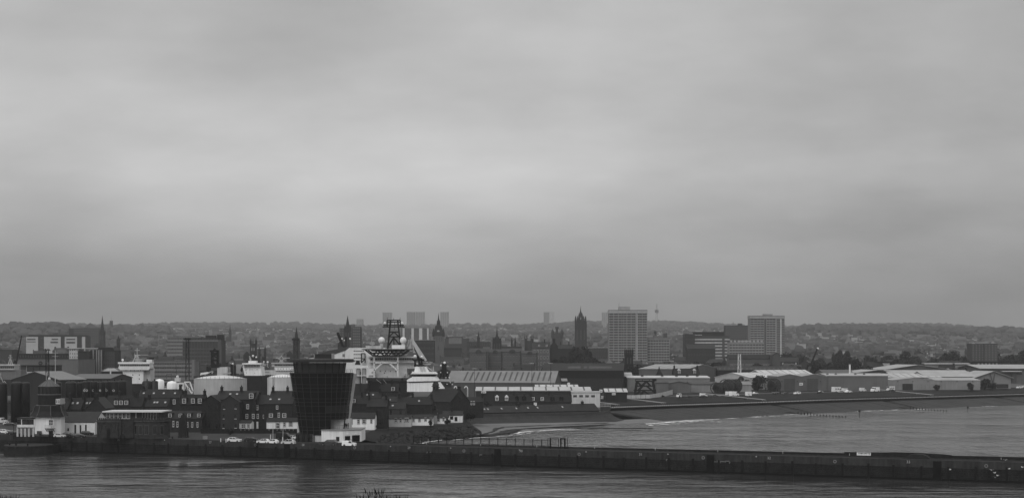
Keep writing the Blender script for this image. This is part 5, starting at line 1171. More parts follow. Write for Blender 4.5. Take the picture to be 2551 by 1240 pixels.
# ---------------------------------------------------------------- ships in the dock
sp = 'ships in the dock'
q = PX('supply_ship', 'white supply ship bridge with wide wings above the black tanks', 'ship', 338, 0, 770, sp, 0)
q.poly('hull', tone('paint', .03), [(303, 985), (372, 985), (376, 955), (300, 955)], 0, 40)
q.poly('deck_house', tone('paint', .62), [(308, 956), (357, 956), (357, 917), (305, 917)], 0, 10); q.bx('side_house', tone('paint', .5), 357.2, 371, 917, 952, 3, 12)
q.poly('bridge_wing', tone('paint', .55), [(297, 917), (302, 921), (371, 921), (375, 917), (375, 912), (297, 912)], -1.5, 7); q.bx('bridge', tone('paint', .6), 298, 374, 906, 911.9, -1.0, 7)
for i in range(16): q.bx('bridge_window', 'glass', 300.5+i*4.6, 304.4+i*4.6, 907.6, 911.2, -1.12, -.9)
q.bx('bridge_roof', tone('paint', .65), 296, 375, 901.5, 905.9, -1.8, 7.5)
q.wins([(312, 922), (316, 922), (326, 922), (335, 922), (344, 922), (350, 922), (312, 933), (331, 933), (347, 933), (317, 943), (347, 943), (306.5, 914.5), (362, 914.5)], 2.0, 2.8, -.05)
q.bars('mast', 'steel_pale', [((338, 902), (338, 866)), ((327, 901), (336, 884)), ((344, 901), (339, 884)), ((332, 872), (345, 872)), ((331, 884), (346, 884)), ((334, 890), (343, 890))], .32, 3)
q.ball('radome', 'white', 303, 896, 3.0, 2); q.bars('radome_post', 'steel_pale', [((303, 902), (303, 898))], .3, 2)
q.bx('funnel', tone('paint', .5), 360, 374, 895, 901.5, 4, 8); q.poly('exhaust', 'steel_dark', [(359, 895), (375, 895), (374, 890), (366, 891)], 4.5, 7.5)
q.bx('derrick_post', tone('paint', .55), 271.2, 274, 922, 955, 2, 2.6); q.poly('derrick_head', tone('paint', .5), [(254, 924), (292, 924), (280, 917), (266, 917)], 1.8, 3.5)
q = PX('moored_vessel', 'pale vessel wheelhouse and mast at the left picture edge', 'ship', 18, 0, 800, sp, 0)
q.poly('hull', tone('paint', .05), [(-14, 985), (48, 985), (52, 945), (-18, 945)], 0, 30); q.bx('deck_house', tone('paint', .2), -12, 50, 921, 945, 1, 10)
q.bx('bridge', tone('paint', .4), -12, 36, 910, 921, 0, 8); q.bx('bridge_roof', tone('paint', .5), -14, 37, 907, 909.9, -.8, 8.5)
for i in range(9): q.bx('bridge_window', 'glass', -9+i*5, -5.4+i*5, 912, 917, -.12, .05)
q.bars('mast', 'steel_pale', [((21, 908), (21, 883)), ((16, 907), (20, 892)), ((26, 907), (22, 892)), ((16, 890), (26, 890)), ((18, 885), (24, 885))], .3, 3); q.poly('lifeboat', tone('paint', .1), [(0, 906), (10, 906), (8, 900), (1, 897)], 2, 4)
q.bars('gantry', 'steel_pale', [((2, 935), (10, 952)), ((3, 928), (3, 940)), ((12, 948), (18, 955))], .35, -1)
q = PX('anchor_ship', 'white bowed ship with rounded bridge behind the wide oil tank', 'ship', 628, 0, 800, sp, 0)
q.poly('hull', tone('paint', .025), [(612, 990), (650, 990), (653, 935), (608, 935)], 0, 35)
q.poly('superstructure', tone('paint', .72), [(609, 935.5), (652, 935.5), (649, 913), (604, 913)], .5, 12); q.poly('bridge', tone('paint', .68), [(607, 913), (648, 913), (650, 907), (605, 907)], -.5, 9)
for i in range(10): q.bx('bridge_window', 'glass', 609+i*3.9, 612.2+i*3.9, 908.5, 912.3, -.65, -.4)
q.bx('bridge_roof', tone('paint', .75), 604, 651, 904, 906.9, -1.2, 10); q.bx('upper_house', tone('paint', .6), 618, 637, 898, 903.9, 1, 6)
q.wins([(611, 920), (613, 920), (622, 920), (625, 920), (628, 920), (638, 920), (641, 920), (614, 928), (634, 928)], 1.2, 1.4, .45)
q.ball('radome', 'white', 628, 886, 2.8, 3); q.ball('radome', 'white', 636, 889, 2.2, 3); q.bars('mast', 'steel_dark', [((628, 898), (628, 888)), ((636, 898), (636, 891)), ((630, 898), (634, 882))], .35, 3); q.bars('aerial', 'steel_pale', [((621, 898), (619, 886)), ((623, 897), (620, 888))], .5, 3)
q.poly('lifeboat', 'steel_dark', [(596, 922), (599, 926), (602, 920), (600, 911)], 3, 6); q.bx('side_house', tone('paint', .35), 585, 603, 907, 930, 4, 12)
q = PX('research_ship', 'white ship with rows of portholes left of the glass tower', 'ship', 700, 0, 830, sp, 0)
q.poly('hull', tone('paint', .1), [(650, 990), (745, 990), (745, 938), (652, 938)], 0, 25); q.bx('lower_house', tone('paint', .5), 653, 740, 922, 938, 1, 12)
q.poly('upper_house', tone('paint', .68), [(686, 922), (733, 922), (733, 913), (684, 915)], .4, 11); q.bx('bridge', tone('paint', .45), 677, 733, 906, 912.9, 0, 9); q.bx('bridge_roof', tone('paint', .4), 676, 734, 902.5, 905.9, -.6, 10)
for i in range(12): q.bx('bridge_window', 'glass', 684+i*4, 687.2+i*4, 907, 910.6, -.12, .02)
q.wins([(692+i*7, 918) for i in range(6)] + [(690+i*6, 924) for i in range(7)] + [(658+i*2.4, 925.5) for i in range(6)] + [(657+i*4, 933) for i in range(5)], 1.4, 1.8, .3)
q.bars('mast', 'steel_pale', [((699, 902), (699, 885)), ((695, 902), (698, 890)), ((703, 902), (700, 890)), ((692, 894), (706, 894)), ((695, 889), (703, 889)), ((685, 891), (720, 891))], .45, 3)
q.ball('radome', 'white', 656.5, 901, 2.2, 1); q.ball('radome', 'white', 666, 901.5, 2.6, 1); q.bars('radome_post', 'steel_pale', [((656.5, 912), (656.5, 903)), ((666, 913), (666, 904)), ((654, 913), (660, 908)), ((668, 915), (664, 910))], .4, 1)
q = PX('derrick_ship', 'ship with black twin legged derrick tower and white deck house', 'ship', 530, 0, 790, sp, 0)
q.poly('hull', tone('paint', .03), [(498, 985), (580, 985), (584, 940), (498, 936)], 0, 20); q.bx('deck_house', tone('paint', .5), 540, 566, 914, 936, 1, 10); q.poly('bow', tone('paint', .65), [(499, 934), (520, 930), (518, 926), (501, 928)], -1, 3)
q.bars('derrick', 'steel_dark', [((526, 915), (526, 873)), ((540, 910), (540, 873)), ((521, 874), (544, 874)), ((524, 880), (542, 880)), ((526, 897), (541, 897)), ((526, 897), (533, 908)), ((533, 908), (545, 913)), ((540, 897), (546, 913)), ((526, 888), (540, 880)), ((530, 873), (534, 868))], 1.0, 2)
q.bars('derrick', 'steel_dark', [((526, 915), (526, 873)), ((540, 910), (540, 873)), ((526, 885), (540, 892))], .7, 5)
q.bx('derrick_base', 'steel_dark', 524, 546, 906, 916, 1, 6); q.ball('radome', tone('paint', .12), 514, 908, 4, 2); q.bx('stack', 'steel_dark', 512, 521, 912, 926, 2, 5)
q.bx('exhaust_stack', 'steel_dark', 572, 577, 907, 935, 2, 4); q.bx('exhaust_stack', 'steel_dark', 581, 585, 909, 935, 2, 4); q.ball('exhaust_cap', 'white', 577, 906, 2.6, 3); q.bars('crane_jib', 'steel_pale', [((500, 932), (530, 924)), ((530, 924), (527, 930)), ((555, 930), (575, 928))], .5, 1)
q = PX('car_ferry', 'huge white ferry side with slanted stern behind the glass tower', 'ferry', 845, 0, 880, sp, 0)
q.poly('hull', tone('paint', .55), [(770, 985), (960, 985), (960, 866), (870, 866), (862, 872), (828, 884), (770, 892)], 0, 45); q.poly('stern_ramp', tone('paint', .08), [(770, 890), (828, 883), (862, 871), (862, 864), (826, 872), (778, 884)], -.5, 20)
for y_ in (873.7, 882.3, 891, 898): 
    for i in range(5): q.bx('deck_window', 'glass', 881+i*5.4, 885.6+i*5.4, y_-.9, y_+.9, -.08, .05)
q.bx('vent', 'glass', 853.5, 855, 881, 888.5, -.15, .05); q.bx('vent', 'glass', 856, 858, 881, 888.5, -.15, .05)
q.bars('crane', 'steel_dark', [((859, 872), (858, 838)), ((851, 862), (840, 832)), ((835, 830), (841, 829)), ((850, 862), (859, 862)), ((838, 832), (850, 862))], 1.3, 8); q.ball('radome', 'white', 848, 843, 2.4, 8); q.ball('radome', 'white', 868.5, 843, 2.6, 8); q.ball('radome', 'white', 854, 847, 1.8, 8); q.bars('radome_post', 'steel', [((868.5, 868), (868.5, 845)), ((848, 860), (848, 845))], .4, 8)
q.bx('stern_frame', tone('paint', .4), 900, 911, 879, 903, -3, -2.2); 
# the large offshore vessel
q = PX('offshore_vessel', 'large offshore vessel with helideck, lattice mast and two big white radomes', 'ship', 968, 0, 745, sp, 0)
hull = tone('paint', .022); wh = tone('paint', .66)
q.poly('hull', hull, [(922, 990), (1010, 990), (1017, 945), (914, 943)], 0, 60); q.poly('bulwark', tone('paint', .07), [(913, 947), (1018, 948), (1019, 941), (911, 940)], -1.2, 3)
q.bx('forecastle_house', tone('paint', .6), 932, 1012, 918, 941, 5, 14); q.bx('deck_house', wh, 915, 1036, 903, 918, 6, 16); q.poly('bridge', tone('paint', .5), [(920, 900), (1030, 900), (1033, 890), (916, 890)], 4, 14)
for i in range(19): q.bx('bridge_window', 'glass', 921+i*5.7, 925.8+i*5.7, 891.2, 896.5, 3.85, 4.1)
q.poly('bridge_roof', wh, [(914, 891), (1034, 891), (1030, 887), (918, 887)], 3, 15); q.bx('bridge_deck', tone('paint', .6), 918, 1034, 901, 903, 3, 5.9)
q.poly('helideck', 'steel_dark', [(903, 869), (1026, 869), (1022, 871.5), (908, 871.5)], -7, 14)
q.bars('helideck_truss', 'steel', [((910, 871), (930, 886)), ((925, 873), (1008, 873)), ((930, 886), (1000, 886)), ((940, 872), (930, 886)), ((940, 872), (958, 886)), ((972, 872), (958, 886)), ((972, 872), (986, 886)), ((1004, 872), (986, 886)), ((1020, 872), (1000, 886)), ((920, 879), (1012, 879))], .75, 0)
q.bars('helideck_truss', 'steel_dark', [((915, 872), (935, 886)), ((935, 886), (952, 872)), ((952, 872), (966, 886)), ((966, 886), (980, 872)), ((980, 872), (996, 886)), ((996, 886), (1014, 872))], .6, 5)
q.bars('helideck_leg', wh, [((932, 886), (932, 937)), ((991, 886), (991, 937)), ((932, 903), (991, 903)), ((932, 922), (952, 904)), ((990, 922), (970, 904))], .75, 0)
q.wins([(945, 924), (958, 924), (971, 924), (984, 924), (956, 929)], 2.0, 2.6, 4.95)
q.bars('lattice_mast', 'steel_dark', [((963, 868), (970, 797)), ((996, 868), (988, 797)), ((951, 813), (1005, 813)), ((962, 796.5), (995, 796.5)), ((962, 801), (995, 801)), ((968, 826), (992, 826)), ((964, 838), (994, 838)), ((967, 838), (979, 826)), ((979, 826), (992, 838)), ((966, 859), (978, 840)), ((978, 840), (994, 859)), ((952, 809), (1004, 809)), ((962, 796), (962, 812)), ((995, 796), (995, 812)), ((979, 838), (979, 868))], .6, 6)
q.bars('lattice_mast', 'steel_dark', [((963, 868), (970, 797)), ((996, 868), (988, 797)), ((964, 838), (994, 838)), ((966, 859), (978, 840)), ((978, 840), (994, 859)), ((951, 813), (1005, 813))], .5, 9.5)
q.bars('aerial', 'steel', [((962, 796), (962, 789)), ((994, 796), (994, 790)), ((978, 797), (978, 791)), ((980, 820), (980, 801))], .25, 7)
q.ball('large_radome', tone('paint', .62), 949, 847, 8.4, 4); q.ball('large_radome', tone('paint', .62), 1003, 847, 8.4, 4); q.bx('radome_stand', tone('paint', .4), 945, 953, 855, 868, 3, 5); q.bx('radome_stand', tone('paint', .4), 999, 1007, 855, 868, 3, 5)
q.ball('small_radome', 'white', 956.5, 804, 3.4, 6); q.ball('small_radome', 'white', 999.5, 804, 3.4, 6); q.bars('radome_post', 'steel_dark', [((956.5, 813), (956.5, 807)), ((999.5, 813), (999.5, 807))], .4, 6)
q.bx('control_cabin', tone('paint', .68), 975.5, 1008, 859, 868.5, 1, 5); q.bx('deck_store', tone('paint', .5), 910, 949, 860.5, 868.5, 2, 6); q.bars('vent_mast', 'steel_pale', [((927, 868), (927, 850)), ((923, 852), (932, 852)), ((925, 858), (930, 858))], .35, 0)
q.poly('crane_house', tone('paint', .5), [(1013, 870), (1023, 868), (1023, 842), (1018, 845)], 6, 9); q.poly('crane_boom', tone('paint', .45), [(1021, 846), (1026, 842), (1062, 897), (1058, 899), (1046, 893)], 5, 6.5); q.bars('crane_frame', 'steel_pale', [((1021, 832), (1021, 870)), ((1013, 862), (1021, 836)), ((1021, 832), (1030, 875)), ((1015, 848), (1022, 840))], .45, 5)
q.bars('mooring_line', 'steel_pale', [((938, 944), (956, 958)), ((955, 944), (966, 957))], .16, -1.5)
for a_, b_ in ((916, 941), (1000, 941)): q.bx('anchor_pocket', 'steel_dark', a_, a_+5, b_, b_+5, -1.4, -1.1)
for x_, y_, w_ in ((925, 925, 9), (1002, 930, 8), (940, 936, 24), (918, 934, 10), (1018, 912, 8)): q.bx('winch', tone('paint', .45), x_, x_+w_, y_, y_+5, 1, 4)
for x0_, y0_ in ((928, 948), (994, 948)): 
    for i in range(6): q.bx('name_letter', tone('paint', .12), x0_+i*2.6, x0_+i*2.6+1.8, y0_, y0_+1.8, -.06, .02)
q = PX('silo_vessel', 'vessel with two pale upright deck silos beside the large offshore ship', 'ship', 896, 0, 735, sp, 0)
q.poly('hull', tone('paint', .05), [(880, 990), (913, 990), (916, 955), (878, 955)], 0, 20)
for x_ in (892, 906): MB().lathe([(6*q.s, q.z(975)), (6*q.s, q.z(920)), (4*q.s, q.z(917))], q.x(x_), 2, 14).build('deck_silo', tone('paint', .33), q.e)
q.bx('catwalk', tone('paint', .55), 884, 914, 934, 936, -.4, .6); q.poly('hatch_cover', tone('paint', .6), [(874, 916), (920, 914), (916, 910), (880, 912)], 0, 5); q.bars('derrick_frame', 'steel_dark', [((900, 903), (900, 880)), ((909, 903), (909, 880)), ((900, 880), (909, 880)), ((900, 893), (909, 893)), ((900, 903), (909, 893))], .5, 1); q.bars('stack_post', 'steel_dark', [((898, 975), (898, 925))], .6, 0); q.poly('lifeboat', 'steel_dark', [(883, 908), (896, 908), (894, 899), (888, 897)], 1, 4)
q = PX('survey_ship', 'white survey ship with raked layered bow right of offshore vessel', 'ship', 1060, 0, 680, sp, 0)
q.poly('lower_bow', tone('paint', .7), [(1014, 975), (1106, 975), (1102, 966), (1090, 950), (1040, 952), (1014, 952)], 0, 30); q.poly('dark_band', tone('paint', .1), [(1018, 953), (1092, 951), (1091, 948), (1018, 950)], -.2, 20)
q.poly('upper_bow', tone('paint', .75), [(1014, 950), (1091, 948), (1086, 940), (1026, 939), (1014, 945)], -.6, 18); q.poly('bridge', tone('paint', .65), [(1028, 940), (1084, 940), (1086, 937), (1026, 937)], 0, 10); q.poly('wheelhouse', 'glass', [(1027, 937), (1085, 937), (1087, 930.5), (1024, 930.5)], -.2, 9)
q.poly('bridge_roof', tone('paint', .75), [(1023, 931), (1088, 931), (1083, 926), (1028, 926)], -1, 11); q.poly('funnel_house', tone('paint', .68), [(1031, 926), (1067, 926), (1060, 913), (1034, 913)], 2, 9)
for x_ in (1044, 1052): q.poly('exhaust_pipe', tone('paint', .45), [(x_+4, 926), (x_+9, 926), (x_+5, 912), (x_, 912)], 1.2, 1.9)
q.bars('mast', 'steel_dark', [((1034, 913), (1032, 897)), ((1046, 912), (1038, 883)), ((1030, 910), (1056, 910)), ((1028, 896), (1056, 896)), ((1050, 912), (1048, 890)), ((1036, 884), (1046, 896))], .9, 4); q.ball('radome', 'white', 1033, 887.5, 4.2, 3); q.ball('radome', 'white', 1050, 888.5, 3.4, 3); q.ball('radome', tone('paint', .3), 1030, 878, 3.6, 6); q.ball('satellite_dome', tone('paint', .2), 1072, 906, 5.5, 8); q.bars('yard', 'steel_pale', [((1050, 906.5), (1072, 906.5)), ((1040, 900), (1064, 902)), ((1060, 912), (1078, 925)), ((1078, 912), (1078, 926))], .35, 6)
for x_, y_, w_ in ((1012, 942, 4), (1075, 960.5, 3), (1081, 961, 3), (1087, 962, 3), (1093, 963, 3)): q.bx('hull_opening', 'glass', x_, x_+w_, y_, y_+2, -.75 if y_ < 950 else -.05, -.5 if y_ < 950 else .05)
q = PX('work_boat', 'small dark work boat with black mast and bright lamps', 'boat', 1108, 0, 700, sp, 0)
q.poly('hull', tone('paint', .12), [(1088, 980), (1130, 980), (1128, 950), (1092, 950)], 0, 12); q.bx('wheelhouse', tone('paint', .4), 1092, 1122, 944, 952, 0, 5); q.bx('upper_house', tone('paint', .08), 1094, 1124, 953, 962, -.5, 4)
for i in range(6): q.bx('window', 'glass', 1096+i*4.5, 1099.5+i*4.5, 954, 960, -.65, -.45)
q.bars('mast', 'steel_dark', [((1105, 944), (1105, 903)), ((1094, 930), (1118, 930)), ((1098, 922), (1112, 922)), ((1095, 944), (1104, 915)), ((1116, 944), (1107, 915)), ((1096, 936), (1118, 936))], .7, 2); q.bx('mast_box', 'steel_dark', 1100, 1112, 905, 928, 1.5, 2.6)
q.ball('radome', 'white', 1107, 903.5, 3.6, 2); q.ball('radome', 'white', 1098, 910, 2.6, 2)
for x_, y_ in ((1115, 927.5), (1098, 927), (1111, 940), (1120, 940), (1097, 952), (1122, 952), (1114, 956), (1127, 957)): q.ball('deck_lamp', 'white', x_, y_, 1.4, -.8)
for x_ in (1132, 1158): 
    q2 = PX('deck_ventilator', 'white curved ventilator pipe '+('left' if x_ == 1132 else 'right')+' of the pair beyond the mission hall', 'ventilator', x_, 0, 640, None, 4.95); b = MB(); pr_ = None
    for i in range(9): a = R(20+i*20); p = (q2.x(x_-4*math.cos(a)+3), 0, q2.z(968-6*math.sin(a))); b = b if pr_ is None else b.beam(pr_, p, .5, n=8); pr_ = p
    b.build('pipe', 'white', q2.e); MB().cyl(q2.x(x_+7), 0, 0, q2.z(968), .3, .3, 8).build('stem', 'steel_pale', q2.e)
# deck house cluster left of the oil tank
q = PX('dock_crane_house', 'white winch house with slanted frame left of the wide oil tank', 'winch house', 448, 0, 640, None, 4.95)
q.bx('cabin', tone('paint', .55), 441, 458, 953, 972, 0, 4); q.wins([(448, 959), (453, 959)], 3.5, 5, -.02); q.bars('slanted_frame', 'white', [((458, 951), (472, 951)), ((472, 951), (480, 975)), ((459, 953), (476, 978)), ((472, 966), (466, 968)), ((476, 980), (480, 972))], .5, 1)
q.ball('lamp_dome', 'white', 437, 938, 3.6, 4); q.bx('dome_house', tone('paint', .5), 431, 443, 941, 950, 3, 6); q.bars('mast', 'steel', [((437, 935), (434, 908)), ((430, 918), (440, 918)), ((411, 943), (411, 932)), ((411, 932), (424, 932)), ((424, 932), (424, 948))], .25, 3); q.bx('pipe_stack', tone('paint', .45), 383, 441, 966, 972, 3, 5); q.bars('pipe_rail', 'steel_pale', [((383, 961), (415, 963)), ((383, 966), (383, 955)), ((415, 966), (415, 955))], .25, 2.8)
# ---------------------------------------------------------------- masts and cranes
def lattice(x, yb, yt, D, w, label, m='steel_dark', head=True, name='floodlight_mast', z0=None):
    q = PX(name, label, 'mast', x, yb, D, None, z0); h = q.z(yt); wm = w*q.s; b = MB()
    for i in (-1, 1):
        for j in (-1, 1): b.beam((i*wm/2, j*wm/2, 0), (i*wm*.36, j*wm*.36, h), .16)
    n = max(5, int(h/2.6)); b2 = MB()
    for k in range(n):
        z0_, z1_ = h*k/n, h*(k+1)/n; f0, f1 = .5-.14*k/n, .5-.14*(k+1)/n; sg_ = 1 if k % 2 else -1
        for j in (-1, 1): b2.beam((-sg_*wm*f0, j*wm*f0, z0_), (sg_*wm*f1, j*wm*f1, z1_), .1); b2.beam((-wm*f1, j*wm*f1, z1_), (wm*f1, j*wm*f1, z1_), .1)
        b2.beam((wm*f0, -sg_*wm*f0, z0_), (wm*f1, sg_*wm*f1, z1_), .1)
    b.build('legs', m, q.e); b2.build('bracing', m, q.e)
    if head:
        MB().box(-wm*.9, wm*.9, -wm*.7, wm*.7, h-.12*wm, h+.02*wm).build('platform', m, q.e)
        for k in range(5): MB().box(-wm*.9+k*wm*.4, -wm*.9+k*wm*.4+wm*.25, -wm*.8, -wm*.5, h+.05*wm, h+.35*wm+.2*(k % 2)).build('floodlight', m, q.e)
    return q
lattice(118, 960, 872, 600, 8, 'dark lattice floodlight mast rising behind the round tower')
lattice(467, 955, 845, 700, 9, 'dark lattice floodlight mast before the tall office block')
lattice(737, 925, 846, 820, 10, 'dark lattice floodlight mast just left of the glass tower roof')
lattice(1842, 945, 882, 1010, 8, 'white lattice mast above the pale warehouse roofs', 'white', False, 'lattice_mast')
q = PX('mobile_crane', 'dark crane boom leaning right at the left picture edge', 'crane', 40, 945, 830); q.poly('boom', 'steel_dark', [(34, 926), (37.5, 926), (54, 836), (52.6, 835)], 0, .8); q.bx('cab', 'steel_dark', 31, 40, 925, 948, -.8, 2); q.poly('hook_block', 'steel_dark', [(32, 905), (40, 905), (40, 898), (36, 896)], -.2, 1)
q = PX('mobile_crane', 'dark telescopic crane boom rising behind the pale warehouses', 'crane', 2015, 950, 1080); q.poly('boom', 'steel_dark', [(2016, 912), (2021, 912), (2037.5, 869), (2035, 867)], 0, .9); q.poly('base_section', tone('paint', .12), [(2011, 926), (2016, 926), (2021, 912), (2016, 912)], -.3, 1.2); q.bx('carrier', 'steel_dark', 2002, 2024, 926, 945, -1, 3); q.poly('jib_head', 'white', [(2035, 866.8), (2037.6, 869), (2040.5, 868), (2038, 864.5)], -.2, 1.1); q.bars('fly_jib', 'steel_pale', [((2037, 869.8), (2046, 870))], .25, .4)
# ---------------------------------------------------------------- sheds and warehouses round the dock
def shed(label, xl, xc, xr, ye, yr, D, th=0.0, dep=20.0, z0=4.95, wall=('metal', .2), roof=('metal', .4), ridge='x', name='warehouse', cat='warehouse', group=None, ov=.4, mid=.5, dset=None):
    b = Bd(name, label, cat, xl, xc, xr, 1000, D, th, dep, group, z0)
    if dset: b.d = dset
    zt = b.Z(ye, xc if th else (xl+xr)/2)
    if ridge == 'x': gz = CH - (yr-HY)/FP*(b.P.y + b.w*.5*b.s + b.d*mid*b.c) - z0
    else: gz = b.Z(yr, xc if th else (xl+xr)/2)
    gz = max(gz, zt+.5)
    b.wall(tone(*wall), zt, gz=gz if mid == .5 else None, ridge=ridge); b.roof(tone(*roof), zt, gz, ridge=ridge, ov=ov, t=.25, mid=mid); b.gz = gz; b.zt = zt
    return b
b = shed('dark walled shed with pale sloping roof behind the black tanks', 28, 148, 213, 946, 926, 660, -28, 20, wall=('metal', .055), roof=('metal', .24), ridge='y')
b = shed('dark flat shed with mottled roof right of the pale roofed shed', 170, 0, 275, 943, 932, 700, dep=40, wall=('metal', .06), roof=('metal', .16))
b = shed('small dark gabled store left of the white ship bridge', 252, 0, 312, 925, 917, 840, dep=25, wall=('stone', .05), roof=('metal', .12))
b = shed('long quay warehouse with pale roof crossed by dark skylight strips', 1112, 1381, 1404, 953, 924, 765, -8, 40, wall=('metal', .13), roof=('metal', .24), dset=34)
zt, gz = b.zt, b.gz
for i in range(16):
    x_ = b.X(1150+i*14.1 if i < 99 else 0)+b.w*.015
    if x_ > b.w-2: break
    p0, p1 = (x_, 2.2, zt+(gz-zt)*2.2/(b.d/2)), (x_, b.d/2-2, zt+(gz-zt)*(b.d/2-2)/(b.d/2)); o_ = .33
    MB().hexa([(x_-.45, p0[1], p0[2]+.2), (x_+.45, p0[1], p0[2]+.2), (x_+.45, p1[1], p1[2]+.2), (x_-.45, p1[1], p1[2]+.2)], [(x_-.45, p0[1], p0[2]+o_), (x_+.45, p0[1], p0[2]+o_), (x_+.45, p1[1], p1[2]+o_), (x_-.45, p1[1], p1[2]+o_)]).build('skylight_strip', tone('metal', .1), b.e)
for x_ in (1182, 1325, 1372): 
    D_ = 750; e = PX('yard_lamp', 'slim dark lamp column before the striped quay warehouse, '+{1182: 'first from the ships', 1325: 'second from the ships', 1372: 'third from the ships'}[x_], 'lamp post', x_, 0, D_, 'yard lamp columns', 4.95); MB().cyl(0, 0, 0, e.z(905 if x_ > 1200 else 918), .14, .08, 6).build('column', 'steel_dark', e.e); MB().box(-1.2, 1.2, -.15, .15, e.z(905 if x_ > 1200 else 918)+.01, e.z(905 if x_ > 1200 else 918)+.25).build('lamp_head', 'steel_pale', e.e)
def seam(b, n, m, w_=.25, t0=.02, t1=.98, hgt=.1):
    zt, gz = b.zt, b.gz
    for i in range(n):
        x_ = b.w*(i+.5)/n; y0, y1 = b.d/2*t0, b.d/2*t1; z0_, z1_ = zt+(gz-zt)*t0+.26, zt+(gz-zt)*t1+.26
        MB().hexa([(x_-w_, y0, z0_), (x_+w_, y0, z0_), (x_+w_, y1, z1_), (x_-w_, y1, z1_)], [(x_-w_, y0, z0_+hgt), (x_+w_, y0, z0_+hgt), (x_+w_, y1, z1_+hgt), (x_-w_, y1, z1_+hgt)]).build('roof_strip', m, b.e)
b = shed('low dark yard shed with pale striped roof behind the dormered row', 1186, 0, 1472, 973, 964, 715, dep=26, wall=('metal', .05), roof=('metal', .44)); seam(b, 9, tone('metal', .1), .35)
b = shed('raised pale roof at the back of the low yard shed', 1335, 0, 1440, 966, 958.5, 742, dep=22, wall=('metal', .2), roof=('metal', .48)); seam(b, 6, tone('metal', .16), .4, .3, .9)
for x_ in (1253, 1263): MB().lathe([(1.1, 0), (1.0, .6), (.1, .9)], 0, 0, 12).build('roof_vent', tone('metal', .5), b.e, loc=(b.X(x_), -14, b.zt-.9))
for (px, py, w_, h_, D_, t_, lab) in ((1205, 976, 12, 5, 713, 6, 'white name sign on the dark wall of the low yard shed'), (1497, 973, 7.5, 7, 720, 3, 'white square sign at the end of the low shed roof'), (1416.5, 955, 6.5, 5, 760, 4, 'small white sign on the brick yard wall'), (1529, 980.5, 9, 5, 735, 4, 'white sign on the small dark shed by the hoarding'), (1995.5, 956, 9, 6, 936, 5, 'white sign board on the grey twin gabled warehouse')):
    q = PX('wall_sign', lab, 'sign', px, py, D_-.2); MB().box(-w_/2*q.s, w_/2*q.s, -.1, .05, -h_/2*q.s, h_/2*q.s).build('board', tone('paint', .55), q.e); [MB().box((-w_*.36 + w_*.72*i/(t_-.0))*q.s, (-w_*.36 + w_*.72*(i+.62)/t_)*q.s, -.13, -.101, (-.16-.05*(i % 2))*h_*q.s, (.2-.06*(i % 3))*h_*q.s).build('mark', 'trim_dark', q.e) for i in range(t_)]
    if px not in (1995.5,): MB().box(-.12, .12, .06, .2, -3.5, 0).build('post', 'steel_dark', q.e)
b = shed('long dark brick warehouse with pale roof panels in the middle distance', 1352, 1552, 1570, 923, 905, 905, -6, 40, wall=('stone', .03), roof=('slate', .03), dset=30, z0=6)
for x0_, x1_ in ((1413, 1445), (1453, 1461), (1466, 1523)):
    xa, xb = b.X(x0_), b.X(x1_); t0, t1 = .25, .55; zz = lambda t_: b.zt+(b.gz-b.zt)*t_
    MB().hexa([(xa, 15*t0, zz(t0)+.2), (xb, 15*t0, zz(t0)+.2), (xb, 15*t1, zz(t1)+.2), (xa, 15*t1, zz(t1)+.2)], [(xa, 15*t0, zz(t0)+.34), (xb, 15*t0, zz(t0)+.34), (xb, 15*t1, zz(t1)+.34), (xa, 15*t1, zz(t1)+.34)]).build('roof_panel', tone('slate', .1), b.e)
b.box('wall_band', tone('stone', .055), 0, b.w, -.15, -.01, 0, b.Z(942))
b = shed('small lean-to shed beside the long brick warehouse', 1386, 0, 1412, 949, 943, 800, dep=14, wall=('metal', .08), roof=('metal', .25))
b = shed('small dark shed with white striped roof by the hoarding', 1508, 0, 1562, 976, 968, 740, dep=16, wall=('metal', .04), roof=('metal', .48)); seam(b, 3, tone('metal', .15), .3)
b = shed('pale roofed shed between brick warehouse and white roofed store', 1545, 0, 1575, 938, 928, 930, dep=20, wall=('metal', .1), roof=('metal', .35), z0=7)
# white hoarding
hd = thing('hoarding', 'white board hoarding curving behind the parked dark cars', 'hoarding', (0, 0, 0)); hp_ = [W(1496, 985, 760), W(1560, 984, 768), W(1620, 982, 778), W(1650, 977, 800), W(1676, 969.5, 840)]; hbp = [W(1496, 993, 760), W(1560, 992, 768), W(1620, 991, 778), W(1650, 988, 800), W(1676, 982, 840)]
for (a, c, d, e_) in zip(hp_, hp_[1:], hbp, hbp[1:]):
    n = max(2, int((c-a).length/3.0))
    for k in range(n):
        t0, t1 = k/n+.01, (k+1)/n-.004; p = [d.lerp(e_, t0), d.lerp(e_, t1), c.lerp(a, 1-t1), c.lerp(a, 1-t0)]; p[0].z -= 1; p[1].z -= 1
        MB().hexa([tuple(v) for v in p], [(v.x, v.y+.12, v.z) for v in p]).build('board', tone('paint', .5), hd)
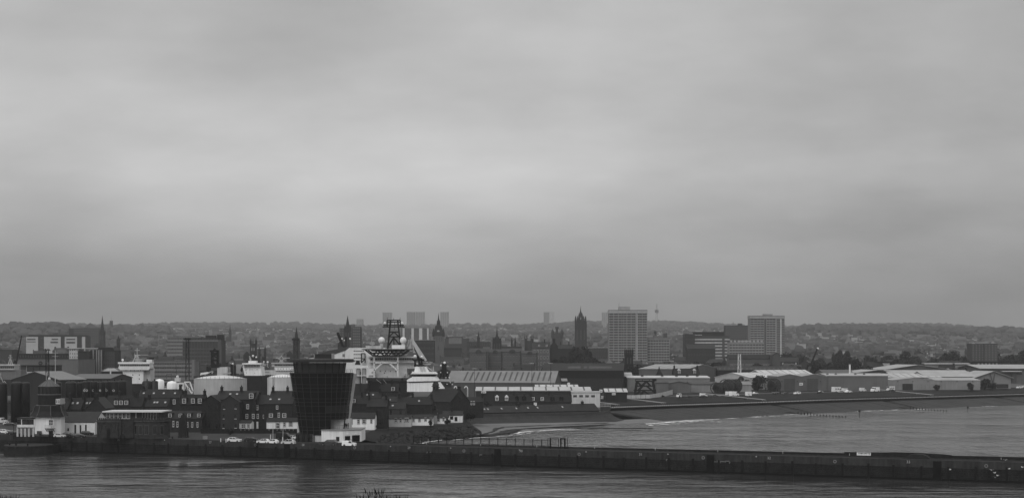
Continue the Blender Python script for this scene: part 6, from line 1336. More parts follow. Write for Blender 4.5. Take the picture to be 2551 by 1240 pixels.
# black steel trestle
q = PX('steel_trestle', 'black braced steel trestle frame standing behind the hoarding', 'frame', 1607, 0, 815, None, 5.0)
for y_ in (0, 8): q.bars('frame_side', 'steel_dark', [((1582, 990), (1588, 950)), ((1636, 990), (1628, 950)), ((1586, 949), (1631, 949)), ((1585, 961), (1631, 961)), ((1588, 950), (1600, 961)), ((1600, 961), (1612, 950)), ((1612, 950), (1622, 961)), ((1592, 972), (1602, 961)), ((1612, 961), (1634, 978)), ((1581, 972), (1634, 972)), ((1584, 985), (1596, 974)), ((1596, 984), (1606, 974)), ((1606, 974), (1626, 988))], .65, y_)
q.bars('deck_rail', 'steel_dark', [((1583, 944), (1634, 944)), ((1583, 949), (1583, 944)), ((1600, 949), (1600, 944)), ((1618, 949), (1618, 944)), ((1634, 949), (1634, 944))], .3, 0); q.bx('deck_box', 'steel_dark', 1626, 1636, 943, 949, 1, 4)
# cable drums
def drum(px, py, r, D, label):
    q = PX('cable_drum', label, 'cable drum', px, py, D); q.e.rotation_euler = (0, 0, R(-35)); rr_ = r*q.s
    for y_ in (0, rr_*1.1):
        fl = ring(rr_*.88, rr_, -.15, .15, 28).build('flange_rim', tone('paint', .07), q.e, loc=(0, y_, 0))
        for i in range(14): a = 2*math.pi*i/14; MB().beam((rr_*.2*math.cos(a), y_, rr_*.2*math.sin(a)), (rr_*.9*math.cos(a), y_, rr_*.9*math.sin(a)), .22).build('spoke', 'steel_dark', q.e)
        MB().lathe([(rr_*.24, -.2), (rr_*.24, .2)], 0, 0, 16).build('hub', 'steel_dark', q.e, loc=(0, y_, 0), rot=(R(90), 0, 0))
    MB().lathe([(rr_*.6, -rr_*.5), (rr_*.6, rr_*.5)], 0, 0, 20).build('barrel', tone('paint', .06), q.e, loc=(0, rr_*.55, 0), rot=(R(90), 0, 0))
    MB().lathe([(rr_*.86, -.05), (rr_*.86, .05)], 0, 0, 24).build('web_plate', tone('paint', .12), q.e, loc=(0, rr_*1.1+.2, 0), rot=(R(90), 0, 0))
drum(1782, 966, 14, 865, 'smaller dark cable drum leftmost of the cluster'); drum(1796, 966, 14, 872, 'second smaller cable drum against the large ones'); drum(1806, 961, 17.5, 880, 'large dark cable drum at the back of the cluster'); drum(1825, 961, 17.5, 886, 'large dark cable drum at right of the cluster'); drum(1921, 960, 18.5, 905, 'large spoked cable drum standing alone by the twin gabled warehouse')
# warehouses along the esplanade
b = shed('pale flat roofed store long and low behind the trestle', 1563, 0, 1768, 941, 936, 915, dep=30, wall=('metal', .22), roof=('metal', .48), z0=7)
for x_ in (1602, 1652, 1688, 1715, 1740): MB().lathe([(.9, 0), (.8, .8), (.2, 1.0)], 0, 0, 10).build('roof_vent', 'steel_dark', b.e, loc=(b.X(x_), 6, b.zt+1))
b = shed('grey low gabled unit behind the hoarding', 1660, 0, 1722, 956, 950, 880, dep=30, ridge='y', wall=('metal', .16), roof=('metal', .1), z0=7)
b = shed('grey low unit with dark roof left of the cable drums', 1720, 0, 1790, 957, 951, 895, dep=24, wall=('metal', .26), roof=('metal', .09), z0=7)
b = shed('low grey unit with sign before the pale store', 1634, 0, 1665, 953, 949, 870, dep=16, wall=('metal', .17), roof=('metal', .08), z0=7)
b = shed('large grey store with pale roof and overhanging gable behind', 1592, 1712, 1786, 919, 907.5, 1010, -22, 40, wall=('metal', .14), roof=('metal', .34), z0=8); seam(b, 6, tone('metal', .25), .2)
b = shed('pale gabled warehouse with bright roof beside the cable drums', 1781, 1868, 1945, 940.5, 928, 965, 42, 30, wall=('metal', .4), roof=('metal', .5), z0=8); seam(b, 3, tone('metal', .3), .15)
b = shed('large white roofed warehouse with ribbed roof behind the twin gables', 1850, 1912, 2035, 939, 921.5, 1010, 40, 40, wall=('metal', .25), roof=('metal', .5), z0=8); seam(b, 7, tone('metal', .2), .3)
b = shed('low unit beneath the trees with pale wall left of twin gables', 1838, 0, 1872, 958, 950, 905, dep=14, wall=('metal', .3), roof=('metal', .25), z0=8)
e4 = None
for k, (xa, xb, lab) in enumerate(((1938, 1997, 'left'), (1997, 2060, 'right'))):
    b = shed('grey twin gabled warehouse, %s bay with roller door' % lab, xa, 0, xb, 937.5, 931.5, 940, dep=40, ridge='y', wall=('metal', .15), roof=('metal', .35), z0=8.05, ov=.15)
    xd = b.X(1967 if k == 0 else 2024); b.box('roller_door', tone('metal', .11), xd-3.6, xd+3.6, -.08, .02, 0, b.Z(944)); b.box('door_frame', tone('metal', .08), xd-3.9, xd+3.9, -.16, -.081, b.Z(944), b.Z(943))
    for i in range(6): b.box('door_slat', tone('metal', .09), xd-3.55, xd+3.55, -.11, -.081, .6+i*1.1, .68+i*1.1)
    for sx_ in (-5.2, 5.2): b.box('wall_light', 'steel_dark', xd+sx_-.3, xd+sx_+.3, -.6, 0, b.Z(950), b.Z(948.5))
b = shed('long plain grey side wing of the twin gabled warehouse', 2060.5, 0, 2212, 936, 930, 942, dep=40, wall=('metal', .17), roof=('metal', .38), z0=8.05)
for x_ in (2068, 2089, 2138, 2160): MB().lathe([(.9, 0), (.8, .5), (.2, .7)], 0, 0, 10).build('roof_vent', 'steel', b.e, loc=(b.X(x_), 8, b.zt+1.0))
b = shed('small dark roofed gable behind the grey wing', 2052, 0, 2128, 929, 921, 1060, dep=30, wall=('metal', .16), roof=('metal', .13), z0=8)
q = PX('flue', 'white upright flue chimney above the grey warehouse wing', 'chimney', 2117, 0, 1000, None, 8.1); MB().cyl(0, 0, 0, q.z(908.5), .62, .62, 12).build('flue_pipe', tone('paint', .6), q.e); MB().cyl(0, 0, q.z(908.4), q.z(907), .7, .7, 12).build('flue_cap', tone('paint', .5), q.e)
for k, (xa, xb, xdoor) in enumerate(((2137, 2222, (2179, 2194, 955)), (2222, 2330, (2248, 2274, 955)), (2330, 2442, None))):
    b = shed(('light grey unit with window band and narrow dark door', 'light grey unit with wide dark shutter door', 'light grey plain unit behind the coach')[k]+' on the esplanade', xa, 0, xb, 947, 941, 962, dep=34, ridge='y' if k < 2 else 'x', wall=('metal', .26), roof=('metal', .37), z0=8.1, ov=.2)
    if xdoor: b.box('shutter_door', tone('metal', .04), b.X(xdoor[0]), b.X(xdoor[1]), -.08, .02, 0, b.Z(xdoor[2]))
    if k == 0:
        for i in range(5): b.win(b.X(2143+i*6), b.Z(955.5), 1.4, 1.1, 'd')
    for i in range(3): b.box('wall_light', 'steel_dark', b.w*(.12+i*.35), b.w*(.12+i*.35)+.6, -.5, 0, b.zt-.9, b.zt-.45)
fn = thing('yard_fence', 'thin mesh yard fence along the light grey units', 'fence', W(2205, 966, 955)); fl_ = 150*955/FP
for i in range(16): MB().beam((i*fl_/15, 0, -.5), (i*fl_/15, 0, 2.4), .09).build('post', 'steel', fn)
MB().beam((0, 0, 2.3), (fl_, 0, 2.3), .06).build('rail', 'steel', fn)
b = shed('broad low gabled warehouse with pale roof at the back', 2125, 0, 2250, 929, 921.5, 1050, dep=50, ridge='y', wall=('metal', .1), roof=('metal', .37), z0=8, ov=1.5)
b = shed('wide pale low pitched roof behind the light grey units', 2225, 0, 2430, 938, 922, 1030, dep=50, wall=('metal', .2), roof=('metal', .37), z0=8)
b = shed('broadest low gabled hall with pale roof among the retail sheds', 2208, 0, 2365, 920, 908.5, 1110, dep=60, ridge='y', wall=('metal', .13), roof=('metal', .37), z0=8, ov=1.5)
b = shed('bright ribbed roof sections between the warehouses', 2195, 0, 2345, 939.5, 930.5, 1000, dep=40, wall=('metal', .2), roof=('metal', .44), z0=8); seam(b, 8, tone('metal', .3), .4)
b = shed('gabled retail hall with V shaped struts at its front', 2430, 0, 2518, 939.5, 924.5, 1000, dep=40, ridge='y', wall=('metal', .24), roof=('metal', .37), z0=8.1, ov=1.6)
for a_, c_ in ((2466, 2472), (2477, 2473)): MB().beam((b.X(a_), -.6, b.Z(931)), (b.X(c_), -.6, b.Z(952)), .5).build('strut', 'steel', b.e)
b.box('entrance_box', tone('metal', .1), b.X(2459), b.X(2480), -2, .5, 0, b.Z(952)); b.box('shop_window', 'glass', b.X(2483), b.X(2512), -.06, .02, .4, b.Z(956))
b = shed('long roof of the retail hall running back left', 2305, 0, 2432, 938, 925, 1004, dep=38, wall=('metal', .2), roof=('metal', .38), z0=8)
b = shed('large shop with wide flat canopy roof at right edge', 2446, 0, 2580, 917, 908, 1120, dep=60, wall=('metal', .16), roof=('metal', .37), z0=8, ov=2.5)
b.box('fascia_sign', tone('paint', .06), b.X(2530), b.X(2546), -.4, .02, b.Z(932), b.Z(926))
b.box('canopy', tone('metal', .55), b.X(2493), b.X(2540), -5, -.02, b.Z(925), b.Z(923.5)); b.box('pier', tone('metal', .1), b.X(2519), b.X(2529), -3, -.02, 0, b.Z(925.1))
b = shed('long dark low roof dotted with small pale skylights behind white lattice mast', 1786, 0, 1990, 922, 912, 1085, dep=26, wall=('stone', .03), roof=('slate', .025), z0=8); b.rz = (b.zt, b.gz)
b.skyl([1796+i*11.2 for i in range(17)], .35, 1.1, 1.3)
# ---------------------------------------------------------------- city: towers, offices, spires
def slab(label, x0, x1, yt, yb, D, floors, bays, wall=('conc', .3), band=('conc', .34), dep=16.0, wf=.8, hf=.45, name='tower_block', cat='tower block', group=None, y0=None, pane='glass_far', bandp=.25, zones=None, z0=None, style='d', top=True, wr=None):
    """storeyed block: wall, one band per storey, each window a pane of its own"""
    b = Bd(name, label, cat, x0, 0, x1, yb, D, 0, dep, group, z0)
    h = b.Z(yt); b.wall(tone(*wall), h); zt = b.Z(y0) if y0 else h*.97; fh = zt/floors
    for (a, c, nb) in (zones or ((0.0, 1.0, bays),)):
        xa, xb = b.w*a, b.w*c
        for j in range(floors):
            if band: b.box('storey_band', tone(*band), xa+.03, xb-.03, -bandp, -.01, fh*j+fh*.02, fh*j+fh*(1-hf)*.9)
            for i in range(nb):
                bw = (xb-xa)/nb; b.win(xa+bw*(i+.5), fh*(j+1)-fh*hf*.5-fh*.04, bw*wf, fh*hf, style, pane=pane)
    if top: b.flat(tone('conc', wall[1]*.7), h, .5, .15)
    b.h = h; return b
glassmat('glass_far', .03, .3, .3); glassmat('pane_pale', .3, .4, .5); glassmat('pane_mid', .13, .4, .3)
tb_ = 'high rise tower blocks'
b = slab('tallest pale slab tower block with balconies right of the pinnacled tower', 1517, 1612.5, 773, 910, 1480, 20, 8, ('conc', .22), ('conc', .29), 17, .86, .5, group=tb_, y0=780, zones=((.0, .24, 2), (.24, .33, 1), (.33, .58, 2), (.58, .69, 2), (.735, 1.0, 4)), bandp=.5)
b.box('parapet', tone('conc', .36), -.3, b.w+.3, -.6, b.d, b.Z(780), b.Z(773.5)); b.box('plant_room', tone('conc', .34), b.X(1542), b.X(1571), 3, 11, b.h, b.Z(763)); b.box('stair_fin', tone('conc', .4), b.X(1584), b.X(1585.5), -.8, 0, 0, b.Z(781)); b.box('stair_fin', tone('conc', .4), b.X(1587), b.X(1588.5), -.8, 0, 0, b.Z(781)); b.box('aerial', 'steel', b.X(1542.5), b.X(1543), 4, 4.2, b.h, b.Z(754))
for x_ in (1517.3, 1529, 1541, 1554, 1562, 1572.5, 1600, 1611.5): b.box('party_fin', tone('conc', .38), b.X(x_)-.12, b.X(x_)+.12, -.7, -.5, 0, b.Z(780.5))
b = slab('lower pale balcony block joined to the tallest tower', 1613.5, 1667.5, 841, 915, 1485, 10, 8, ('conc', .22), ('conc', .29), 15, .82, .5, group=tb_, y0=847, bandp=.5); b.box('plant_room', tone('conc', .2), b.X(1629), b.X(1640), 2, 8, b.h, b.Z(836)); b.box('tank_room', tone('conc', .1), b.X(1631), b.X(1636.5), 3, 8, b.Z(830), b.Z(824)); b.box('tank_leg', 'steel', b.X(1632), b.X(1636), 4, 7, b.Z(836), b.Z(830)); b.box('stair_head', tone('conc', .11), b.X(1654), b.X(1663), 3, 8, b.h, b.Z(829))
for i in range(9): b.box('party_fin', tone('conc', .38), b.w*i/8-.1, b.w*i/8+.1, -.7, -.5, 0, b.Z(847))
b = slab('pale tower block with blank striped end on the right', 1869.5, 1954.5, 787, 905, 1500, 19, 8, ('conc', .25), ('conc', .31), 17, .85, .48, group=tb_, y0=794, zones=((.0, .4, 4), (.47, .74, 3)), bandp=.5)
b.box('plant_room', tone('conc', .3), b.X(1904), b.X(1926), 3, 11, b.h, b.Z(781.5)); b.box('parapet', tone('conc', .34), -.3, b.w+.3, -.6, b.d, b.Z(793), b.Z(787.2)); b.box('end_stripe', tone('conc', .55), b.X(1944.3), b.X(1946.2), -.75, -.3, 0, b.Z(794)); b.box('fin', tone('conc', .38), b.X(1933)-.3, b.X(1933)+.3, -.8, 0, 0, b.Z(793)); b.box('recess_shade', tone('conc', .12), b.X(1904.5), b.X(1908), -.1, 0, 0, b.Z(794))  # dark strip stands proud; shade of an inset put into its colour
for j in range(19): 
    z_ = j*b.Z(794)/19
    for a_, c_ in ((1935, 1943.5), (1947, 1954)): b.box('end_panel', tone('conc', .16), b.X(a_), b.X(c_), -.3, -.05, z_+.5, z_+b.Z(794)/19-.5)
b = slab('pale eight storey block with zigzag roofline before the striped tower', 1817, 1904, 852, 912, 1440, 8, 12, ('conc', .26), ('conc', .32), 14, .75, .5, group=tb_, y0=857, bandp=.4); b.box('plant_room', tone('conc', .36), b.X(1845), b.X(1870), 2, 8, b.h, b.Z(848))
for i in range(9): b.box('roof_tooth', tone('conc', .38), b.X(1819+i*9.5), b.X(1824+i*9.5), -.3, 1, b.h+.01, b.h+2.0)
b = slab('dark gridded block with small roof house behind the pale tower', 1807, 1868, 811.5, 870, 1900, 9, 12, ('conc', .085), None, 14, .35, .4, group=tb_, pane='pane_mid', name='office_block', cat='office'); b.box('roof_house', tone('conc', .09), b.X(1840), b.X(1850), 3, 9, b.h, b.Z(805)); b.box('aerial', 'steel_dark', b.X(1827), b.X(1827.6), 3, 3.3, b.h, b.Z(801))
b = slab('office with pale horizontal bands and dark roof storey', 1731, 1818, 837, 895, 1680, 7, 22, ('conc', .09), ('conc', .42), 20, .8, .5, name='office_block', cat='office', y0=839, pane='glass_far'); b.box('roof_storey', tone('conc', .035), b.X(1731), b.X(1805), 2, 18, b.h, b.Z(827.5)); b.box('roof_edge', tone('conc', .05), b.X(1729), b.X(1806), 0, 19, b.Z(827.4), b.Z(826)); b.box('stair_column', tone('conc', .1), b.X(1799), b.X(1805), -.8, 0, 0, b.h)
for i in range(11): b.box('sign_letter', tone('paint', .6), b.X(1731.5+i*1.7), b.X(1732.5+i*1.7), 1.6, 1.95, b.Z(834.6), b.Z(833.2))
b = slab('dark brick wing left of the banded office', 1706, 1731, 832.5, 895, 1675, 7, 3, ('conc', .05), None, 20, .4, .2, name='office_block', cat='office', pane='glass_far')
b = slab('grey eight storey flats with pale square windows among trees', 2420.5, 2452, 857, 905, 1290, 8, 4, ('conc', .1), None, 14, .3, .45, group=tb_, pane='pane_mid'); b.box('plant_room', tone('conc', .3), b.X(2439), b.X(2466), 2, 9, b.h, b.Z(851.5))
b = slab('grey flats wing with pale square windows, right half', 2452.5, 2485, 856.5, 905, 1288, 8, 4, ('conc', .11), None, 16, .28, .45, group=tb_, pane='pane_mid')
far_b = 'far tower blocks fading in the haze'
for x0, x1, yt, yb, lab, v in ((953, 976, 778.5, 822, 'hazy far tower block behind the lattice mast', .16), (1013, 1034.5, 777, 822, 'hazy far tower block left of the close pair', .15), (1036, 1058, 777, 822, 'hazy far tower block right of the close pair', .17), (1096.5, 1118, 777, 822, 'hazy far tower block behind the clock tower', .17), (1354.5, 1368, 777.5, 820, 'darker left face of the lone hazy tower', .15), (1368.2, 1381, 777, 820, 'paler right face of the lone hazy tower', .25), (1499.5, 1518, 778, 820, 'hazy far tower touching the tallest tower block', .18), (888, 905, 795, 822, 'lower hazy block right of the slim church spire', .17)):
    slab(lab, x0, x1, yt, yb, 5600, 16, 4, ('conc', v*1.9), ('conc', v*2.1), 18, .6, .4, group=far_b, bandp=.3)  # concrete lightened towards the sky, part of the haze painted in
b = slab('slim hazy tower with mast on the far left hill', 273, 279.5, 799, 822, 3600, 8, 2, ('conc', .05), None, 7, .4, .4, name='tower_block'); b.box('mast', 'steel', b.w/2-.2, b.w/2+.2, 3, 3.4, b.h, b.Z(788))
b = slab('grey gridded slab block behind the far left spire', 172, 250, 818, 880, 2100, 10, 16, ('conc', .07), None, 16, .4, .4, group=tb_, pane='pane_mid'); b.box('end_bay', tone('conc', .05), 0, b.X(184), -1, -.01, 0, b.h)
b = slab('wide dark block framed by white rectangles on the left', 68, 212, 838, 885, 1880, 2, 2, ('conc', .04), None, 24, .1, .1, name='office_block', cat='office'); b.box('roof_storey', tone('conc', .035), b.X(71), b.X(210), 1, 22, b.h, b.Z(833.5))
for x0, x1, wl in ((65.5, 95, ((68, 89, 843, 846.5), (66, 89, 850, 852))), (110, 151.5, ((129, 145, 843, 846.5), (126, 145, 850, 854))), (161.5, 192, ((165.5, 187.5, 843, 846.5), (165.5, 187.5, 850.5, 855))), (204.5, 212.5, ())):
    b.box('white_frame', tone('paint', .42), b.X(x0), b.X(x1), -.6, -.02, b.Z(880), b.Z(838.5))
    for a_, c_, d_, e_ in wl: b.box('window_strip', 'glass_far', b.X(a_), b.X(c_), -.7, -.55, b.Z(e_), b.Z(d_))
b = slab('tall dark office block with pale bands and rooftop box', 455.5, 551, 849, 945, 1150, 9, 12, ('conc', .07), ('conc', .13), 18, .8, .62, name='office_block', cat='office', y0=861, pane='glass_far', zones=((.0, .925, 12),), bandp=.3); b.box('crown_storey', tone('conc', .06), b.X(461), b.X(545), 1, 16, b.h+.52, b.Z(841)); b.box('rooftop_box', tone('conc', .04), b.X(540), b.X(552), 1, 12, b.Z(848), b.Z(833)); b.box('stair_column', tone('conc', .12), b.X(544), b.X(552), -1.2, -.01, 0, b.Z(846)); b.box('plant', tone('conc', .05), b.X(510), b.X(532), 3, 12, b.Z(841), b.Z(835))
for i in range(12):
    xx = b.w*.925*(i+.5)/12; b.win(xx, b.Z(855), b.w*.925/12*.8, 4.3, 'd', name='tall_window', pane='glass_far'); b.box('column', tone('conc', .13), b.w*.925*i/12-.15, b.w*.925*i/12+.15, -.45, -.01, 0, b.Z(848)); b.win(b.X(462+i*7), b.Z(845), 1.6, 1.6, 'd', name='crown_window', y=.98, pane='glass_far')
b.box('top_band', tone('conc', .2), -.2, b.X(544), -.6, 0, b.Z(850), b.Z(846.5))
b = slab('low concrete office with three rows of ribbon windows', 372, 482, 899, 945, 1010, 4, 26, ('conc', .19), ('conc', .22), 18, .8, .38, name='office_block', cat='office', y0=903); b.box('stair_tower', tone('conc', .2), b.X(478), b.X(485), -.8, 4, 0, b.Z(895))
b = slab('pale office slab behind the tall dark office block', 417, 500, 838, 885, 1500, 5, 22, ('conc', .2), ('conc', .24), 14, .75, .4, name='office_block', cat='office', y0=841); b.box('plant_room', tone('conc', .25), b.X(457), b.X(469), 2, 8, b.h, b.Z(832.5))
b = slab('white office with narrow paired windows on the left', 172, 195, 868, 905, 1060, 4, 4, ('conc', .45), None, 15, .3, .42, name='office_block', cat='office'); b.flat(tone('metal', .5), b.h, .4, 1.0, x1=b.X(247))
b = slab('blank dark side wall of the ribbed office', 194, 222, 875.5, 940, 1030, 1, 1, ('conc', .05), None, 18, .05, .02, name='office_block', cat='office')
b = slab('ribbed office with tall pale vertical fins', 222.5, 254, 873, 940, 1035, 8, 4, ('conc', .05), None, 16, .45, .6, name='office_block', cat='office')
for x_ in (224, 233, 241.5, 247, 253): b.box('fin', tone('conc', .26), b.X(x_)-.4, b.X(x_)+.4, -.9, -.01, 0, b.Z(871))
b = slab('glazed dark office with gridded front beside the ribbed one', 254.5, 286, 874, 935, 1040, 6, 6, ('conc', .06), ('conc', .1), 16, .8, .6, name='office_block', cat='office'); MB().prism([(b.X(240), b.h), (b.X(286), b.h), (b.X(281), b.Z(865)), (b.X(246), b.Z(865))], 0, 14).build('mansard_roof', tone('slate', .03), b.e)
b = slab('large plain grey cinema box with dark roundel', 30, 195, 895.5, 945, 990, 1, 1, ('metal', .17), None, 40, .01, .01, name='cinema', cat='cinema'); MB().lathe([(1.45, -.1), (1.45, .1)], 0, 0, 20).build('roundel', tone('paint', .03), b.e, loc=(b.X(101), -.1, b.Z(904)), rot=(R(90), 0, 0)); b.box('roundel_mark', tone('paint', .15), b.X(98.5), b.X(103.5), -.25, -.2, b.Z(905), b.Z(903))
b = slab('brick retail block with dark glazing and white sign before cinema', 52, 130, 911, 950, 930, 2, 5, ('stone', .05), None, 20, .8, .6, name='retail_block', cat='shop'); b.box('flat_canopy', tone('conc', .05), b.X(47), b.X(133), -2, 20, b.h+.51, b.Z(909)); b.box('sign_board', tone('paint', .5), b.X(68.5), b.X(80.5), -.5, -.06, b.Z(932), b.Z(925.5)); b.box('pale_column', tone('conc', .3), b.X(66), b.X(67.5), -.4, -.06, 0, b.h)
for i in range(5): b.box('sign_mark', 'trim_dark', b.X(70+i*2), b.X(71.3+i*2), -.56, -.501, b.Z(930), b.Z(927.5-(i % 2)))
b = slab('long dark brick hall above the cinema', 28, 172, 882, 930, 1150, 3, 22, ('stone', .035), None, 16, .4, .4, name='brick_hall', cat='building')
b = slab('pale stone building with window rows by the cinema', 0, 30, 872, 930, 1120, 3, 6, ('stone', .09), None, 16, .35, .45, name='stone_building', cat='building')
b = slab('white finned slab block below the close pair of hazy towers', 1000, 1068, 818, 870, 2300, 6, 4, ('conc', .13), None, 14, .2, .4, group=tb_)
for x_, w_ in ((1003, 5), (1025, 6), (1044, 8), (1064, 4)): b.box('white_fin', tone('paint', .5), b.X(x_), b.X(x_+w_), -.8, -.01, 0, b.Z(817))
b = slab('grey gridded block right behind the slim church spire', 846, 898, 818, 875, 1720, 9, 10, ('conc', .075), None, 15, .35, .4, group=tb_, pane='pane_mid'); b.box('taller_half', tone('conc', .08), b.X(879), b.X(898), -1, 12, 0, b.Z(813.5)); b.grid(4, 9, b.X(879), b.X(898), 0, b.Z(814), 1.6, 1.4, pane='pane_mid', y=-1.0); b.box('plant_room', tone('conc', .14), b.X(868), b.X(882), 5, 12, b.h, b.Z(808))
b = slab('dark long flat roofed block left of the clock tower', 1030, 1082, 848, 905, 1600, 4, 16, ('stone', .035), None, 16, .4, .4, name='office_block', cat='office'); b.flat(tone('metal', .3), b.h+.5, .5, .4)
b = slab('modern stepped council block right of the clock tower', 1108, 1168, 844, 890, 1750, 4, 14, ('conc', .1), None, 18, .5, .45, name='office_block', cat='office'); b.box('upper_step', tone('conc', .06), b.X(1110), b.X(1152), 3, 16, b.h, b.Z(838.5)); b.box('pale_bay', tone('conc', .2), b.X(1118), b.X(1150), -.8, 0, b.Z(856), b.Z(841))
b = slab('dark hall with pale columns left of the crowned kirk tower', 1163, 1222, 852, 890, 1700, 2, 10, ('conc', .06), None, 16, .5, .4, name='office_block', cat='office')
for i in range(8): b.box('column', tone('conc', .25), b.X(1204+i*2.2), b.X(1205+i*2.2), -.8, -.1, 0, b.Z(863))
b = slab('pale long low shed roofed building behind the big tower', 1460, 1516, 867, 900, 1560, 2, 10, ('stone', .07), None, 14, .4, .4, name='stone_building', cat='building'); b.flat(tone('metal', .5), b.h+.5, .4, .4)
b = slab('glazed showroom with white panels among the trees on the right', 2182, 2242, 903, 935, 1240, 3, 5, ('conc', .06), None, 16, .3, .7, name='showroom', cat='shop')
for x0, x1 in ((2182.5, 2195.5), (2198, 2216)):
    for y0, y1 in ((904, 910), (911, 917), (918, 922)): b.box('white_panel', tone('paint', .45), b.X(x0), b.X(x1), -.5, -.02, b.Z(y1), b.Z(y0))
b.flat(tone('conc', .05), b.h+.5, .6, 1.5)
b = slab('long low store with chequered panels on the right', 2305, 2432, 908, 935, 1215, 1, 1, ('metal', .22), None, 30, .01, .01, name='store', cat='shop'); b.flat(tone('metal', .45), b.h+.5, 1.0, 1.0)
rr = random.Random(12)
for i in range(10):
    for j in range(2): b.box('panel', tone('metal', (.3, .12, .18, .06)[rr.randrange(4)]), b.X(2330+i*10), b.X(2339.5+i*10), -.3, -.02, b.Z(924-j*6.5), b.Z(918-j*6.5))
b = slab('glass fronted retail block with pale columns on the right', 2432, 2487, 903.5, 935, 1200, 2, 6, ('conc', .06), None, 20, .6, .7, name='store', cat='shop')
for i in range(6): b.box('column', tone('conc', .35), b.X(2436+i*9), b.X(2439.5+i*9), -.6, -.02, 0, b.Z(904))
b.flat(tone('conc', .04), b.h+.5, .8, 1.5)
# brick flats with gables in the middle
for k, (x0, x1, yt, yg, D_) in enumerate(((1170, 1215, 877, 868, 1150), (1215, 1252, 877, 870, 1165), (1252, 1300, 876, 868, 1160), (1300, 1340, 880, 874, 1150))):
    b = shed(('dark slate roofed flats left of the crowned kirk tower', 'narrow gabled flats with tall stair slots', 'gabled flats with arched entrance below', 'gabled flats left of the tall tenement')[k], x0, 0, x1, yt, yg, D_, dep=14, z0=10, wall=('stone', .14), roof=('slate', .07), name='flats', cat='flats')
    b.grid(6, 5, .5, b.w-.5, 1.0, b.zt-.4, .8, 1.1, 's', fm='trim_pale', pane='glass_far'); b.box('stair_slot', 'glass_far', b.w*.9, b.w*.9+1.0, -.2, -.05, 2, b.zt+.8)
    MB().prism([(b.w*.35, b.zt-1), (b.w*.65, b.zt-1), (b.w*.65, b.zt+1), (b.w*.5, b.gz-.3), (b.w*.35, b.zt+1)], -.6, 3).build('front_gable', tone('stone', .085), b.e)
b = shed('tall grey tenement with white dormers before the citadel tower', 1326, 0, 1370, 866, 852, 1180, dep=12, z0=10, wall=('stone', .15), roof=('slate', .06), name='tenement', cat='tenement'); b.rz = (b.zt, b.gz); b.grid(5, 5, .5, b.w-.5, 2, b.zt-.3, 1.1, 1.9, 'g', pane='glass_far'); b.dormer((1343, 1362), 1.6, 1.8, .2, tone('slate', .04)); b.chim(.5, b.d/2, b.gz, 2.2, .9, 2.0, 5); b.chim(b.w*.7, b.d/2, b.gz, 2.2, .9, 2.0, 5)
b = shed('blank gabled tenement end right of white dormers', 1370, 0, 1390, 862, 850, 1185, dep=14, z0=10, ridge='y', wall=('stone', .05), roof=('slate', .035), name='tenement', cat='tenement'); b.chim(b.w/2, .5, b.gz, 2.0, .9, 2.0, 4, along='x')
b = shed('tenement with chimneys behind the trees', 1390, 0, 1425, 868, 858, 1230, dep=12, z0=11, wall=('stone', .05), roof=('slate', .05), name='tenement', cat='tenement'); b.chim(b.w*.2, b.d/2, b.gz, 2.2, .9, 2.2, 5); b.chim(b.w*.8, b.d/2, b.gz, 2.2, .9, 2.2, 5)
b = shed('pale gable wall block below the striped tower', 1925, 0, 1944, 884, 878, 1120, dep=16, z0=10, ridge='y', wall=('paint', .11), roof=('slate', .04), name='flats', cat='flats')
for k, (x0, x1) in enumerate(((1816, 1855), (1855, 1890), (1890, 1927))):
    b = shed('hipped roof flats with pale walls, %s of three below the pale block' % ('first', 'second', 'third')[k], x0, 0, x1, 893, 883, 1130, dep=12, z0=10, wall=('paint', .12), roof=('slate', .035), name='flats', cat='flats'); b.grid(6, 2, .5, b.w-.5, .5, b.zt-.2, .9, 1.2, 'g', pane='glass_far')
b = shed('dark school hall with pitched roof before the banded office', 1712, 0, 1782, 868, 858, 1420, dep=14, z0=14, wall=('stone', .06), roof=('slate', .05), name='school_hall', cat='hall'); b.grid(10, 2, .5, b.w-.5, 1, b.zt, 1.0, 1.6, 'd', pane='glass_far')
q = shed('dormered stone villa in front of the large grey store', 1680, 0, 1742, 932, 918, 955, dep=12, z0=8, wall=('stone', .05), roof=('slate', .03), name='villa', cat='house'); q.rz = (q.zt, q.gz); q.dormer((1692.5, 1731), 1.9, 2.4, .1, tone('slate', .03), 'white'); q.chim(.6, q.d/2, q.gz, 2.4, .9, 1.8, 4); q.chim(q.w-.6, q.d/2, q.gz, 2.4, .9, 1.8, 4)
q = PX('spired_house', 'small pointed turret roof before the large grey store', 'house', 1643, 0, 955, None, 8.0); q.bx('wall', tone('stone', .05), 1635, 1651, 932, 970, 0, 5); MB().lathe([(8.5*q.s*1.3, q.z(932)), (3*q.s*1.3, q.z(922)), (.1, q.z(912))], q.x(1643), 2.5, 4, R(45)).build('roof', tone('slate', .02), q.e)

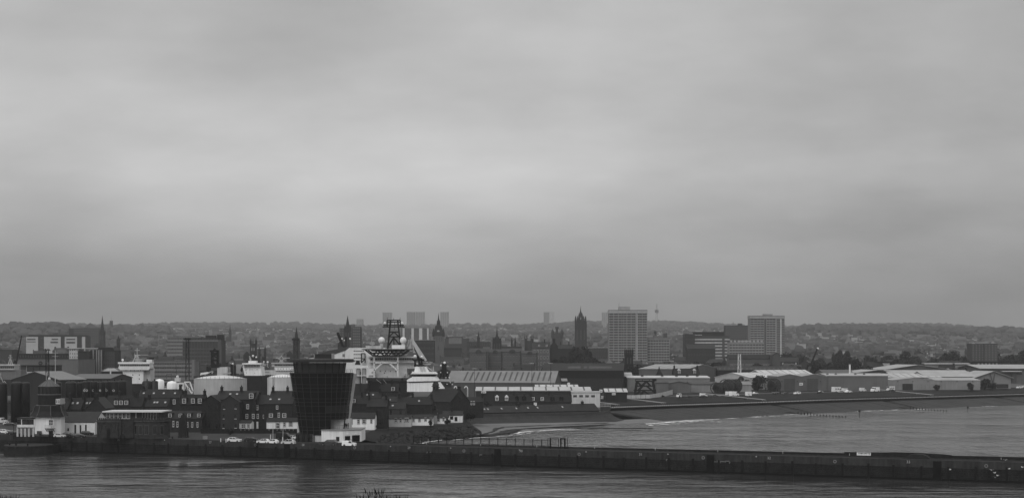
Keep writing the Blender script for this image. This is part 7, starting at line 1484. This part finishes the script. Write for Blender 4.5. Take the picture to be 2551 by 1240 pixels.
# ---- spires and church towers
def spire(label, px, w, ytip, ysp, yb, D, m=('stone', .035), pin=True, name='church_spire', broach=True, louvre=True, z0=None, cat='church'):
    q = PX(name, label, cat, px, yb, D, 'church spires and towers', z0); hw = w/2*q.s; t = tone(*m)
    MB().box(-hw, hw, -hw, hw, 0, q.z(ysp)).build('tower', t, q.e); MB().box(-hw*1.08, hw*1.08, -hw*1.08, hw*1.08, q.z(ysp)+.003, q.z(ysp)+.7).build('cornice', t, q.e)
    if ytip: MB().lathe([(hw*1.02, q.z(ysp)+.7), (hw*.62, q.z(ysp)+(q.z(ytip)-q.z(ysp))*.36), (hw*.22, q.z(ysp)+(q.z(ytip)-q.z(ysp))*.78), (.05, q.z(ytip))], 0, 0, 8, R(22.5)).build('spire', t, q.e)
    if pin:
        for i in (-1, 1):
            for j in (-1, 1): MB().lathe([(hw*.2, q.z(ysp)+.5), (hw*.2, q.z(ysp)+hw*.9), (.05, q.z(ysp)+hw*2.0)], i*hw*.9, j*hw*.9, 6).build('pinnacle', t, q.e)
    if louvre:
        for i in (-.4, .4): MB().box(i*hw-hw*.16, i*hw+hw*.16, -hw-.06, -hw+.05, q.z(ysp)-hw*2.2, q.z(ysp)-hw*.6).build('louvre', 'glass_far', q.e)
    nv = MB().box(-hw*3.2, -hw*.9, -hw*.8, hw*3, 0, q.z(yb-(yb-ysp)*.42)); nv.build('nave', t, q.e)
    z_ = q.z(yb-(yb-ysp)*.42); MB().prism([(-hw*3.3, z_), (-hw*.8, z_), (-hw*2.05, z_+hw*1.5)], -hw*.9, hw*3.1).build('nave_roof', tone('slate', .03), q.e)
    return q
spire('slender dark church spire before the gridded slab on the far left', 255, 12, 785, 832, 885, 1850)
spire('faint distant church spire on the wooded slope', 573, 6, 804, 828, 850, 2700, louvre=False)
spire('dark church spire behind the lattice mast beside the glass tower', 738.5, 15, 813, 855, 905, 1480)
spire('tall slim church spire behind the ferry', 866, 15, 785, 824, 880, 1520)
spire('short pointed church turret among the roofs left of centre', 295, 7, 834, 846, 880, 1600, pin=False)
spire('small spirelet right of the clock tower', 1192, 7, 824, 842, 880, 1650, pin=False)
spire('pair turret with pointed cap left among the dark roofs', 646, 5, 861, 871, 905, 1420, pin=False); spire('pair turret with pointed cap right among the dark roofs', 660.5, 5, 858, 870, 905, 1425, pin=False)
q = spire('square church tower with four tall pinnacles left of the glass tower', 631.5, 15, None, 857, 905, 1500)
for i in (-1, 0, 1): MB().lathe([(.6, q.z(857)), (.6, q.z(850)), (.05, q.z(842))], i*3.0, -3.0, 6).build('tall_pinnacle', tone('stone', .035), q.e)
for i in (-1, 1): q.bx('belfry_window', 'pane_pale', 631.5+i*2.7-.9, 631.5+i*2.7+.9, 866, 873, -3.4, -3.2)
q = spire('dark pinnacled church tower standing before the tallest tower block', 1566.5, 20, None, 884, 945, 1080, ('stone', .03), pin=False)
for i in range(5):
    for j in (-1, 1): MB().lathe([(.42, q.z(886)), (.4, q.z(873)), (.05, q.z(868))], -2.9+i*1.45, j*2.9, 6).build('tall_pinnacle', tone('stone', .03), q.e)
# crowned kirk tower
q = PX('kirk_tower', 'broad dark kirk tower with thin spire rising from its crown', 'church', 1238, 900, 1520, 'church spires and towers'); t = tone('stone', .035)
q.bx('tower', t, 1227, 1249.5, 848, 900, -4.8, 4.8); q.bx('crown', t, 1229.5, 1247, 842, 848, -3.7, 3.7)
for x_ in (1228.5, 1233, 1243.5, 1248): q.bx('pinnacle', t, x_-1, x_+1, 839, 848, -4.8, -3.9)
MB().lathe([(2.4, q.z(843)), (1.1, q.z(835)), (.5, q.z(825)), (.05, q.z(811))], 0, 0, 8).build('spire', t, q.e)
for x_ in (1232, 1238, 1244): q.bx('louvre', 'glass_far', x_-1, x_+1, 855, 868, -5.0, -4.7)
q.bx('nave', tone('slate', .04), 1250, 1300, 862, 900, -3, 12)
for x_ in (1275, 1283.5): 
    q2 = PX('kirk_pinnacle', 'thin twin stone finial, %s of two above the kirk roof' % ('left' if x_ < 1280 else 'right'), 'finial', x_, 870, 1530, 'church spires and towers'); MB().lathe([(.9, 0), (.8, q2.z(848)), (.05, q2.z(838))], 0, 0, 6).build('shaft', t, q2.e); MB().box(-1.1, 1.1, -1.1, 1.1, q2.z(852), q2.z(850)).build('collar', t, q2.e)
q = PX('pinnacled_gatehouse', 'twin pinnacled stone gatehouse left of the citadel', 'building', 1318, 880, 1650, 'church spires and towers')
for x_ in (1310, 1325.5):
    q.bx('turret', t, x_-3.2, x_+3.2, 843, 880, -1.5, 1.5)
    for o in (-2.4, 2.4): MB().lathe([(.55, q.z(845)), (.5, q.z(838)), (.05, q.z(833))], q.x(x_+o), 0, 6).build('pinnacle', t, q.e)
q.bx('wall', tone('stone', .06), 1312, 1324, 848, 880, -1, 2)
q = PX('citadel', 'baronial citadel tower with corner turrets and raised stair tower', 'castle', 1388, 890, 1580, 'church spires and towers'); t = tone('stone', .1)
q.bx('keep', t, 1375, 1401, 830, 890, -5.8, 5.8)
for x_ in (1376.5, 1399.5):
    MB().lathe([(1.6, q.z(842)), (1.75, q.z(838)), (1.75, q.z(826)), (.05, q.z(818.5))], q.x(x_), -5, 10).build('corner_turret', t, q.e)
q.bx('stair_tower', t, 1384, 1390.5, 818, 832, -3, 0); q.bx('stair_crown', t, 1383, 1391.5, 813.5, 818, -3.4, .4)
for i in range(6): q.bx('merlon', t, 1379+i*3.3, 1380.8+i*3.3, 827.5, 830, -5.8, -5.2)
for x_, y_ in ((1381, 845), (1394, 845), (1388, 852), (1381, 860), (1394, 860)): q.bx('window', 'glass_far', x_-.8, x_+.8, y_-2, y_+2, -5.95, -5.7)
# great pinnacled tower
q = PX('pinnacled_tower', 'great dark granite tower with ranks of pinnacles and tall lantern spire', 'tower', 1446.5, 895, 1880, 'church spires and towers'); t = tone('stone', .055)
q.bx('shaft', t, 1432.5, 1460.5, 801, 895, -7.4, 7.4)
for x_ in (1434, 1439, 1453.5, 1458.5):
    for y_ in (-6.4, 6.4): MB().lathe([(.95, q.z(803)), (.9, q.z(794)), (.05, q.z(785.5))], q.x(x_), y_, 6).build('pinnacle', t, q.e)
for x_ in (1433.2, 1442, 1451, 1459.8): q.bx('buttress', tone('stone', .037), x_-1.1, x_+1.1, 802, 895, -8.0, -7.35)
for x_ in (1437.5, 1446.5, 1455.5): q.bx('tall_opening', 'glass_far', x_-1.9, x_+1.9, 822, 846, -7.55, -7.3)
for i in range(9): q.bx('battlement', t, 1434+i*3, 1435.6+i*3, 797.5, 801, -7.4, -6.6)
MB().lathe([(3.3, q.z(803)), (3.2, q.z(790)), (2.2, q.z(787)), (2.0, q.z(780)), (.9, q.z(776)), (.35, q.z(768)), (.04, q.z(760))], 0, 0, 8, R(22.5)).build('lantern_spire', t, q.e)
for i in range(4): a = i*math.pi/2+.78; MB().lathe([(.5, q.z(795)), (.45, q.z(786)), (.04, q.z(780))], 3.4*math.cos(a), 3.4*math.sin(a), 6).build('lantern_pinnacle', t, q.e)
q.bx('lantern_opening', 'pane_pale', 1445.6, 1447.4, 790, 796, -3.4, -3.2)
q.bx('college_wall', tone('stone', .05), 1420, 1475, 862, 895, -3, 12)
# clock tower
q = PX('clock_tower', 'granite clock tower with corner turrets and steep slated spire', 'tower', 1092.5, 905, 1650, 'church spires and towers'); t = tone('stone', .15)
q.bx('shaft', t, 1079, 1106, 836, 905, -6.2, 6.2); q.bx('corbel', tone('stone', .05), 1078, 1107.2, 830, 836, -6.8, 6.8)
for x_ in (1080.5, 1104.5):
    for y_ in (-5.6, 5.6): MB().lathe([(1.3, q.z(838)), (1.5, q.z(829)), (.05, q.z(817))], q.x(x_), y_, 8).build('corner_turret', tone('slate', .025), q.e)
MB().lathe([(6.4*1.2, q.z(830)), (4.2*1.2, q.z(812)), (2.4*1.2, q.z(809)), (2.2*1.2, q.z(800)), (1.3, q.z(796)), (.5, q.z(785)), (.05, q.z(778))], 0, 0, 4, R(45)).build('spire', tone('slate', .025), q.e)
for i in range(4): a = i*math.pi/2; MB().lathe([(1.5, -.12), (1.5, .12)], 0, 0, 16).build('clock_face', tone('paint', .35), q.e, loc=(4.9*math.sin(a), -4.9*math.cos(a), q.z(825)), rot=(R(90), 0, a))
for i in range(4): q.bx('window', 'glass_far', 1083+i*6-.9, 1083+i*6+.9, 840, 850, -6.35, -6.1)
q.bx('lower_window', 'glass_far', 1091, 1094.5, 862, 872, -6.35, -6.1); q.bx('hall', tone('stone', .06), 1107.3, 1150, 872, 905, -3, 14); q.bx('hall_roof', tone('slate', .03), 1107, 1150.5, 866, 871.9, -2, 12)
q = PX('radio_mast', 'faint lattice radio mast on the far hill', 'mast', 1636, 815, 6200)
b = MB()
for i in (-1, 1): b.beam((i*5, 0, 0), (i*1.6, 0, q.z(757)), 1.0)
for k in range(9): z_ = q.z(815-k*6.2); b.beam((-5+k*.38, 0, z_), (4.6-k*.38, 0, z_+8), .7)
b.build('lattice', 'steel', q.e); MB().lathe([(7, 0), (9, 8), (7, 14)], 0, 0, 10).build('dish_ring', 'steel', q.e, loc=(0, 0, q.z(779)))
# ---------------------------------------------------------------- ordinary houses of the town, one by one near, as a mass far off
hv = []; rr = random.Random(21)
for k in range(6):
    w_, d_, h_, r_ = ((9, 9, 6.5, 3.4), (14, 10, 9.5, 3.6), (11, 9, 7.5, 4), (18, 11, 10.5, 3.5), (8, 8, 5.5, 3), (22, 11, 8.5, 3.6))[k]
    e = thing('town_house', 'x', 'house', (0, -50, -20)); wl = tone('stone', (.05, .065, .1, .055, .16, .08)[k]); rf = tone('slate', (.03, .04, .028, .05, .035, .045)[k])
    b = MB(); ym = d_/2
    b.add([(-w_/2,0,-6),(w_/2,0,-6),(w_/2,d_,-6),(-w_/2,d_,-6),(-w_/2,0,h_),(w_/2,0,h_),(w_/2,d_,h_),(-w_/2,d_,h_),(-w_/2,ym,h_+r_),(w_/2,ym,h_+r_)], [(0,1,5,4),(2,3,7,6),(1,2,6,9,5),(3,0,4,8,7)]); b.build('wall', wl, e)
    b = MB()
    for a_, c_ in ((-.3, ym), (d_+.3, ym)):
        z0_ = h_-.3*r_/ym; lo = [(-w_/2-.2, a_, z0_), (w_/2+.2, a_, z0_), (w_/2+.2, c_, h_+r_), (-w_/2-.2, c_, h_+r_)]
        if a_ > ym: lo.reverse()
        b.hexa(lo, [(p[0], p[1], p[2]+.2) for p in lo])
    b.build('roof', rf, e)
    for sx_ in ((-1, 1) if k % 2 else (1,)): MB().box(sx_*w_/2-.5, sx_*w_/2+.5, ym-1.1, ym+1.1, h_+r_-1, h_+r_+1.6).build('chimney', tone('stone', .06), e)
    nf = max(2, int(h_/3.2)); nw = max(2, int(w_/3.4))
    for i in range(nw):
        for j in range(nf): ob('window', unit('pane', 'glass_far' if (i+j+k) % 3 else 'pane_pale'), e, (-w_/2+w_*(i+.5)/nw, 0, h_*(j+.55)/nf), 0.0, (1.1, 1, 1.6))
    if k in (2, 4): ob('dormer', unit('box', 'white'), e, (0, 1.2, h_+.9), 0.0, (1.5, 1.6, 1.5))
    hv.append(e)
KEEP = []
def px_of(x, d): return CX + x/d*FP
spots = []; tries = 0
while len(spots) < 250 and tries < 9000:
    tries += 1; D_ = 1060 + 900*(rr.random()**1.2); px = rr.uniform(-40, 2590); x = (px-CX)/FP*D_
    if px > 1500 and D_ < 1130: continue
    if D_ < coast_y(x)+170: continue
    if any(abs(x-a) < 17 and abs(D_-c) < 20 for a, c in spots): continue
    spots.append((x, D_))
spots.sort(key=lambda s_: s_[1])
zones = [(-400, 420, 'left of the dark office block'), (420, 800, 'left of the glass tower'), (800, 1150, 'around the clock tower'), (1150, 1500, 'below the pinnacled tower'), (1500, 1960, 'by the pale towers'), (1960, 4000, 'beyond the retail sheds')]
kinds = ['small granite house', 'square tenement', 'steep roofed house', 'long tenement', 'pale house', 'low terrace']
TENS = ['first', 'second', 'third', 'fourth', 'fifth', 'sixth', 'seventh', 'eighth', 'ninth', 'tenth', 'eleventh', 'twelfth', 'thirteenth', 'fourteenth', 'fifteenth', 'sixteenth', 'seventeenth', 'eighteenth', 'nineteenth', 'twentieth']
def nth(i): return TENS[i] if i < 20 else ('twenty ' + TENS[i-20] if i < 29 else 'far ' + TENS[(i-29) % 20])
spots.sort(key=lambda s_: px_of(*s_)); cnt_ = {}
for i, (x, D_) in enumerate(spots):
    k = rr.randrange(6); zn = next(z[2] for z in zones if z[0] <= px_of(x, D_) < z[1]); c_ = cnt_.get((k, zn), 0); cnt_[k, zn] = c_+1
    dup(hv[k], (x, D_, ground_z(x, D_)), rr.choice((0, 0, .25, -.3, .5, 1.2, -.8)), '%s %s, %s from left of its kind there' % (kinds[k], zn, nth(c_)), 'town houses ' + zn, rr.uniform(.85, 1.15))
for e in hv:
    for c in kids(e):
        bpy.data.objects.remove(c)
    bpy.data.objects.remove(e)
# far houses as one mass
V, F, MI = [], [], []
rg = random.Random(5); n = 0
while n < 4200:
    D_ = 1900 + 3300*rg.random() if n < 3300 else 1300 + 600*rg.random(); x = rg.uniform(-.40, .40)*D_
    if math.sin(x*.006+D_*.0013)+math.sin(D_*.0045+x*.002)*.7+rg.uniform(-1, 1) < -.2: continue
    z = ground_z(x, D_); a = rg.choice((0.1, .4, -.3, 1.3)); w_, d_, h_ = rg.uniform(7, 20), rg.uniform(7, 10), rg.uniform(5, 9); r_ = rg.uniform(2, 3.5)
    ca, sa = math.cos(a), math.sin(a); o = len(V)
    for (u, v, zz) in ((-1,-1,-3),(1,-1,-3),(1,1,-3),(-1,1,-3),(-1,-1,h_),(1,-1,h_),(1,1,h_),(-1,1,h_),(-1,0,h_+r_),(1,0,h_+r_)):
        lx_, ly_ = u*w_/2, v*d_/2; V.append((x+lx_*ca-ly_*sa, D_+lx_*sa+ly_*ca, z+zz))
    wm, rm_ = rg.choice((0, 0, 1, 1, 2)), rg.choice((3, 3, 4, 5))
    for f, m_ in (((0,1,5,4), wm), ((1,2,6,9,5), wm), ((2,3,7,6), wm), ((3,0,4,8,7), wm), ((4,5,9,8), rm_), ((6,7,8,9), rm_)): F.append(tuple(i+o for i in f)); MI.append(m_)
    n += 1
me = bpy.data.meshes.new('distant_houses'); me.from_pydata(V, [], F)
for k_ in (tone('stone', .11), tone('stone', .22), tone('paint', .36), tone('slate', .05), tone('slate', .08), tone('slate', .13)): me.materials.append(MT[k_])
me.polygons.foreach_set('material_index', MI); o = struct(ob('distant_houses', me), 'stuff'); tag(o, 'mass of small far off houses covering the slopes beyond the city', 'houses')
# ---------------------------------------------------------------- trees
TG = [(1380, 1120, 17, 'left end'), (1400, 1110, 19, ''), (1420, 1130, 20, ''), (1440, 1140, 23, 'tallest, in the middle'), (1455, 1120, 22, ''), (1470, 1115, 19, ''), (1487, 1120, 16, ''), (1502, 1110, 14, 'right end')]
for i, (px, D_, sz, q) in enumerate(TG):
    x = (px-CX)/FP*D_; tree(x, D_, ground_z(x, D_)-1, sz, i, 'dark leafy tree, %s from left in the clump below the pinnacled tower' % nth(i), 'trees below the great tower', i*1.3)
rr = random.Random(33)
lst = [(1545, 1050, 14), (1580, 1055, 15), (1590, 1060, 13), (1690, 1140, 14), (1705, 1150, 15), (1720, 1140, 13), (1745, 1130, 15), (1765, 1140, 15), (1785, 1130, 14), (1800, 1120, 15), (1820, 1115, 13), (1840, 1110, 13), (1860, 1112, 13), (1880, 1110, 14), (1900, 1115, 14), (1915, 1110, 14), (1945, 1100, 12), (1955, 1105, 13), (1975, 1170, 16), (1990, 1130, 13), (2010, 1110, 13), (2030, 1110, 14), (2050, 1115, 14), (2070, 1115, 15), (2082, 1340, 19), (2094, 1350, 19), (2108, 1345, 21), (2105, 1200, 21), (2090, 1120, 14), (2110, 1110, 15), (2130, 1120, 16), (2150, 1120, 15), (2165, 1125, 14), (2250, 1230, 21), (2262, 1225, 24), (2272, 1230, 18), (2300, 1260, 15), (2320, 1270, 16), (2335, 1250, 14), (2345, 1300, 18), (2360, 1350, 21), (2385, 1300, 19), (2398, 1280, 18), (2405, 1320, 20), (2418, 1260, 15), (2432, 1250, 15), (2446, 1250, 15), (2470, 1420, 24), (2492, 1330, 20), (2505, 1300, 18), (2530, 1300, 20), (2545, 1310, 26), (2560, 1320, 24), (2215, 1350, 18), (2190, 1400, 17), (2170, 1380, 18), (2040, 1400, 16), (2000, 1420, 17), (1965, 1380, 17)]
lst.sort(); cnt_ = {}
for i, (px, D_, sz) in enumerate(lst):
    zn = 'belt below the pale towers' if px < 1960 else ('trees behind the retail sheds' if px > 2170 else 'trees near the crane'); c_ = cnt_.get(zn, 0); cnt_[zn] = c_+1
    x = (px-CX)/FP*D_; tree(x, D_, ground_z(x, D_)-.8, sz*rr.uniform(.85, 1.0), 3 if px in (2082, 2094, 2108) else i, 'rounded dark tree, %s from left in the %s' % (nth(c_), zn), 'town trees: ' + zn, i*2.1, .4 if px in (2082, 2094, 2108) else 1.0)
for px, D_, sz, lab in ((1850, 925, 9.5, 'round bush-like tree right of the cable drums'), (1888, 930, 9, 'dark tree beside the lone cable drum'), (1840, 940, 7, 'small tree between the cable drums and pale unit'), (2453, 985, 6.5, 'low shrub before the gabled retail hall'), (2472, 985, 6, 'second low shrub before the gabled retail hall'), (2334, 955, 4.5, 'small round shrub on the verge before long grey unit'), (2418, 952, 4.5, 'small shrub right of the coach'), (1115, 534, 2.2, 'dark shrub at the end of the white cottage row'), (1073, 521, 1.7, 'small shrub against white shore cottages'), (575, 462, 2.2, 'round clipped shrub on the garden wall'), (1172, 575, 4, 'low bush before the mission hall gable'), (1215, 640, 5, 'dark bush beside the dormered row'), (1190, 640, 4.5, 'second dark bush beside the dormered row'), (1648, 800, 3.4, 'low bush at the foot of the white hoarding'), (1665, 815, 3.4, 'low bush by the curve of the white hoarding'), (1676, 525, 3.6, '')):
    if not lab: continue
    x = (px-CX)/FP*D_; z = 5.0 if D_ < 830 else 8.0
    e = tree(x, D_, z-.35*sz*.4, sz, int(px) % 5, lab, None, px)
# distant woods as one mass, thick along the hill tops
def ico():
    t_ = (1+5**.5)/2; v = np.array([(-1,t_,0),(1,t_,0),(-1,-t_,0),(1,-t_,0),(0,-1,t_),(0,1,t_),(0,-1,-t_),(0,1,-t_),(t_,0,-1),(t_,0,1),(-t_,0,-1),(-t_,0,1)], float); v /= np.linalg.norm(v[0])
    f = [(0,11,5),(0,5,1),(0,1,7),(0,7,10),(0,10,11),(1,5,9),(5,11,4),(11,10,2),(10,7,6),(7,1,8),(3,9,4),(3,4,2),(3,2,6),(3,6,8),(3,8,9),(4,9,5),(2,4,11),(6,2,10),(8,6,7),(9,8,1)]
    out = []
    for a, b_, c in f:
        ab, bc, ca = [(v[i]+v[j])/2 for i, j in ((a, b_), (b_, c), (c, a))]; ab, bc, ca = [q_/np.linalg.norm(q_) for q_ in (ab, bc, ca)]
        out += [v[a], ab, ca, v[b_], bc, ab, v[c], ca, bc, ab, bc, ca]
    return np.array(out)
IC = ico(); rg = np.random.default_rng(8); parts_ = []
def put(x, d, sz, flat=.8):
    j = IC*(1+.22*np.sin(IC[:, [1, 2, 0]]*rg.uniform(3, 6)+rg.uniform(0, 6, 3))) ; a = rg.uniform(0, 6.28); c_, s_ = math.cos(a), math.sin(a)
    p = np.stack([j[:, 0]*c_-j[:, 1]*s_, j[:, 0]*s_+j[:, 1]*c_, j[:, 2]*flat], 1)*sz*.5; parts_.append(p + np.array([x, d, ground_z(x, d)+sz*.32]))
for i in range(5600):
    D_ = 1350 + 4200*rg.random()**.8; x = rg.uniform(-.42, .42)*D_
    dens = math.sin(x*.0052+D_*.0021+1)+math.sin(D_*.0037-x*.003)*.8
    if dens + rg.uniform(-1.3, 1.3) < .1: continue
    put(x, D_, rg.uniform(9, 20))
for i in range(2300):       # hill crest belts
    D_ = rg.uniform(5300, 6600); x = rg.uniform(-.40, .40)*D_; put(x, D_, rg.uniform(16, 36), .7)
for (xa, xb, D_, ya, n_) in ((-20, 30, 3050, 818, 60), (35, 160, 3000, 812, 330), (185, 215, 3100, 818, 30), (225, 262, 3150, 812, 60), (262, 420, 3500, 815, 200), (950, 1005, 3600, 820, 30), (2000, 2200, 3800, 815, 200), (2200, 2551, 3900, 818, 260)):
    for i in range(n_):
        px = rg.uniform(xa, xb); d = D_+rg.uniform(-150, 250); x = (px-CX)/FP*d; put(x, d, rg.uniform(16, 34), .8)
        parts_[-1][:, 2] += max(0, (CH+(HY-ya)/FP*d) - ground_z(x, d) - rg.uniform(10, 45))*(.9 if px < 170 else .55)
o = struct(ob('distant_woods', npmesh('distant_woods', np.concatenate(parts_), 3, 'leaf_far')), 'stuff'); tag(o, 'dark woods and scattered treetops over the far slopes and hill crest', 'woods')
# ---------------------------------------------------------------- headland under the camera with grass stalks at the bottom edge
b = MB(); hx = [-60, -30, -12, -4, 0, 4, 12, 30, 60]; hy = [(-60, 28.6), (0, 28.3), (10, 28.25), (14, 27.9), (20, 26.0), (45, 14.0), (75, -2.0)]
for y_, z_ in hy:
    for x in hx: b.v.append((x, y_, z_+.1*math.sin(x)))
for j in range(len(hy)-1):
    for i in range(len(hx)-1): o_ = j*len(hx)+i; b.f.append((o_, o_+1, o_+len(hx)+1, o_+len(hx)))
struct(b.build('headland', 'grass'))
gr = []; rr = random.Random(2)
for (px0, px1, yt, n_) in ((895, 1010, 1231, 130), (925, 965, 1216, 45), (-10, 40, 1229, 80), (1000, 1030, 1235, 20)):
    for i in range(n_):
        px = rr.uniform(px0, px1); d = rr.uniform(12.2, 14.0); x = (px-CX)/FP*d; zt = CH-(yt+rr.uniform(0, 14)-HY)/FP*d; z0_ = 27.9; lean = rr.uniform(-.1, .1); w_ = rr.uniform(.0012, .0028)
        gr += [(x-w_, d, z0_), (x+w_, d, z0_), (x+lean, d+rr.uniform(-.05, .05), zt)]
        if rr.random() < .35: gr += [(x+lean-.005, d, zt-.05), (x+lean+.005, d, zt-.03), (x+lean*1.2, d, zt+.02)]
o = struct(ob('grass_stalks', npmesh('grass_stalks', np.array(gr), 3, 'leaf_dark')), 'stuff'); tag(o, 'dark wild grass stalks poking up at the bottom edge', 'grass')
# ---------------------------------------------------------------- haze: one even volume round the place
hz = MB(); hz.box(-3800, 3800, -500, 7900, -6, 330)
hm = bpy.data.materials.new('haze'); hm.use_nodes = True; t = hm.node_tree; t.nodes.clear()
pv = N(t, 'ShaderNodeVolumePrincipled'); pv.inputs['Color'].default_value = g(HAZE_ALB); pv.inputs['Density'].default_value = HAZE_D
pv.inputs['Anisotropy'].default_value = 0.0
mo = N(t, 'ShaderNodeOutputMaterial'); L(t, pv.outputs[0], mo.inputs['Volume'])
struct(hz.build('haze', hm), 'stuff')
